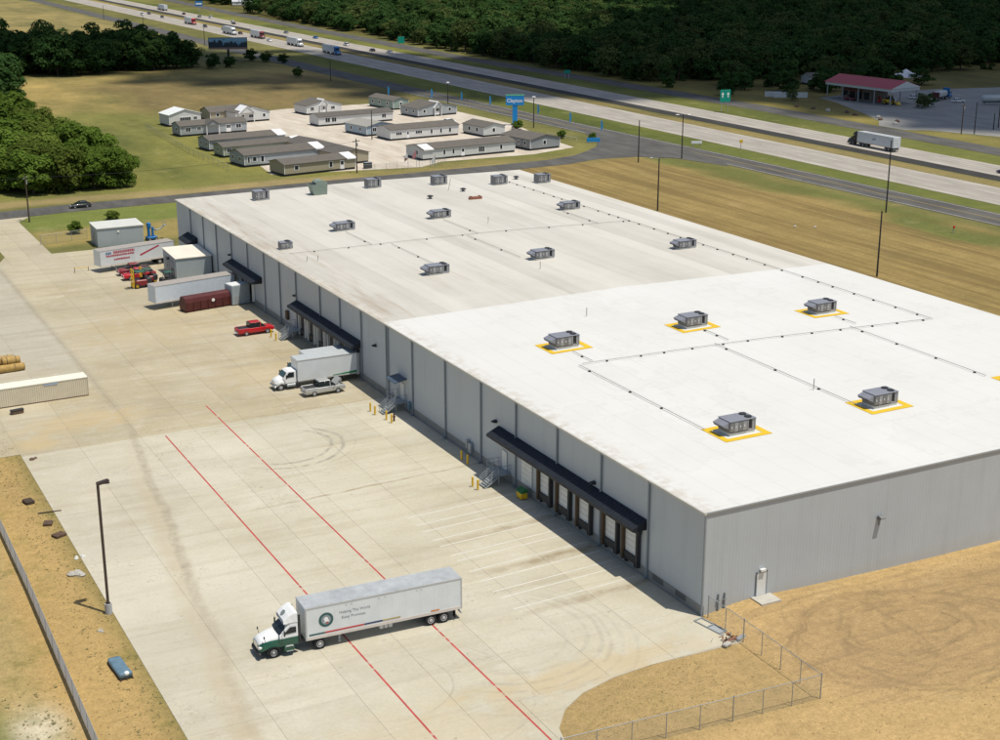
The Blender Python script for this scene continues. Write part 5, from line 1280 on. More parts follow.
    return t
W1 = lambda *us: [(u, 1.0, 1.55, 2.45, 'n') for u in us]
b_ = home
home('white gabled garage building at the left end of the homes', 45.3, 345.5, 8, 10.4, 7.5, HW['white'], mat('white_metal_roof', (.72, .73, .72), .5, .05), 3.6, 1.4, [(3.5, 3.6, .56, 2.7, 'n'), (8, 1.2, 1.7, 2.6, 'n')], 'y')
home('long grey home with two small gabled porches, left of the row', 42.3, 322.5, 6, 21, 6.5, HW['grey'], shingle, 3.1, 1.0, [(1.6, 1.6, 1.4, 2.5, 'n'), (5.2, 1.2, 1.6, 2.5, 'n'), (14.4, 1.3, .6, 2.6, 'n'), (17.5, 1.6, 1.4, 2.5, 'n'), (2.5, 1, 1.5, 2.4, 'l')], porch=(7.6, 11.8, 1.2, HW['dark'], shingle_d))
home('low brown-roofed home behind the grey porch home', 60.0, 351.5, 6, 9.5, 8, HW['tan'], shingle, 2.9, 1.3, W1(2, 6))
home('white home with steep brown roof and white gable edge at the back', 66.0, 344.5, 6, 11.6, 9, HW['white'], shingle, 3.2, 1.6, [(2.0, .9, .56, 2.5, 'n'), (4.5, 1.4, 1.4, 2.4, 'n'), (9.2, .9, 1.4, 2.4, 'n')], 'y', porch=(1.0, 6.0, 1.0, HW['white'], sign_white))
home('grey home first of the four stacked rows, farthest back', 41.5, 291.0, 7, 23, 7.5, HW['grey'], shingle, 3.0, .9, [(1.2, .9, 1.4, 2.4, 'l'), (5.0, .9, 1.4, 2.4, 'l'), (2, 1, 1.4, 2.4, 'n')], white_end=True)
home('sage home second of the four stacked rows', 41.6, 278.5, 7, 23.5, 6.5, HW['sage'], shingle, 2.8, .8, [(1.0, 1.2, 1.3, 2.4, 'n'), (3, .9, 1.4, 2.4, 'l')], white_end=True)
home('grey-blue home with white framed windows, third of the stacked rows', 41.5, 260.5, 7, 23, 9.0, HW['grey'], shingle, 3.1, 1.0, [(2.3, 1.1, 1.4, 2.5, 'n'), (4.6, .9, 1.1, 2.6, 'n'), (.9, .6, 1.1, 2.6, 'n'), (2, 1, 1.4, 2.4, 'l'), (6.5, 1, 1.4, 2.4, 'l')], white_end=True)
home('tan home with white corner trim nearest the service road', 45.9, 242.6, 8, 20.2, 8.0, HW['tan'], shingle, 2.9, .85, [(2.8, 1.1, 1.4, 2.4, 'n'), (12.6, .9, 1.2, 2.5, 'n'), (15.8, .9, .56, 2.5, 'n')], white_end=True)
home('brown-roofed home with its tan gable end facing the entrance gate', 64.2, 252.4, 8, 8.8, 30, HW['tan'], shingle_d, 2.8, 1.0, [(2.0, .9, 1.3, 2.3, 'n')], 'y')
home('small white home with white ridge strip at the back of the lot', 92.4, 352.5, 8, 13, 8.5, HW['white'], shingle, 3.0, 1.5, [(1.4, 1.3, 1.4, 2.5, 'n'), (6.0, .7, .56, 2.5, 'n'), (9.0, 1.4, 1.4, 2.4, 'n'), (3, 1, 1.4, 2.4, 'r')], 'y', porch=(4.8, 7.6, .5, HW['white'], sign_white))
home('white home with brown roof and paired dark windows', 86, 324.5, 6, 26, 6.5, HW['white'], shingle_d, 2.9, .9, [(2.2, 1.6, 1.2, 2.5, 'n'), (4.4, 1.6, 1.2, 2.5, 'n'), (22, 1.5, 1.3, 2.4, 'n')])
home('pale blue-grey home with light roof standing at an angle', 90.8, 298.0, 10, 9.8, 12, HW['blue'], mat('shingle_pale', (.30, .29, .26), .9, .1, .7, 8), 2.9, 1.0, [(2, 1.3, 1.3, 2.4, 'n'), (6.3, 1.3, 1.3, 2.4, 'n'), (3, 1, 1.3, 2.4, 'l'), (8, 1, 1.3, 2.4, 'l')], 'y')
home('sage green home farthest back on the right', 122.8, 352.0, 10, 6.2, 15, HW['green'], shingle, 3.1, .9, [(2.6, .9, .56, 2.5, 'n'), (3, 1, 1.4, 2.4, 'l'), (8, 1, 1.4, 2.4, 'l'), (12, 1, 1.4, 2.4, 'l')], 'y')
home('dark grey home with a white ridge strip before the frontage road', 121.8, 330.0, 10, 15.4, 10, HW['grey'], shingle, 2.9, 1.5, [(7.0, 1.3, .6, 2.6, 'n'), (2, 1, 1.4, 2.4, 'n'), (12, 1, 1.4, 2.4, 'n'), (2, 1, 1.4, 2.4, 'l'), (6, 1, 1.4, 2.4, 'l')], 'y', porch=(6.2, 9.0, .6, HW['grey'], sign_white))
home('long white home with grouped black windows in the middle of the lot', 93.4, 286.6, 5, 22.8, 8.5, HW['white'], shingle, 3.1, .9, [(1.8, 1.9, 1.5, 2.3, 'n'), (5.4, .6, .6, 2.4, 'n'), (8.2, 2.2, 1.5, 2.3, 'n'), (13.2, .7, 1.2, 2.4, 'n'), (16.4, .7, 1.2, 2.4, 'n'), (19.4, .8, 1.2, 2.4, 'n')])
home('longest pale grey home with a white roof sheet, nearest the warehouse', 86.4, 249.2, 5, 29, 9.0, HW['pale'], shingle, 2.95, .9, [(6.2, .7, 1.2, 2.4, 'n'), (9.0, .7, 1.2, 2.4, 'n'), (11.9, .8, .56, 2.4, 'n'), (17.2, 1.9, 1.0, 2.4, 'n'), (24, .8, 1.2, 2.4, 'n'), (2.5, 1, 1.3, 2.4, 'l')], trim=False)
home('grey-white home with brown roof half hidden under the blue sign', 120.6, 281.0, 8, 7.5, 11, HW['pale'], shingle, 2.9, 1.0, [(3, 1, 1.3, 2.4, 'l'), (7, 1, 1.3, 2.4, 'l'), (3, 1, 1.3, 2.4, 'n')], 'y')
home('dark grey home with a white framed window, rightmost of the homes', 119.9, 251.6, 8, 10.3, 14, HW['dark'], shingle, 3.0, 1.0, [(4.4, 1.0, 1.4, 2.5, 'n'), (2, .8, 1.3, 2.4, 'l'), (5, .8, 1.3, 2.4, 'l'), (8, .8, 1.3, 2.4, 'l'), (11, .8, 1.3, 2.4, 'l')], 'y')
# white roof sheet on the longest pale home
o = [q for q in bpy.data.objects if q.get('label', '').startswith('longest pale')][0]
b = MB(); b.add([(.2, -.34, 2.99), (3.2, -.34, 2.99), (3.2, 3.6, 3.86), (.2, 3.6, 3.86)], [(0, 1, 2, 3)]); b.add([(.2, -.34, 2.7), (3.2, -.34, 2.7), (3.2, -.34, 2.99), (.2, -.34, 2.99)], [(0, 1, 2, 3)]); b.build('white_roof_sheet', sign_white, o)

# ================================================================== SIGNS, FLAGS, POLES
t = thing('pylon_sign', 'tall blue pylon sign with a white word behind the homes', 'sign', (141.0, 300.0, -.05), -62)
b = MB(); b.cbox(-.75, .75, -.4, .4, 0, 6.2, .05); b.build('pylon', sign_blue, t)
b = MB(); b.cbox(-2.8, 2.8, -.5, .5, 6.2, 9.1, .06); cb = b.build('cabinet', sign_blue, t)
b = MB(); b.box(-2.85, 2.85, -.52, .52, 9.1, 9.35); b.build('top_band', mat('sign_lime', (.10, .40, .20), .5, .05), cb)
b = MB(); b.cbox(-1.2, 1.2, -.9, .9, -.1, .5, .05); b.build('base', concrete_block, t)
t.rotation_euler = (0, 0, R(-27))
text_mesh('lettering', 'Clayton', 1.55, sign_white, cb, Matrix(((1, 0, 0, -2.55), (0, 0, -1, -.51), (0, 1, 0, 7.1), (0, 0, 0, 1))), .01, .03)
t = thing('low_sign', 'low blue banner sign on the grass point by the junction', 'sign', (143.0, 256.5, -.05), -24)
b = MB(); b.cbox(-1.9, 1.9, -.08, .08, .3, 1.5, .03); b.build('panel', flag_blue, t)
b = MB(); b.box(-1.7, -1.5, -.05, .05, -.05, .3); b.box(1.5, 1.7, -.05, .05, -.05, .3); b.build('post', galv, t)
ff_ = None
for i, (x, y) in enumerate(((129.5, 372), (139.5, 358), (145.0, 346), (147.6, 330), (150.6, 303), (149.4, 281), (148.2, 261))):
    lb = ['blue feather flag, farthest left along the frontage road', 'blue feather flag, second from the left along the frontage road', 'blue feather flag, third from the left along the frontage road', 'blue feather flag just left of the tall blue sign', 'blue feather flag just right of the tall blue sign', 'blue feather flag, second from the junction', 'blue feather flag nearest the road junction'][i]
    if ff_ is None:
        ff_ = t = thing('feather_flag', lb, 'flag', (x, y, -.05), -30, 'blue feather flags along the road')
        b = MB(); b.tube((0, 0, 0), (0, 0, 5.6), .05, .03, 6); b.build('pole', galv, t)
        b = MB()
        sec = [(.0, 2.6), (.38, 2.8), (.55, 3.6), (.55, 4.5), (.45, 5.2), (.25, 5.55), (0, 5.65)]
        b.prism(sec, -.015, .015); b.build('sail', flag_blue, t)
    else:
        t = copy_tree(ff_); t.location = (x, y, -.05); t['label'] = lb; t.rotation_euler = (0, 0, R(-30+rnd.uniform(-12, 12)))
for i, (x, y, m, lb) in enumerate(((77.5, 238.8, sign_white, 'white flag behind the roof edge, tallest of three'), (80.8, 241.0, mat('flag_pink', (.55, .25, .27), .8, .2), 'red and white flag behind the roof edge'), (84.8, 238.2, sign_white, 'small white flag, rightmost of three behind the roof edge'))):
    t = thing('flag', lb, 'flag', (x, y, -.05), -20, 'flags at the home lot gate'); b = MB(); b.tube((0, 0, 0), (0, 0, 4.6-(i == 2)*1.2), .05, .03, 6); b.build('pole', galv, t)
    b = MB(); h = 4.5-(i == 2)*1.2; b.add([(0, 0, h), (-1.0, .1, h-1.5), (-.9, .15, h-2.6), (0, 0, h-1.9), (0, .03, h), (-1.0, .13, h-1.5), (-.9, .18, h-2.6), (0, .03, h-1.9)], [(0, 1, 2, 3), (7, 6, 5, 4), (0, 4, 5, 1), (1, 5, 6, 2), (2, 6, 7, 3), (3, 7, 4, 0)]); b.build('cloth', m, t)
    if i == 0:
        b = MB(); b.box(-.8, -.3, -.02, -.0, h-2.2, h-1.6); b.build('patch', orange_red, t)

def pole(label, x, y, h, kind='lamp', rz=0, group='poles', z=-.05):
    t = thing('utility_pole' if kind == 'wood' else 'light_pole', label, 'pole', (x, y, z), rz, group)
    m = wood if kind in ('wood', 'woodlamp') else dark_metal
    b = MB(); b.tube((0, 0, 0), (0, 0, h), .17, .12, 9); b.build('shaft', m, t)
    if kind == 'wood':
        b = MB(); b.box(-1.2, 1.2, -.06, .06, h-.75, h-.6); b.build('crossarm', m, t)
        for x_ in (-1.1, -.4, .4, 1.1):
            b = MB(); b.tube((x_, 0, h-.6), (x_, 0, h-.38), .06, .05, 6); b.build('insulator', grey_paint, t)
        b = MB(); b.tube((.3, 0, h-1.9), (.3, 0, h-1.1), .22, .22, 10); b.build('transformer', grey_paint, t)
    elif kind == 'twin':
        b = MB(); b.box(-1.7, 1.7, -.05, .05, h-.15, h-.05); b.build('arm', galv, t)
        for s in (-1, 1):
            b = MB(); b.cbox(s*1.5-.45, s*1.5+.45, -.2, .2, h-.2, h-.06, .04); b.build('lamp_head', alloy, t)
    elif kind == 'single':
        b = MB(); b.tube((0, 0, h-.15), (-2.4, 0, h+.25), .06, .05, 6); b.build('arm', galv, t)
        b = MB(); b.cbox(-3.0, -2.2, -.16, .16, h+.16, h+.32, .04); b.build('lamp_head', alloy, t)
    elif kind == 'flood':
        b = MB(); b.tube((0, 0, h-.1), (.6, 0, h+.1), .06, .05, 6); b.cbox(-.45, .5, -.3, .3, h-.02, h+.35, .05); b.build('lamp_head', sign_white, t)
    return t
# yard light with its concrete foot
t = thing('light_pole', 'dark brown yard light on a concrete foot at the left paving edge', 'pole', (-48.05, 24.9, -.05), 0, 'light poles')
brown_metal = mat('brown_metal', (.055, .04, .035), .5, .1)
b = MB(); b.tube((0, 0, -.1), (0, 0, 1.0), .33, .33, 16); b.build('foot', mat('foot_concrete', (.40, .41, .42), .9, .1), t)
b = MB(); b.box(-.11, .11, -.11, .11, 1.0, 12.75); b.box(-.2, .2, -.2, .2, 1.0, 1.05); b.build('shaft', brown_metal, t)
b = MB(); b.prism([(-.1, 12.5), (-.1, 12.75), (.9, 12.92), (1.05, 12.8), (.5, 12.6)], -.20, .20); b.build('lamp_head', brown_metal, t)
b = MB(); b.prism([(.1, 12.45), (.1, 12.62), (1.1, 12.5), (1.1, 12.38)], .22, .52); b.build('lamp_head', brown_metal, t)
for a in ((103.3, 93.6, 11.8, None, 0, 'bare dark pole nearest, rising beside the right roof edge'), (145.6, 138.5, 15.6, None, 0, 'tall thin dark pole on the mown field before the highway truck'), (102.9, 163.0, 11.6, 'single', 15, 'dark pole with one white lamp arm at the roof far corner'), (135.3, 221.0, 11.0, None, 0, 'plain dark pole at the road junction'), (148.8, 220.8, 11.8, 'twin', -25, 'dark pole with twin lamp heads by the junction')):
    pole(a[5], a[0], a[1], a[2], a[3], a[4], 'light poles')
pole('dark lamp pole with white floodlight right of the blue sign', 143.2, 292, 9.2, 'flood', -30, 'light poles')
pole('wooden pole before the stacked homes near the gate', 63.8, 239.5, 8.6, 'wood', 20, 'utility poles')
pole('wooden pole beside the pale blue-grey home', 89.9, 292, 8.4, None, 0, 'utility poles')
pole('thin wooden pole on the dark field behind the homes', 138.5, 450, 8, None, 0, 'utility poles')
pole('grey utility pole with transformer at the yard entrance', -20.6, 213.4, 9.9, 'wood', 60, 'utility poles')
pole('lamp pole beside the frontage road in front of the white-ridged home', 143.0, 352, 8, 'flood', 0, 'light poles')
for i, (x, y, h, lb) in enumerate(((144.0, 640, 9, 'thin pole beside the billboard'), (146, 770, 9, 'thin pole along the far frontage verge'), (146, 870, 9, 'farthest thin pole at the top left'), (249.0, 221.5, 9.2, 'left utility pole of the paved lot at right'), (252.2, 219.5, 9.4, 'utility pole leaning by the left lot pole'), (268.5, 226, 9.0, 'utility pole at the right picture edge of the lot'), (264.5, 224, 5.0, 'short post at the right of the lot'), (243.5, 474, 9, 'pole standing at the forest edge beyond the highway'))):
    pole(lb, x, y, h, 'wood' if i in (3, 5) else None, 10, 'utility poles')
for lb, A_, B_ in (('thin overhead cable running left from the yard entrance pole', (-20.6, 213.4, 9.3), (-75, 236, 9.3)), ('thin overhead cable from the yard entrance pole to the pole by the homes', (-20.6, 213.4, 9.3), (63.8, 239.5, 8.0))):
    t = thing('power_cable', lb, 'cable', (0, 0, 0), 0, 'overhead cables'); a = Vector(A_); c = Vector(B_); b = MB()
    for i in range(10):
        p = a.lerp(c, i/10); q = a.lerp(c, (i+1)/10); p.z -= 1.6*(1-(2*i/10-1)**2); q.z -= 1.6*(1-(2*(i+1)/10-1)**2); b.tube(p, q, .03, .03, 5)
    b.build('cable', dark_metal, t)
# highway signs
def gsign(label, x, y, w_, h_, z0, rz, marks=None, m=sign_green):
    t = thing('road_sign', label, 'road sign', (x, y, -.05), rz, 'signs along the highway')
    b = MB(); b.cbox(-w_/2, w_/2, -.06, .06, z0, z0+h_, .03); p = b.build('panel', m, t)
    for s in ((-w_*.3, w_*.3) if w_ > 1.5 else (0,)):
        b = MB(); b.box(s-.07, s+.07, .07, .17, 0, z0+h_-.1); b.build('post', galv, t)
    if marks: marks(p)
    return t
def arrows(p):
    for s in (-1.0, 1.0):
        b = MB(); b.prism([(s-.18, 4.9), (s+.18, 4.9), (s+.18, 5.9), (s+.55, 5.9), (s, 6.6), (s-.55, 5.9), (s-.18, 5.9)], -.085, -.062); b.build('arrow', sign_white, p)
gsign('large green highway sign with two white arrows', 217.4, 296.0, 3.8, 4.0, 3.4, -8, arrows)
gsign('small green exit sign beyond the highway', 224.6, 412, 2.6, 1.4, 2.2, -8)
gsign('round-cornered green sign at the forest edge', 223.0, 572, 3.4, 3.2, 3.0, -8)
gsign('small yellow diamond sign on the verge by the junction', 172.0, 226, .9, .9, 2.0, -20, None, yellow_paint)
gsign('white plank sign on the verge left of the diamond sign', 163.5, 235, 3.0, .7, 1.2, -24, None, sign_white)
t = thing('billboard', 'wide billboard with a blue sky picture beside the tree row', 'billboard', (150, 610, -.05), 0)
t.location = (128.0, 549, -.05); t.rotation_euler = (0, 0, R(-20))
b = MB(); b.cbox(-8.6, 8.6, -.5, .5, 5.5, 10.6, .06); fr = b.build('frame', dark_metal, t)
bm_ = bpy.data.materials.new('billboard_print'); bm_.use_nodes = True; g = NT(bm_); co = g.objco(); xx, yy, zz = g.xyz(co)
nz = g.noise(g.scale(co, .5, 1, .8), 1.1, 4, .6)
c = g.mix(g.maprange(g.math('ADD', zz, g.math('MULTIPLY', nz, 1.2)), 7.2, 9.5), (.05, .20, .33), (.22, .40, .50))
c = g.mix(g.maprange(g.math('ADD', g.noise(g.scale(co, .7, 1, .35), .8, 3), g.math('MULTIPLY', zz, -.10)), -.36, -.30), c, (.015, .03, .045))
c = g.mix(g.maprange(zz, 6.4, 6.1), c, (.30, .17, .13)); g.link(c, g.n['Principled BSDF'].inputs['Base Color'])
b = MB(); b.box(-8.4, 8.4, -.56, -.505, 5.7, 10.4); b.build('poster', bm_, t)
b = MB(); b.tube((0, .1, 0), (0, .1, 5.6), .5, .5, 10); b.build('post', dark_metal, t)
b = MB(); b.box(-8.4, 8.4, -1.3, -.52, 5.2, 5.3); b.build('catwalk', galv, t)

# ================================================================== FUEL STORE BEYOND THE HIGHWAY
t = thing('fuel_store', 'open-sided fuel store with a long dark red roof beyond the highway', 'store', (273.6, 312.5, -.02), -84.5)
# local x runs along the long side (towards the camera), local y into the depth
L_, D_, H_ = 30.0, 13.5, 4.9
for (x, y) in [(a, c) for a in (.3, 7.6, 15, 22.4, L_-.3) for c in (.3, D_-.3)]:
    b = MB(); b.box(x-.14, x+.14, y-.14, y+.14, 0, H_); b.build('column', grey_paint, t)
b = MB(); b.box(-.3, L_+.3, -.3, D_+.3, H_, H_+.95); b.build('fascia', canopy_white, t)
b = MB(); b.prismx([(-.8, H_+.96), (D_+.8, H_+.96), (D_/2, H_+3.4)], -.7, L_+.6); b.build('roof', red_roof, t)
b = MB(); b.prismx([(-.5, H_+.97), (D_+.5, H_+.97), (D_/2, H_+3.2)], L_+.6, L_+.66); b.build('gable_end', canopy_white, t)
b = MB(); b.box(2.5, 17, 5.0, D_-.6, 0, H_-.1); st_ = b.build('shop', mat('shop_wall', (.16, .13, .11), .7, .1), t)
for k in range(4):
    b = MB(); b.box(3.2+k*3.4, 5.6+k*3.4, 4.93, 4.99, .6, 3.0); b.build('shop_window', glass, st_)
b = MB(); b.prism([(4.5, 3.4), (4.5, 3.6), (12.5, 3.6), (12.5, 3.4)], 2.6, 5.0); b.build('porch_roof', mat('porch_red', (.34, .06, .045), .5, .1), t)
for k in range(3):
    b = MB(); b.cbox(19.0+k*3.4, 20.0+k*3.4, 5.8, 6.5, 0, 2.1, .05); pp = b.build('fuel_pump', (red_paint, dark_metal, white_paint)[k], t)
    b = MB(); b.box(19.1+k*3.4, 19.9+k*3.4, 5.74, 5.79, 1.2, 1.8); b.build('pump_screen', glass, pp)
def yloader(label, loc, rz):
    t = thing('wheel_loader', label, 'loader', loc, rz)
    b = MB(); b.cbox(-2.2, .4, -.9, .9, .7, 1.7, .12); b.build('engine_cover', yellow_paint, t)
    b = MB(); b.cbox(-.4, 1.0, -.75, .75, 1.6, 3.0, .08); b.build('cab', glass, t)
    b = MB(); b.cbox(-.5, 1.1, -.8, .8, 3.0, 3.15, .04); b.build('cab_roof', yellow_paint, t)
    b = MB(); b.prism([(.8, 1.0), (1.0, 1.4), (3.0, .7), (3.0, .4)], -.6, .6); b.build('arm', yellow_paint, t)
    b = MB(); b.prism([(2.9, .1), (3.9, .1), (3.1, 1.1), (2.9, 1.1)], -1.2, 1.2); b.build('bucket', yellow_paint, t)
    for x in (-1.4, 1.2):
        for s in (-1, 1): wheel(t, x, s*.95, .7, .5, yellow_paint, s)
yloader('yellow loader parked under the red roofed canopy', (280.5, 287.5, -.004), -60)
car('sedan', 'pale sedan parked right of the red roofed store', 'car', (300, 296, -.004), -20, trailer_white, 'sedan')
car('sedan', 'white sedan parked beside the tank trailer', 'car', (306, 281, -.004), -20, white_paint, 'sedan')
car('suv', 'dark red vehicle parked under the store roof', 'car', (277.0, 304.0, -.004), -84, darkred_paint, 'suv')
def tanker(label, x, y, rz):
    t = thing('tank_trailer', label, 'trailer', (x, y, -.004), rz)
    b = MB(); b.loft([[(xx, r*math.cos(2*math.pi*i/16), 2.1+r*math.sin(2*math.pi*i/16)) for i in range(16)] for xx, r in ((0, .8), (.3, 1.15), (10.5, 1.15), (10.8, .8))]); b.build('tank', mat('tank_pale', (.45, .47, .46), .4, .08), t, True)
    b = MB(); b.box(.2, 10.4, -.5, .5, .75, 1.0); b.build('frame', dark_metal, t)
    b = MB(); b.box(9.2, 9.4, -.8, -.6, 0, 1.0); b.box(9.2, 9.4, .6, .8, 0, 1.0); b.build('landing_leg', galv, t)
    for xx in (1.2, 2.5):
        for s in (-1, 1): wheel(t, xx, s*.95, .5, .5, alloy, s)
tanker('pale tank trailer standing on the lot at the right edge', 318, 268, 158)
t = thing('parked_semi', 'blue semi tractor with a pale round-topped trailer on the lot', 'truck', (301, 287, -.004), 25)
tractor_parts(t, 13.4, blue_paint, blue_paint, back=9.9, drive=(8.6, 7.3), emblem=False)
b = MB(); b.cbox(0, 8.6, -1.25, 1.25, 1.1, 3.2, .5); b.build('tipper_body', mat('tipper_pale', (.40, .42, .40), .5, .1), t)
b = MB(); b.prism([(-.05, 1.1), (-.05, 3.0), (.7, 3.1), (.7, 1.1)], -1.27, 1.27); b.build('tailgate', maroon_paint, t)
for xx in (1.0, 2.3):
    for s in (-1, 1): wheel(t, xx, s*.95, .5, .5, alloy, s)
t = thing('market_tent', 'white peaked tent among the trees behind the lot', 'tent', (334, 338, -.05), 20, 'white tents at the wood edge')
b = MB(); b.loft([[(-5, -5, 2.6), (5, -5, 2.6), (5, 5, 2.6), (-5, 5, 2.6)], [(-1.5, -1.5, 4.3), (1.5, -1.5, 4.3), (1.5, 1.5, 4.3), (-1.5, 1.5, 4.3)], [(-.1, -.1, 5.4), (.1, -.1, 5.4), (.1, .1, 5.4), (-.1, .1, 5.4)]]); b.build('canopy', sign_white, t)
for x in (-4.8, 4.8):
    for y in (-4.8, 4.8):
        b = MB(); b.tube((x, y, 0), (x, y, 2.65), .08, .08, 6); b.build('pole', galv, t)
t2 = copy_tree(t); t2.location = (322, 345, -.05); t2.scale = (.6, .6, .7); t2['label'] = 'smaller white tent left of the peaked one'
home('small white house at the wood edge left of the store', 296, 349, -10, 9, 7, HW['white'], shingle, 3.0, 1.3, W1(2, 6), group='houses at the wood edge')
home('small pale shed beside the house at the wood edge', 308, 347, -10, 5, 5, HW['pale'], mat('pale_roof', (.5, .52, .54), .6, .1), 2.5, .8, W1(2), group='houses at the wood edge')
for i, (x, y, L2) in enumerate(((268.5, 316.5, 12.5), (262, 323, 6))):
    t = thing('board_fence', ['long pale board fence left of the store', 'short pale board fence stub left of the store'][i], 'fence', (x, y, -.05), 150, 'pale fences by the store')
    for k in range(int(L2/.6)):
        b = MB(); b.box(k*.6, k*.6+.56, -.03, .03, 0, 1.9+.05*(k % 2)); b.build('board', canopy_white, t)
for i, (x, y) in enumerate(((250, 283), (252.5, 276.5), (250.5, 270), (253, 262), (249.5, 257), (251, 251), (247.0, 247.5), (249.5, 290), (248, 297))):
    t = thing('roadside_block', ['dark boulder lying along the lot edge before the store'][0], 'boulder', (x, y, -.06), rnd.uniform(0, 90), 'dark boulders along the lot edge')
    b = MB(); bl = [[(rnd.uniform(.8, 1.1)*rr_*1.2*math.cos(2*math.pi*k/8), rnd.uniform(.8, 1.1)*rr_*math.sin(2*math.pi*k/8), zz) for k in range(8)] for rr_, zz in ((.8, 0), (.85, .35), (.5, .75), (.1, .85))]
    b.loft(bl); b.build('stone', rust if i % 3 else rubble, t)

# ================================================================== HIGHWAY TRAFFIC
def hsemi(label, x, y, rz, cabm, emblem=False, roof_m=trailer_roof_m, box=trailer_white, L=14.6):
    t = thing('semi_truck', label, 'truck', (x, y, .0), rz, 'trucks on the highway')
    trailer_parts(t, 0, L, box, roof_m); tractor_parts(t, L+4.3, cabm, cabm, back=L+.75, drive=(L-1.2, L-2.5), emblem=False); return t
hs = hsemi('black semi with white trailer on the highway at the right', 207.2, 203.2, 90, black_paint)
q = MB(); q.prism([(7.8, 2.35), (8.0, 2.95), (8.2, 2.95), (8.1, 2.6), (8.35, 2.6), (8.35, 2.35)], 1.3, 1.312); q.prism([(7.1, 2.4), (7.1, 2.9), (7.6, 2.9), (7.6, 2.4)], 1.3, 1.312); q.build('logo', text_dark, [c for c in hs.children if c.name.startswith('trailer_box')][0])
hsemi('white trailer truck with blue cab on the highway behind the homes', 183.5, 573.5, -90, blue_paint)
hsemi('white trailer truck close behind the blue cab truck', 184.5, 627, -90, white_paint)
hsemi('white trailer truck with dark red cab far up the highway', 184.5, 686, -90, darkred_paint)
hsemi('white trailer truck with bright red cab far up the highway', 183.5, 812, -90, red_paint)
hsemi('pale trailer truck on the far carriageway at the top left', 207.5, 948, 90, white_paint)
hsemi('pale trailer truck passing behind the billboard', 179.5, 720, -90, white_paint)
gold = mat('car_grey', (.25, .26, .27), .3, .1, coat=.4)
for (x, y, rz, m, k, lb) in ((179.8, 905, -90, white_paint, 'suv', 'white van on the near carriageway at the top left'), (186.2, 912, -90, black_paint, 'suv', 'dark SUV next to the white van at the top left'), (184.5, 872, -90, black_paint, 'sedan', 'black car on the near carriageway ahead of the white van'),
                             (206.8, 900, 90, maroon_paint, 'sedan', 'dark red car far up the far carriageway'), (206.5, 862, 90, gold, 'suv', 'grey car far up the far carriageway'), (211, 852, 90, white_paint, 'suv', 'white SUV far up the far carriageway'),
                             (183.0, 770, -90, black_paint, 'suv', 'black SUV just ahead of the red cab truck'), (186.2, 744, -90, gold, 'sedan', 'grey car second ahead of the red cab truck'), (184.5, 707, -90, maroon_paint, 'sedan', 'dark red car behind the red cab truck'),
                             (211.2, 806, 90, white_paint, 'sedan', 'white car on the far carriageway above the billboard'), (206.8, 790, 90, black_paint, 'sedan', 'black car on the far carriageway above the billboard'), (182.5, 652, -90, white_paint, 'sedan', 'white car ahead of the dark red cab truck'),
                             (209.5, 702, 90, gold, 'sedan', 'grey car on the far carriageway behind the dark red cab'), (210.5, 658, 90, blue_paint, 'sedan', 'blue-grey car on the far carriageway'), (207.5, 606, 90, white_paint, 'suv', 'white SUV beside the blue cab truck'),
                             (206.3, 569, 90, black_paint, 'sedan', 'black car on the far carriageway ahead of the white one'), (209.8, 556, 90, white_paint, 'sedan', 'white car on the far carriageway nearest the green sign'), (206.6, 163.5, 90, mat('purple_paint', (.10, .04, .14), .3, .1, coat=.4), 'sedan', 'dark purple car at the right picture edge')):
    car('highway_car', lb, 'car', (x, y, .0), rz, m, k, 'cars on the highway')
car('pickup_truck', 'dark red pickup parked between the homes', 'pickup', (119.5, 306, -.02), 30, maroon_paint, 'pickup')
car('suv', 'white car parked between the homes by the pylon sign', 'car', (124.5, 312, -.02), 25, white_paint, 'suv')

# ================================================================== FENCES
def mesh_material():
    m = bpy.data.materials.new('chain_link'); m.use_nodes = True; g = NT(m); bs = g.n['Principled BSDF']
    bs.inputs['Base Color'].default_value = (.34, .35, .35, 1); bs.inputs['Roughness'].default_value = .5; bs.inputs['Metallic'].default_value = .3
    co = g.objco(); x, y, z = g.xyz(co)
    u = g.math('MULTIPLY', g.math('ADD', g.math('ADD', x, y), z), 11.0); v = g.math('MULTIPLY', g.math('SUBTRACT', g.math('ADD', x, y), z), 11.0)
    w1 = g.math('ABSOLUTE', g.math('SUBTRACT', g.math('FRACT', u), .5)); w2 = g.math('ABSOLUTE', g.math('SUBTRACT', g.math('FRACT', v), .5))
    wire = g.math('GREATER_THAN', g.math('MAXIMUM', w1, w2), .458)
    tr = g.new('ShaderNodeBsdfTransparent'); mx = g.new('ShaderNodeMixShader'); g.link(wire, mx.inputs[0]); g.link(tr.outputs[0], mx.inputs[1]); g.link(bs.outputs[0], mx.inputs[2])
    g.link(mx.outputs[0], g.n['Material Output'].inputs[0]); return m
link_m = mesh_material()
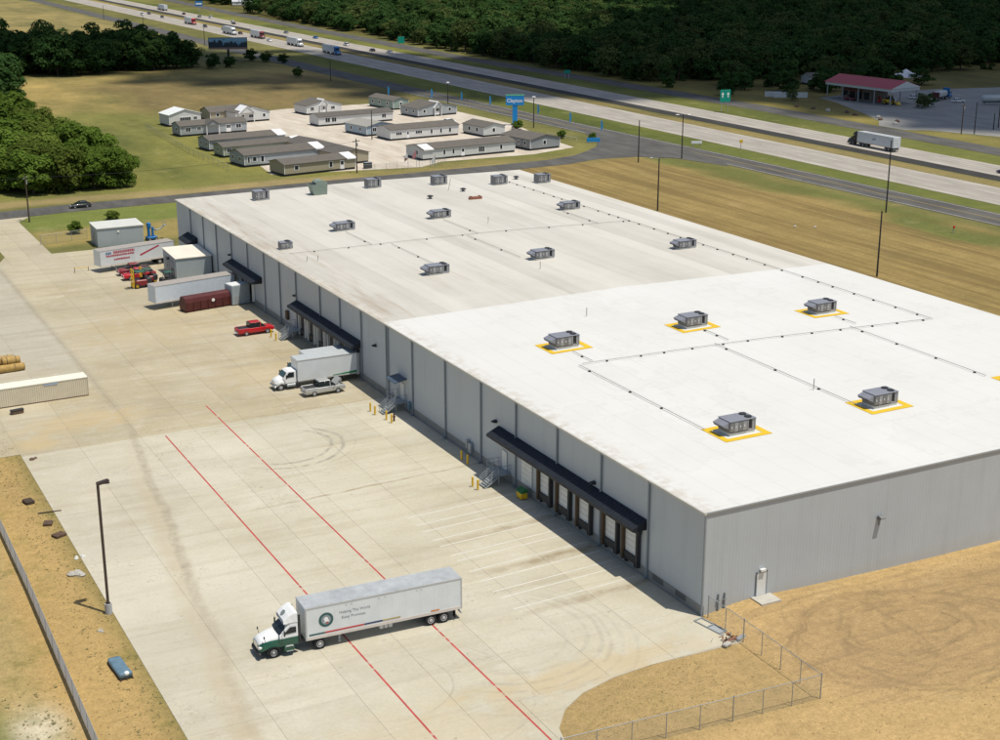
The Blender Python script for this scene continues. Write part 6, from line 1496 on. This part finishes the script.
def fence(label, pts, h, post_step, fabric, group=None, rail=True, post_m=fence_steel, thick=.012):
    t = thing('chain_link_fence', label, 'fence', (0, 0, 0), 0, group)
    for i in range(len(pts)-1):
        a = Vector((*pts[i], 0)); c = Vector((*pts[i+1], 0)); L = (c-a).length; n = max(1, round(L/post_step)); d = (c-a).normalized(); nn = Vector((-d.y, d.x, 0))
        for k in range(n+(i == len(pts)-2)):
            p = a+(c-a)*k/n; z = float(terrain(p.x, p.y))-.05; big = (k == 0)
            b = MB(); b.tube((p.x, p.y, z-.1), (p.x, p.y, z+h+(.12 if big else 0)), .05 if big else .036, None, 7); b.build('post', post_m, t)
        for k in range(n):
            p = a+(c-a)*k/n; q = a+(c-a)*(k+1)/n; z0 = float(terrain(p.x, p.y))-.05; z1 = float(terrain(q.x, q.y))-.05
            if rail:
                b = MB(); b.tube((p.x, p.y, z0+h-.02), (q.x, q.y, z1+h-.02), .03, None, 6); b.build('top_rail', post_m, t)
            b = MB(); o = nn*thick/2
            b.add([(p.x-o.x, p.y-o.y, z0+.03), (q.x-o.x, q.y-o.y, z1+.03), (q.x-o.x, q.y-o.y, z1+h-.04), (p.x-o.x, p.y-o.y, z0+h-.04), (p.x+o.x, p.y+o.y, z0+.03), (q.x+o.x, q.y+o.y, z1+.03), (q.x+o.x, q.y+o.y, z1+h-.04), (p.x+o.x, p.y+o.y, z0+h-.04)],
                  [(0, 1, 2, 3)]); b.build('fabric', fabric, t)
    return t
fence('open chain link fence turning the corner in front of the gable wall', [(-.35, -1.1), (-.3, -6.3), (-.6, -17.0), (-9, -16.6), (-24, -15.6), (-24.5, -40)], 2.2, 2.75, link_m)
fence('long fence with grey windscreen along the left edge of the site', [(-53.6, 78), (-53.6, 49), (-53.7, 33), (-54.0, 17), (-54.5, -12), (-55.2, -45)], 1.6, 3.0, screen_grey, None, True)
fence('chain link fence on the grass left of the grey shed', [(-22.9, 189.0), (-13.6, 190.8)], 2.0, 3.2, link_m)
fence('chain link fence along the home lot by the service road', [(66, 240.5), (84, 239.5), (90, 243)], 1.8, 3.2, link_m)
fence('chain link fence along the meadow side of the homes', [(36.5, 258), (35.5, 290), (38, 345)], 1.6, 4.0, link_m)
fence('low white rail fence on the grass point', [(138.5, 275), (140.8, 262)], 1.0, 2.5, link_m, None, True, sign_white)

# ================================================================== LITTER AND LOOSE THINGS
t = thing('covered_pallet', 'blue tarpaulin bundle on a pallet lying in the dry grass', 'bundle', (-49.7, 13.8, -.05), 94)
b = MB(); b.loft([[(-1.75, *q) for q in rr(-.52, .52, .16, .62, .1)], [(-1.5, *q) for q in rr(-.58, .58, .14, .60, .16)], [(-.4, *q) for q in rr(-.56, .56, .14, .50, .15)], [(.5, *q) for q in rr(-.58, .58, .14, .58, .16)], [(1.5, *q) for q in rr(-.56, .56, .14, .52, .14)], [(1.75, *q) for q in rr(-.5, .5, .16, .5, .1)]]); b.build('tarpaulin', tarp_blue, t, True)
for y in (-.5, 0, .5):
    b = MB(); b.box(-1.85, 1.85, y-.06, y+.06, .02, .14); b.build('runner', wood, t)
b = MB(); b.cbox(-1.8, -1.45, -.25, .1, .4, .66, .05); b.build('white_label', sign_white, t)
def rubble_heap(label, x, y, m, n, sc, name='rubble_pile', z=-.06):
    t = thing(name, label, 'debris', (x, y, z), rnd.uniform(0, 90), 'debris along the paving edge')
    for k in range(n):
        a = rnd.uniform(0, 6.28); r = rnd.uniform(0, .7)*sc; s = rnd.uniform(.18, .42)*sc
        b = MB(); b.loft([[(r*math.cos(a)+s*rnd.uniform(.8, 1.2)*math.cos(2*math.pi*i/7), r*math.sin(a)+s*rnd.uniform(.8, 1.2)*math.sin(2*math.pi*i/7), z_) for i in range(7)] for s, z_ in ((s, 0), (s*1.02, s*.4), (s*.55, s*.85))]); b.build('chunk', m, t)
    return t
rubble_heap('pale concrete rubble on the dry grass left of the yard light', -48.8, 34.6, rubble, 7, 1.3)
rubble_heap('small pale rubble heap on the paving edge', -47.9, 38.4, mat('rubble_pale', (.6, .6, .58), .9, .1), 3, .7)
rubble_heap('dark clod on the concrete near the tan container', -46.6, 68.6, rust, 4, .7, z=-.005)
rubble_heap('pale stones scattered below the yard light', -49.3, 21.8, rubble, 4, .5)
def crate(label, x, y, rz, sx, sy, h, m):
    t = thing('wooden_crate', label, 'crate', (x, y, -.05), rz, 'old crates by the left paving edge')
    for k in range(5):
        yy = -sy+2*sy*k/5
        b = MB(); b.box(-sx, sx, yy+.02, yy+2*sy/5-.02, h-.04, h); b.build('plank', m, t)
    for s in (-1, 1):
        for z0 in (.05, .05+h*.45):
            b = MB(); b.box(-sx, sx, s*sy-.03, s*sy+.03, z0, z0+h*.36); b.build('plank', m, t)
            b = MB(); b.box(s*sx-.03, s*sx+.03, -sy+.04, sy-.04, z0, z0+h*.36); b.build('plank', m, t)
    b = MB(); b.box(-sx+.05, sx-.05, -sy+.05, sy-.05, 0, .08); b.build('base', m, t)
crate('brown crate farthest along the left paving edge', -49.6, 55.3, 12, .45, .6, .35, wood); crate('brown crate, middle one of the left paving edge', -48.9, 48.3, -20, .42, .5, .28, rust); crate('brown crate nearest the yard light', -48.5, 44.7, 25, .6, .45, .28, rust)
t = thing('plank', 'loose plank sticking over the left paving edge', 'plank', (-48.0, 51.5, -.045), -8); b = MB(); b.box(-1.3, 1.1, -.1, .1, .05, .11); b.build('board', wood, t)
t = thing('frame_scrap', 'metal frame lying on the concrete at the warehouse corner', 'debris', (-1.15, -2.6, 0), 100)
b = MB()
for (a, c, d, e) in ((-1.6, 1.6, -.5, -.42), (-1.6, 1.6, .42, .5), (-1.6, -1.5, -.42, .42), (1.5, 1.6, -.42, .42), (-.05, .05, -.42, .42)): b.box(a, c, d, e, 0, .12)
b.build('frame', galv, t)
b = MB(); b.box(-1.4, -.1, -.35, .35, .02, .06); b.build('panel', grey_paint, t)
t = thing('scrap_heap', 'heap of scrap and pipes at the edge of the apron', 'debris', (-1.35, -5.3, 0), 20)
for k in range(14):
    a = Vector((rnd.uniform(-1.2, 1.2), rnd.uniform(-.7, .7), .1+rnd.uniform(0, .15))); d = Vector((rnd.uniform(-1, 1), rnd.uniform(-.6, .6), rnd.uniform(-.05, .3)))*.7
    b = MB(); p1 = a+d; p1.z = max(p1.z, .1); b.tube(a, p1, rnd.uniform(.05, .10), None, 6); b.build('pipe', rnd.choice((rust, galv, pipe_m, rubble, orange_red)), t)
b = MB(); b.cbox(-1.4, -.5, -.9, -.4, .0, .28, .06); b.build('block', rubble, t); b = MB(); b.box(.4, 1.7, -.95, -.5, .0, .1); b.build('plate', galv, t)
t = thing('litter_bag', 'pale litter bags lying on the mown field', 'litter', (118.5, 135.5, -.05), 0)
b = MB()
for dx, dy in ((0, 0), (3.2, -2.5)):
    b = MB(); b.loft([[(dx+r*1.3*math.cos(2*math.pi*i/8), dy+r*math.sin(2*math.pi*i/8), z) for i in range(8)] for r, z in ((.25, 0), (.32, .12), (.14, .28))]); b.build('bag', rubble, t)
gsign('small red marker post in the mown field', 142.8, 115.5, .5, .5, 1.0, 0, None, red_paint)
b = MB(); t = thing('valve_box', 'dark steel box beside the wall of the tan home', 'box', (69.0, 245.0, -.05), 12); b.cbox(-1.0, 1.0, -.6, .6, 0, 1.5, .06); b.build('cabinet', dark_metal, t); b = MB(); b.box(-1.05, 1.05, -.65, .65, 1.5, 1.58); b.build('lid', trim_grey, t)
t = thing('yellow_pipe_gate', 'yellow pipe barrier lying by the drive near the lettered trailer', 'barrier', (-20.7, 162.5, 0), 12)
b = MB(); b.tube((-1.5, 0, .9), (1.3, 0, .6), .06, .06, 6); b.build('rail', yellow_paint, t); b = MB(); b.tube((1.2, 0, 0), (1.2, 0, .8), .06, .06, 6); b.tube((-1.4, 0, 0), (-1.4, 0, 1.0), .06, .06, 6); b.build('post', rust, t)

# ================================================================== TREES
def crown_mesh(name, seed, rx, rz_, n_leaf, size, n_cl, m, flat=.75):
    """leaf-sized faces spread through uneven clumps"""
    rg = np.random.default_rng(seed)
    # clump centres fill an uneven ellipsoid
    cl = []
    while len(cl) < n_cl:
        p = rg.normal(size=3); p /= np.linalg.norm(p); p *= rg.uniform(.25, 1.0)**.5
        p = p*np.array([rx, rx*rg.uniform(.85, 1.1), rz_])*rg.uniform(.75, 1.08)
        if p[2] < -rz_*.80: continue
        cl.append((p, rg.uniform(.26, .46)*rx))
    per = n_leaf//n_cl; V = []; 
    for c, r in cl:
        d = rg.normal(size=(per, 3)); d /= np.linalg.norm(d, axis=1)[:, None]
        d[:, 2] = np.where(d[:, 2] < -.35, -d[:, 2], d[:, 2])
        P = c + d*r*(rg.uniform(.55, 1.0, (per, 1))**.6)*np.array([1, 1, flat])
        # leaf normal leans outward
        nrm = d*.85 + rg.normal(size=(per, 3))*.26 + np.array([0, 0, .5]); nrm /= np.linalg.norm(nrm, axis=1)[:, None]
        t = np.cross(nrm, rg.normal(size=(per, 3))); t /= np.linalg.norm(t, axis=1)[:, None]; bt = np.cross(nrm, t)
        s = size*rg.uniform(.55, 1.25, (per, 1))
        V.append(np.stack([P-t*s*.5, P-bt*s*.32+nrm*s*.08, P+t*s*.5, P+bt*s*.32+nrm*s*.08], 1))
    V = np.concatenate(V).reshape(-1, 3); nf = len(V)//4
    me = bpy.data.meshes.new(name); me.vertices.add(len(V)); me.vertices.foreach_set('co', V.ravel())
    me.loops.add(nf*4); me.loops.foreach_set('vertex_index', np.arange(nf*4)); me.polygons.add(nf)
    me.polygons.foreach_set('loop_start', np.arange(0, nf*4, 4)); me.polygons.foreach_set('loop_total', np.full(nf, 4)); me.update()
    me.materials.append(m); return me
def trunk_mesh(name, seed, h, r, spread):
    rg = random.Random(seed); b = MB(); top = Vector((rg.uniform(-.3, .3), rg.uniform(-.3, .3), h))
    b.tube((0, 0, -.3), (0, 0, .3), r*1.5, r, 8); b.tube((0, 0, .28), top, r, r*.6, 8)
    for k in range(6):
        a = k*1.05+rg.uniform(0, .6); s = Vector((0, 0, h*rg.uniform(.55, .98))); s.xy = top.xy*(s.z/h)
        e = s+Vector((math.cos(a)*spread*rg.uniform(.5, .9), math.sin(a)*spread*rg.uniform(.5, .9), h*rg.uniform(.5, 1.0))); b.tube(s, e, r*.42, r*.1, 6)
    o = b.build(name, bark); me = o.data; bpy.data.objects.remove(o); return me
CR = {}
def variant(kind, k):
    key = (kind, k)
    if key not in CR:
        m = (leaf_a, leaf_c, leaf_a)[k % 3] if kind == 'near' else (leaf_b, leaf_d, leaf_e, leaf_d, leaf_b)[k % 5]
        if kind == 'near': CR[key] = (crown_mesh('crown', 50+k, 4.6, 4.3, 8400, .66, 46, m), trunk_mesh('trunk', k, 3.0, .28, 2.6), 3.9)
        elif kind == 'mid': CR[key] = (crown_mesh('crown', 80+k, 5.0, 5.2, 4200, .88, 40, (leaf_b, leaf_d, leaf_b)[k % 3]), trunk_mesh('trunk', 20+k, 3.4, .3, 2.8), 4.7)
        else: CR[key] = (crown_mesh('crown', 110+k, (5.2, 4.2, 5.8, 3.6, 4.8)[k], (5.0, 5.6, 4.4, 6.0, 4.6)[k], 1500, 1.0, (30, 22, 38, 20, 26)[k], m), trunk_mesh('trunk', 40+k, 3.6, .3, 2.8), 4.6)
    return CR[key]
def tree(name, label, x, y, sc, kind, k, group, rz=None):
    cm, tm, zc = variant(kind, k)
    t = thing(name, label, 'tree', (x, y, -.05), rnd.uniform(0, 360) if rz is None else rz, group); t.scale = (sc*rnd.uniform(.88, 1.12), sc*rnd.uniform(.88, 1.12), sc*rnd.uniform(.82, 1.18))
    for nme, me, z in (('trunk', tm, 0), ('crown', cm, zc)):
        o = bpy.data.objects.new(nme, me); C.objects.link(o); o.parent = t; o.location = (0, 0, z)
    return t
# clump beside the service road (left)
clump = [(-13.5, 247.0, 1.15), (-6.0, 248.0, 1.2), (.5, 247.5, 1.1), (6.0, 248.5, .95), (8.5, 254, .9), (7.5, 265, 1.1), (8.0, 280, 1.15), (10.0, 296, 1.0), (-21.5, 253, 1.2), (-11.5, 258, 1.4), (-2.0, 261, 1.35), (3.0, 259, .9), (-19.0, 268, 1.45), (-8.5, 272, 1.5), (.5, 275, 1.3), (-23.0, 288, 1.5), (-12.0, 286, 1.5), (-1.5, 291, 1.35), (4.5, 288, .95), (-17.5, 306, 1.5), (-5, 307, 1.4), (3.5, 304, 1.1), (-28, 262, 1.3), (-19.0, 325, 1.5), (-9, 326, 1.45), (1.0, 326, 1.25), (-24, 345, 1.5), (-11, 347, 1.45), (-1, 348, 1.3), (6.5, 340, .95), (-16, 366, 1.5), (-4, 370, 1.4), (5, 365, 1.1), (-10, 388, 1.4)]
for i, (x, y, s) in enumerate(clump):
    lb = ['broad green tree at the road front of the left clump', 'broad green tree in the depth of the left clump'][0 if y < 256 else 1]
    tree('broadleaf_tree', lb, x, y, s, 'near', i % 4, 'trees of the clump by the service road')
for i, (x, y, s) in enumerate(((8, 425, 1.6), (0, 410, 1.5), (14, 455, 1.6), (6, 478, 1.6), (18, 492, 1.4), (10, 510, 1.6), (-4, 440, 1.5))):
    tree('broadleaf_tree', 'dark green tree at the far left picture edge', x, y, s, 'mid', i % 3, 'trees at the left picture edge')
# dark tree row across the meadow
row = []
for i in range(51):
    f = (i % 17)/16.0; x = 22+f*84+rnd.uniform(-3, 3); y = 534+rnd.uniform(-6, 10)+(18 if i >= 17 else 0)+(18 if i >= 34 else 0)-10*math.sin(f*3.1)
    row.append((x, y, rnd.uniform(1.25, 1.85)*(1-.25*(f > .85))))
for i, (x, y, s) in enumerate(row): tree('broadleaf_tree', 'dense dark tree in the row across the meadow', x, y, s, 'mid', i % 3, 'trees of the dark row across the meadow')
for i, (x, y, s) in enumerate(((138, 548, .6), (142, 538, .55), (120, 522, .5), (147, 530, .45), (132, 470, .4), (112, 520, .6))): tree('small_tree', 'small dark tree between the tree row and the billboard', x, y, s, 'mid', i % 3, 'small trees by the billboard')
for i, (x, y, s) in enumerate(((90, 720, .6), (96, 705, .5), (118, 700, .6), (124, 690, .5), (131, 668, .5), (66, 800, 1.0), (40, 820, 1.1), (55, 812, 1.0), (25, 830, 1.2))): tree('small_tree', 'lone bush or small tree in the far meadow', x, y, s, 'far', i % 3, 'bushes in the far meadow')
# shrubs by the yard
for i, (x, y, s, lb) in enumerate(((-14.6, 197.2, .30, 'small bush behind the chain link fence by the shed'), (-4.4, 208.5, .28, 'slim bush on the grass beyond the grey shed'), (139.5, 268.5, .26, 'dark shrub by the white rail fence'), (144.5, 259.5, .25, 'dark reddish shrub on the grass point'), (137.5, 292, .35, 'dark shrub under the tall blue sign'))):
    tree('shrub', lb, x, y, s, 'near', i % 4, 'shrubs')
# single trees by the store and at the forest edge
for i, (x, y, s, lb) in enumerate(((247.0, 335.5, .75, 'round lone tree beyond the large green sign'), (243.5, 369, .95, 'lone tree with a bare trunk at the wood edge'), (258, 312, .4, 'small tree left of the pale fence'), (272, 330, .45, 'small tree behind the pale fence'), (284, 326, .7, 'bright tree behind the store'), (283, 274.5, .5, 'leafy tree at the near end of the store'), (287.5, 276, .45, 'leafy bush beside the loader'), (279, 219, .7, 'dark tree at the right picture edge of the lot'))):
    tree('broadleaf_tree', lb, x, y, s, 'far' if i != 0 else 'mid', i % 3, 'lone trees beyond the highway')
def ff_x(y): return float(np.interp(y, [40, 190, 300, 400, 520, 620, 720, 880, 1100, 1400], [231, 232.5, 235.4, 233, 229, 231, 234, 239.5, 250, 260]))+5.2
for i in range(26):
    x = 262+rnd.uniform(0, 76); y = 331+rnd.uniform(0, 42)-(x-262)*.10
    if abs(x-300) < 9 and y < 358: continue
    tree('broadleaf_tree', 'dark tree in the belt behind the red roofed store', x, y, rnd.uniform(.6, 1.15), 'far', i % 5, 'trees of the belt behind the store')
k = 0
edge = []
for y in np.arange(395, 900, 9.0):
    edge.append((ff_x(y)+8+rnd.uniform(-1, 6)+(6 if 640 < y < 700 else 0), y+rnd.uniform(-3, 3), rnd.uniform(.8, 1.4)))
for x in np.arange(252, 420, 9.5):
    edge.append((x+rnd.uniform(-2, 2), 384+rnd.uniform(-6, 6)-(x-252)*.14, rnd.uniform(.9, 1.35)))
for i, (x, y, s) in enumerate(edge): tree('forest_edge_tree', 'tree at the front edge of the wood beyond the highway', x, y, s, 'far', i % 5, 'front trees of the wood')
# the wood itself reads as one mass: points with tree crowns instanced on them
pts = []
rg = np.random.default_rng(11)
def in_view(x, y):
    d = Vector((x+71.84, y+97.39)); f = Vector((math.sin(R(27.588)), math.cos(R(27.588)))); dep = d.dot(f); lat = d.x*f.y-d.y*f.x
    return dep > 0 and abs(lat) < dep*.40+30
y = 384.0
while y < 1750:
    sp = 7.8+(y-384)*.006
    for x in np.arange(238, 1350, sp):
        px, py = x+rg.uniform(-.45, .45)*sp, y+rg.uniform(-.45, .45)*sp
        if not in_view(px, py): continue
        if py < 440 and px < 250: continue
        if px < ff_x(py)+13: continue
        if py < 392-(px-252)*.14 or (px > 420 and py < 368): continue
        if 860 < py < 1000 and px < 285: continue
        pts.append((px, py, -.5))
    y += sp
for x in np.arange(425, 640, 9.0):
    for yy in np.arange(250, 372, 9.0):
        if in_view(x, yy): pts.append((x+rg.uniform(-3, 3), yy+rg.uniform(-3, 3), -.5))
# wood on the far left beyond the meadow
for x in np.arange(-120, 28, 10.0):
    for yy in np.arange(1010, 1300, 13.0):
        if in_view(x, yy): pts.append((x+rg.uniform(-4, 4), yy+rg.uniform(-4, 4), -.5))
me = bpy.data.meshes.new('forest'); me.from_pydata(pts, [], []); me.update()
forest = bpy.data.objects.new('forest', me); C.objects.link(forest); tag(forest, 'dense dark wood filling the ground beyond the highway', 'wood', None, 'stuff')
src = []
for k in range(5):
    cm, tm, zc = variant('far', k)
    src += [o for o in bpy.data.objects if o.data == cm][:1]
ng = bpy.data.node_groups.new('forest_scatter', 'GeometryNodeTree')
ng.interface.new_socket('Geometry', in_out='INPUT', socket_type='NodeSocketGeometry'); ng.interface.new_socket('Geometry', in_out='OUTPUT', socket_type='NodeSocketGeometry')
N = ng.nodes; gi = N.new('NodeGroupInput'); go = N.new('NodeGroupOutput')
join = N.new('GeometryNodeJoinGeometry')
for k in range(5):
    oi = N.new('GeometryNodeObjectInfo'); oi.inputs['Object'].default_value = src[k]; oi.transform_space = 'ORIGINAL'; oi.inputs['As Instance'].default_value = True
    tr_ = N.new('GeometryNodeTransform'); tr_.inputs['Translation'].default_value = (0, 0, 0)
    g2 = N.new('GeometryNodeGeometryToInstance'); ng.links.new(oi.outputs['Geometry'], g2.inputs[0]); ng.links.new(g2.outputs[0], join.inputs[0])
iop = N.new('GeometryNodeInstanceOnPoints'); iop.inputs['Pick Instance'].default_value = True
ng.links.new(gi.outputs[0], iop.inputs['Points']); ng.links.new(join.outputs[0], iop.inputs['Instance'])
ri = N.new('FunctionNodeRandomValue'); ri.data_type = 'INT'; ri.inputs[4].default_value = 0; ri.inputs[5].default_value = 4; ng.links.new(ri.outputs[2], iop.inputs['Instance Index'])
rv = N.new('FunctionNodeRandomValue'); rv.data_type = 'FLOAT_VECTOR'; rv.inputs[0].default_value = (0, 0, 0); rv.inputs[1].default_value = (.15, .15, 6.28); ng.links.new(rv.outputs[0], iop.inputs['Rotation'])
rs = N.new('FunctionNodeRandomValue'); rs.data_type = 'FLOAT'; rs.inputs[2].default_value = .6; rs.inputs[3].default_value = 1.6; ng.links.new(rs.outputs[1], iop.inputs['Scale'])
tl = N.new('GeometryNodeTranslateInstances'); tl.inputs['Translation'].default_value = (0, 0, 4.6); tl.inputs['Local Space'].default_value = True
ng.links.new(iop.outputs[0], tl.inputs[0]); ng.links.new(tl.outputs[0], go.inputs[0])
md = forest.modifiers.new('scatter', 'NODES'); md.node_group = ng
ORD = 'first second third fourth fifth sixth seventh eighth ninth tenth eleventh twelfth thirteenth fourteenth fifteenth sixteenth seventeenth eighteenth nineteenth'.split()
TENS = ['', '', 'twenty', 'thirty', 'forty', 'fifty', 'sixty', 'seventy', 'eighty']; TENTH = ['', '', 'twentieth', 'thirtieth', 'fortieth', 'fiftieth', 'sixtieth', 'seventieth', 'eightieth']
def ordinal(n): return ORD[n-1] if n < 20 else (TENTH[n//10] if n % 10 == 0 else TENS[n//10]+'-'+ORD[n % 10-1])
def across(o):
    d = o.location-cam.location; return (d.x*math.cos(R(27.588))-d.y*math.sin(R(27.588)))/(d.x*math.sin(R(27.588))+d.y*math.cos(R(27.588)))
bylab = {}
for o in scene.objects:
    if o.parent is None and o.get('category') in ('tree', 'boulder'): bylab.setdefault(o['label'], []).append(o)
for lb, lst in bylab.items():
    if len(lst) > 1:
        for n_, o in enumerate(sorted(lst, key=across)): o['label'] = lb+', '+ordinal(n_+1)+' from the left'
# small white buildings showing in the wood at the top
for i, (x, y, lb) in enumerate(((283, 905, 'white house roof at the top, left end of the wood'), (300, 930, 'white house roof at the top, second from the left'), (268, 985, 'pale house at the top left beyond the far road'))):
    home(lb, x, y, -15, 16, 9, HW['white'], mat('pale_roof', (.5, .52, .54), .6, .1), 3.2, 1.4, W1(3, 8), group='houses beyond the highway')
t = thing('road_sign', 'blue and white roadside sign far up beyond the highway', 'road sign', (222, 915, -.05), -10); b = MB(); b.box(-2.6, 2.6, -.1, .1, 4.5, 8.0); b.build('panel', blue_paint, t); b = MB(); b.box(-.2, .2, .1, .3, 0, 7); b.build('post', galv, t); b = MB(); b.box(-2, 2, -.14, -.11, 5.6, 6.6); b.build('stripe', sign_white, t)

# ================================================================== GRASS TUFTS (near ground only)
rg = np.random.default_rng(5); V = []; 
def tufts(n, xr, yr, col_fn, hmax):
    out = []
    for _ in range(n):
        x = rg.uniform(*xr); y = rg.uniform(*yr)
        if not col_fn(x, y): continue
        z = float(terrain(x, y))-.06; h = rg.uniform(.25, 1.0)*hmax; r = h*rg.uniform(.5, 1.1)
        for k in range(6):
            a = rg.uniform(0, 6.28); dx, dy = math.cos(a), math.sin(a); wd = h*.16
            out.append([(x-dy*wd, y+dx*wd, z), (x+dy*wd, y-dx*wd, z), (x+dx*r, y+dy*r, z+h*rg.uniform(.6, 1))])
    return out
T1 = tufts(2000, (-60, -47.9), (-30, 95), lambda x, y: True, .18) + tufts(2200, (-22, 60), (-34, -1), lambda x, y: (y < -7.5 or x > 0) and not ((x-19)/16)**4+((y+11.5)/8)**4 < .8 and (y < -16 or x > -21), .15)
T2 = tufts(1100, (-51.5, -47.8), (-20, 95), lambda x, y: True, .2) + tufts(900, (-24, -6), (-14, -6.3), lambda x, y: y < -7-.05*(x+9)**2*.3 and (x+22.5)**2+(y+6)**2 > 48, .12) + tufts(160, (-60, -55), (-8, 14), lambda x, y: True, .3)
for T, nme, col, lb in ((T1, 'dry_grass', (.37, .275, .14), 'dry straw-coloured grass tufts round the paving'), (T2, 'green_weeds', (.21, .195, .085), 'green weeds growing along the paving edge')):
    me = bpy.data.meshes.new(nme); vv = [p for t_ in T for p in t_]; me.from_pydata(vv, [], [(3*i, 3*i+1, 3*i+2) for i in range(len(T))]); me.materials.append(mat(nme+'_m', col, .9, .25, 2, 9, world=True))
    o = bpy.data.objects.new(nme, me); C.objects.link(o); tag(o, lb, 'grass', None, 'stuff')

# ================================================================== CLOUDS (their shade lies on the wood, the store and the tree row)
def cloud(label, discs, alt, seed):
    rg = random.Random(seed); b = MB(); ox, oy = SUN.x/SUN.z*alt, SUN.y/SUN.z*alt
    def puff(cx, cy, cz, r, rv):
        n, k = 12, 7; secs = []
        for j in range(k):
            ph = math.pi*(j+.5)/k; rad = r*math.sin(ph)
            secs.append([(cx+rad*math.cos(2*math.pi*i/n), cy+rad*math.sin(2*math.pi*i/n), cz-rv*math.cos(ph)) for i in range(n)])
        b.loft(secs)
    for (x, y, r) in discs:
        puff(x+ox, y+oy, alt, r*.93, r*.38)
        for q in range(60):
            a = rg.uniform(0, 6.28); d = r*rg.uniform(.80, 1.16); rr_ = r*rg.uniform(.04, .18)
            puff(x+ox+d*math.cos(a), y+oy+d*math.sin(a), alt+rg.uniform(-.1, .25)*r, rr_, rr_*.7)
    o = b.build('cloud', cloud_m, None, True); tag(o, label, 'cloud'); return o
cloud('white cumulus cloud high over the wood and the highway', [(80, 590, 55), (45, 566, 46), (150, 505, 72), (215, 440, 85), (300, 405, 100), (365, 440, 120), (430, 335, 130), (490, 520, 150), (312, 298, 62), (570, 450, 170), (640, 640, 190), (325, 262, 70), (375, 235, 85)], 1500, 4)
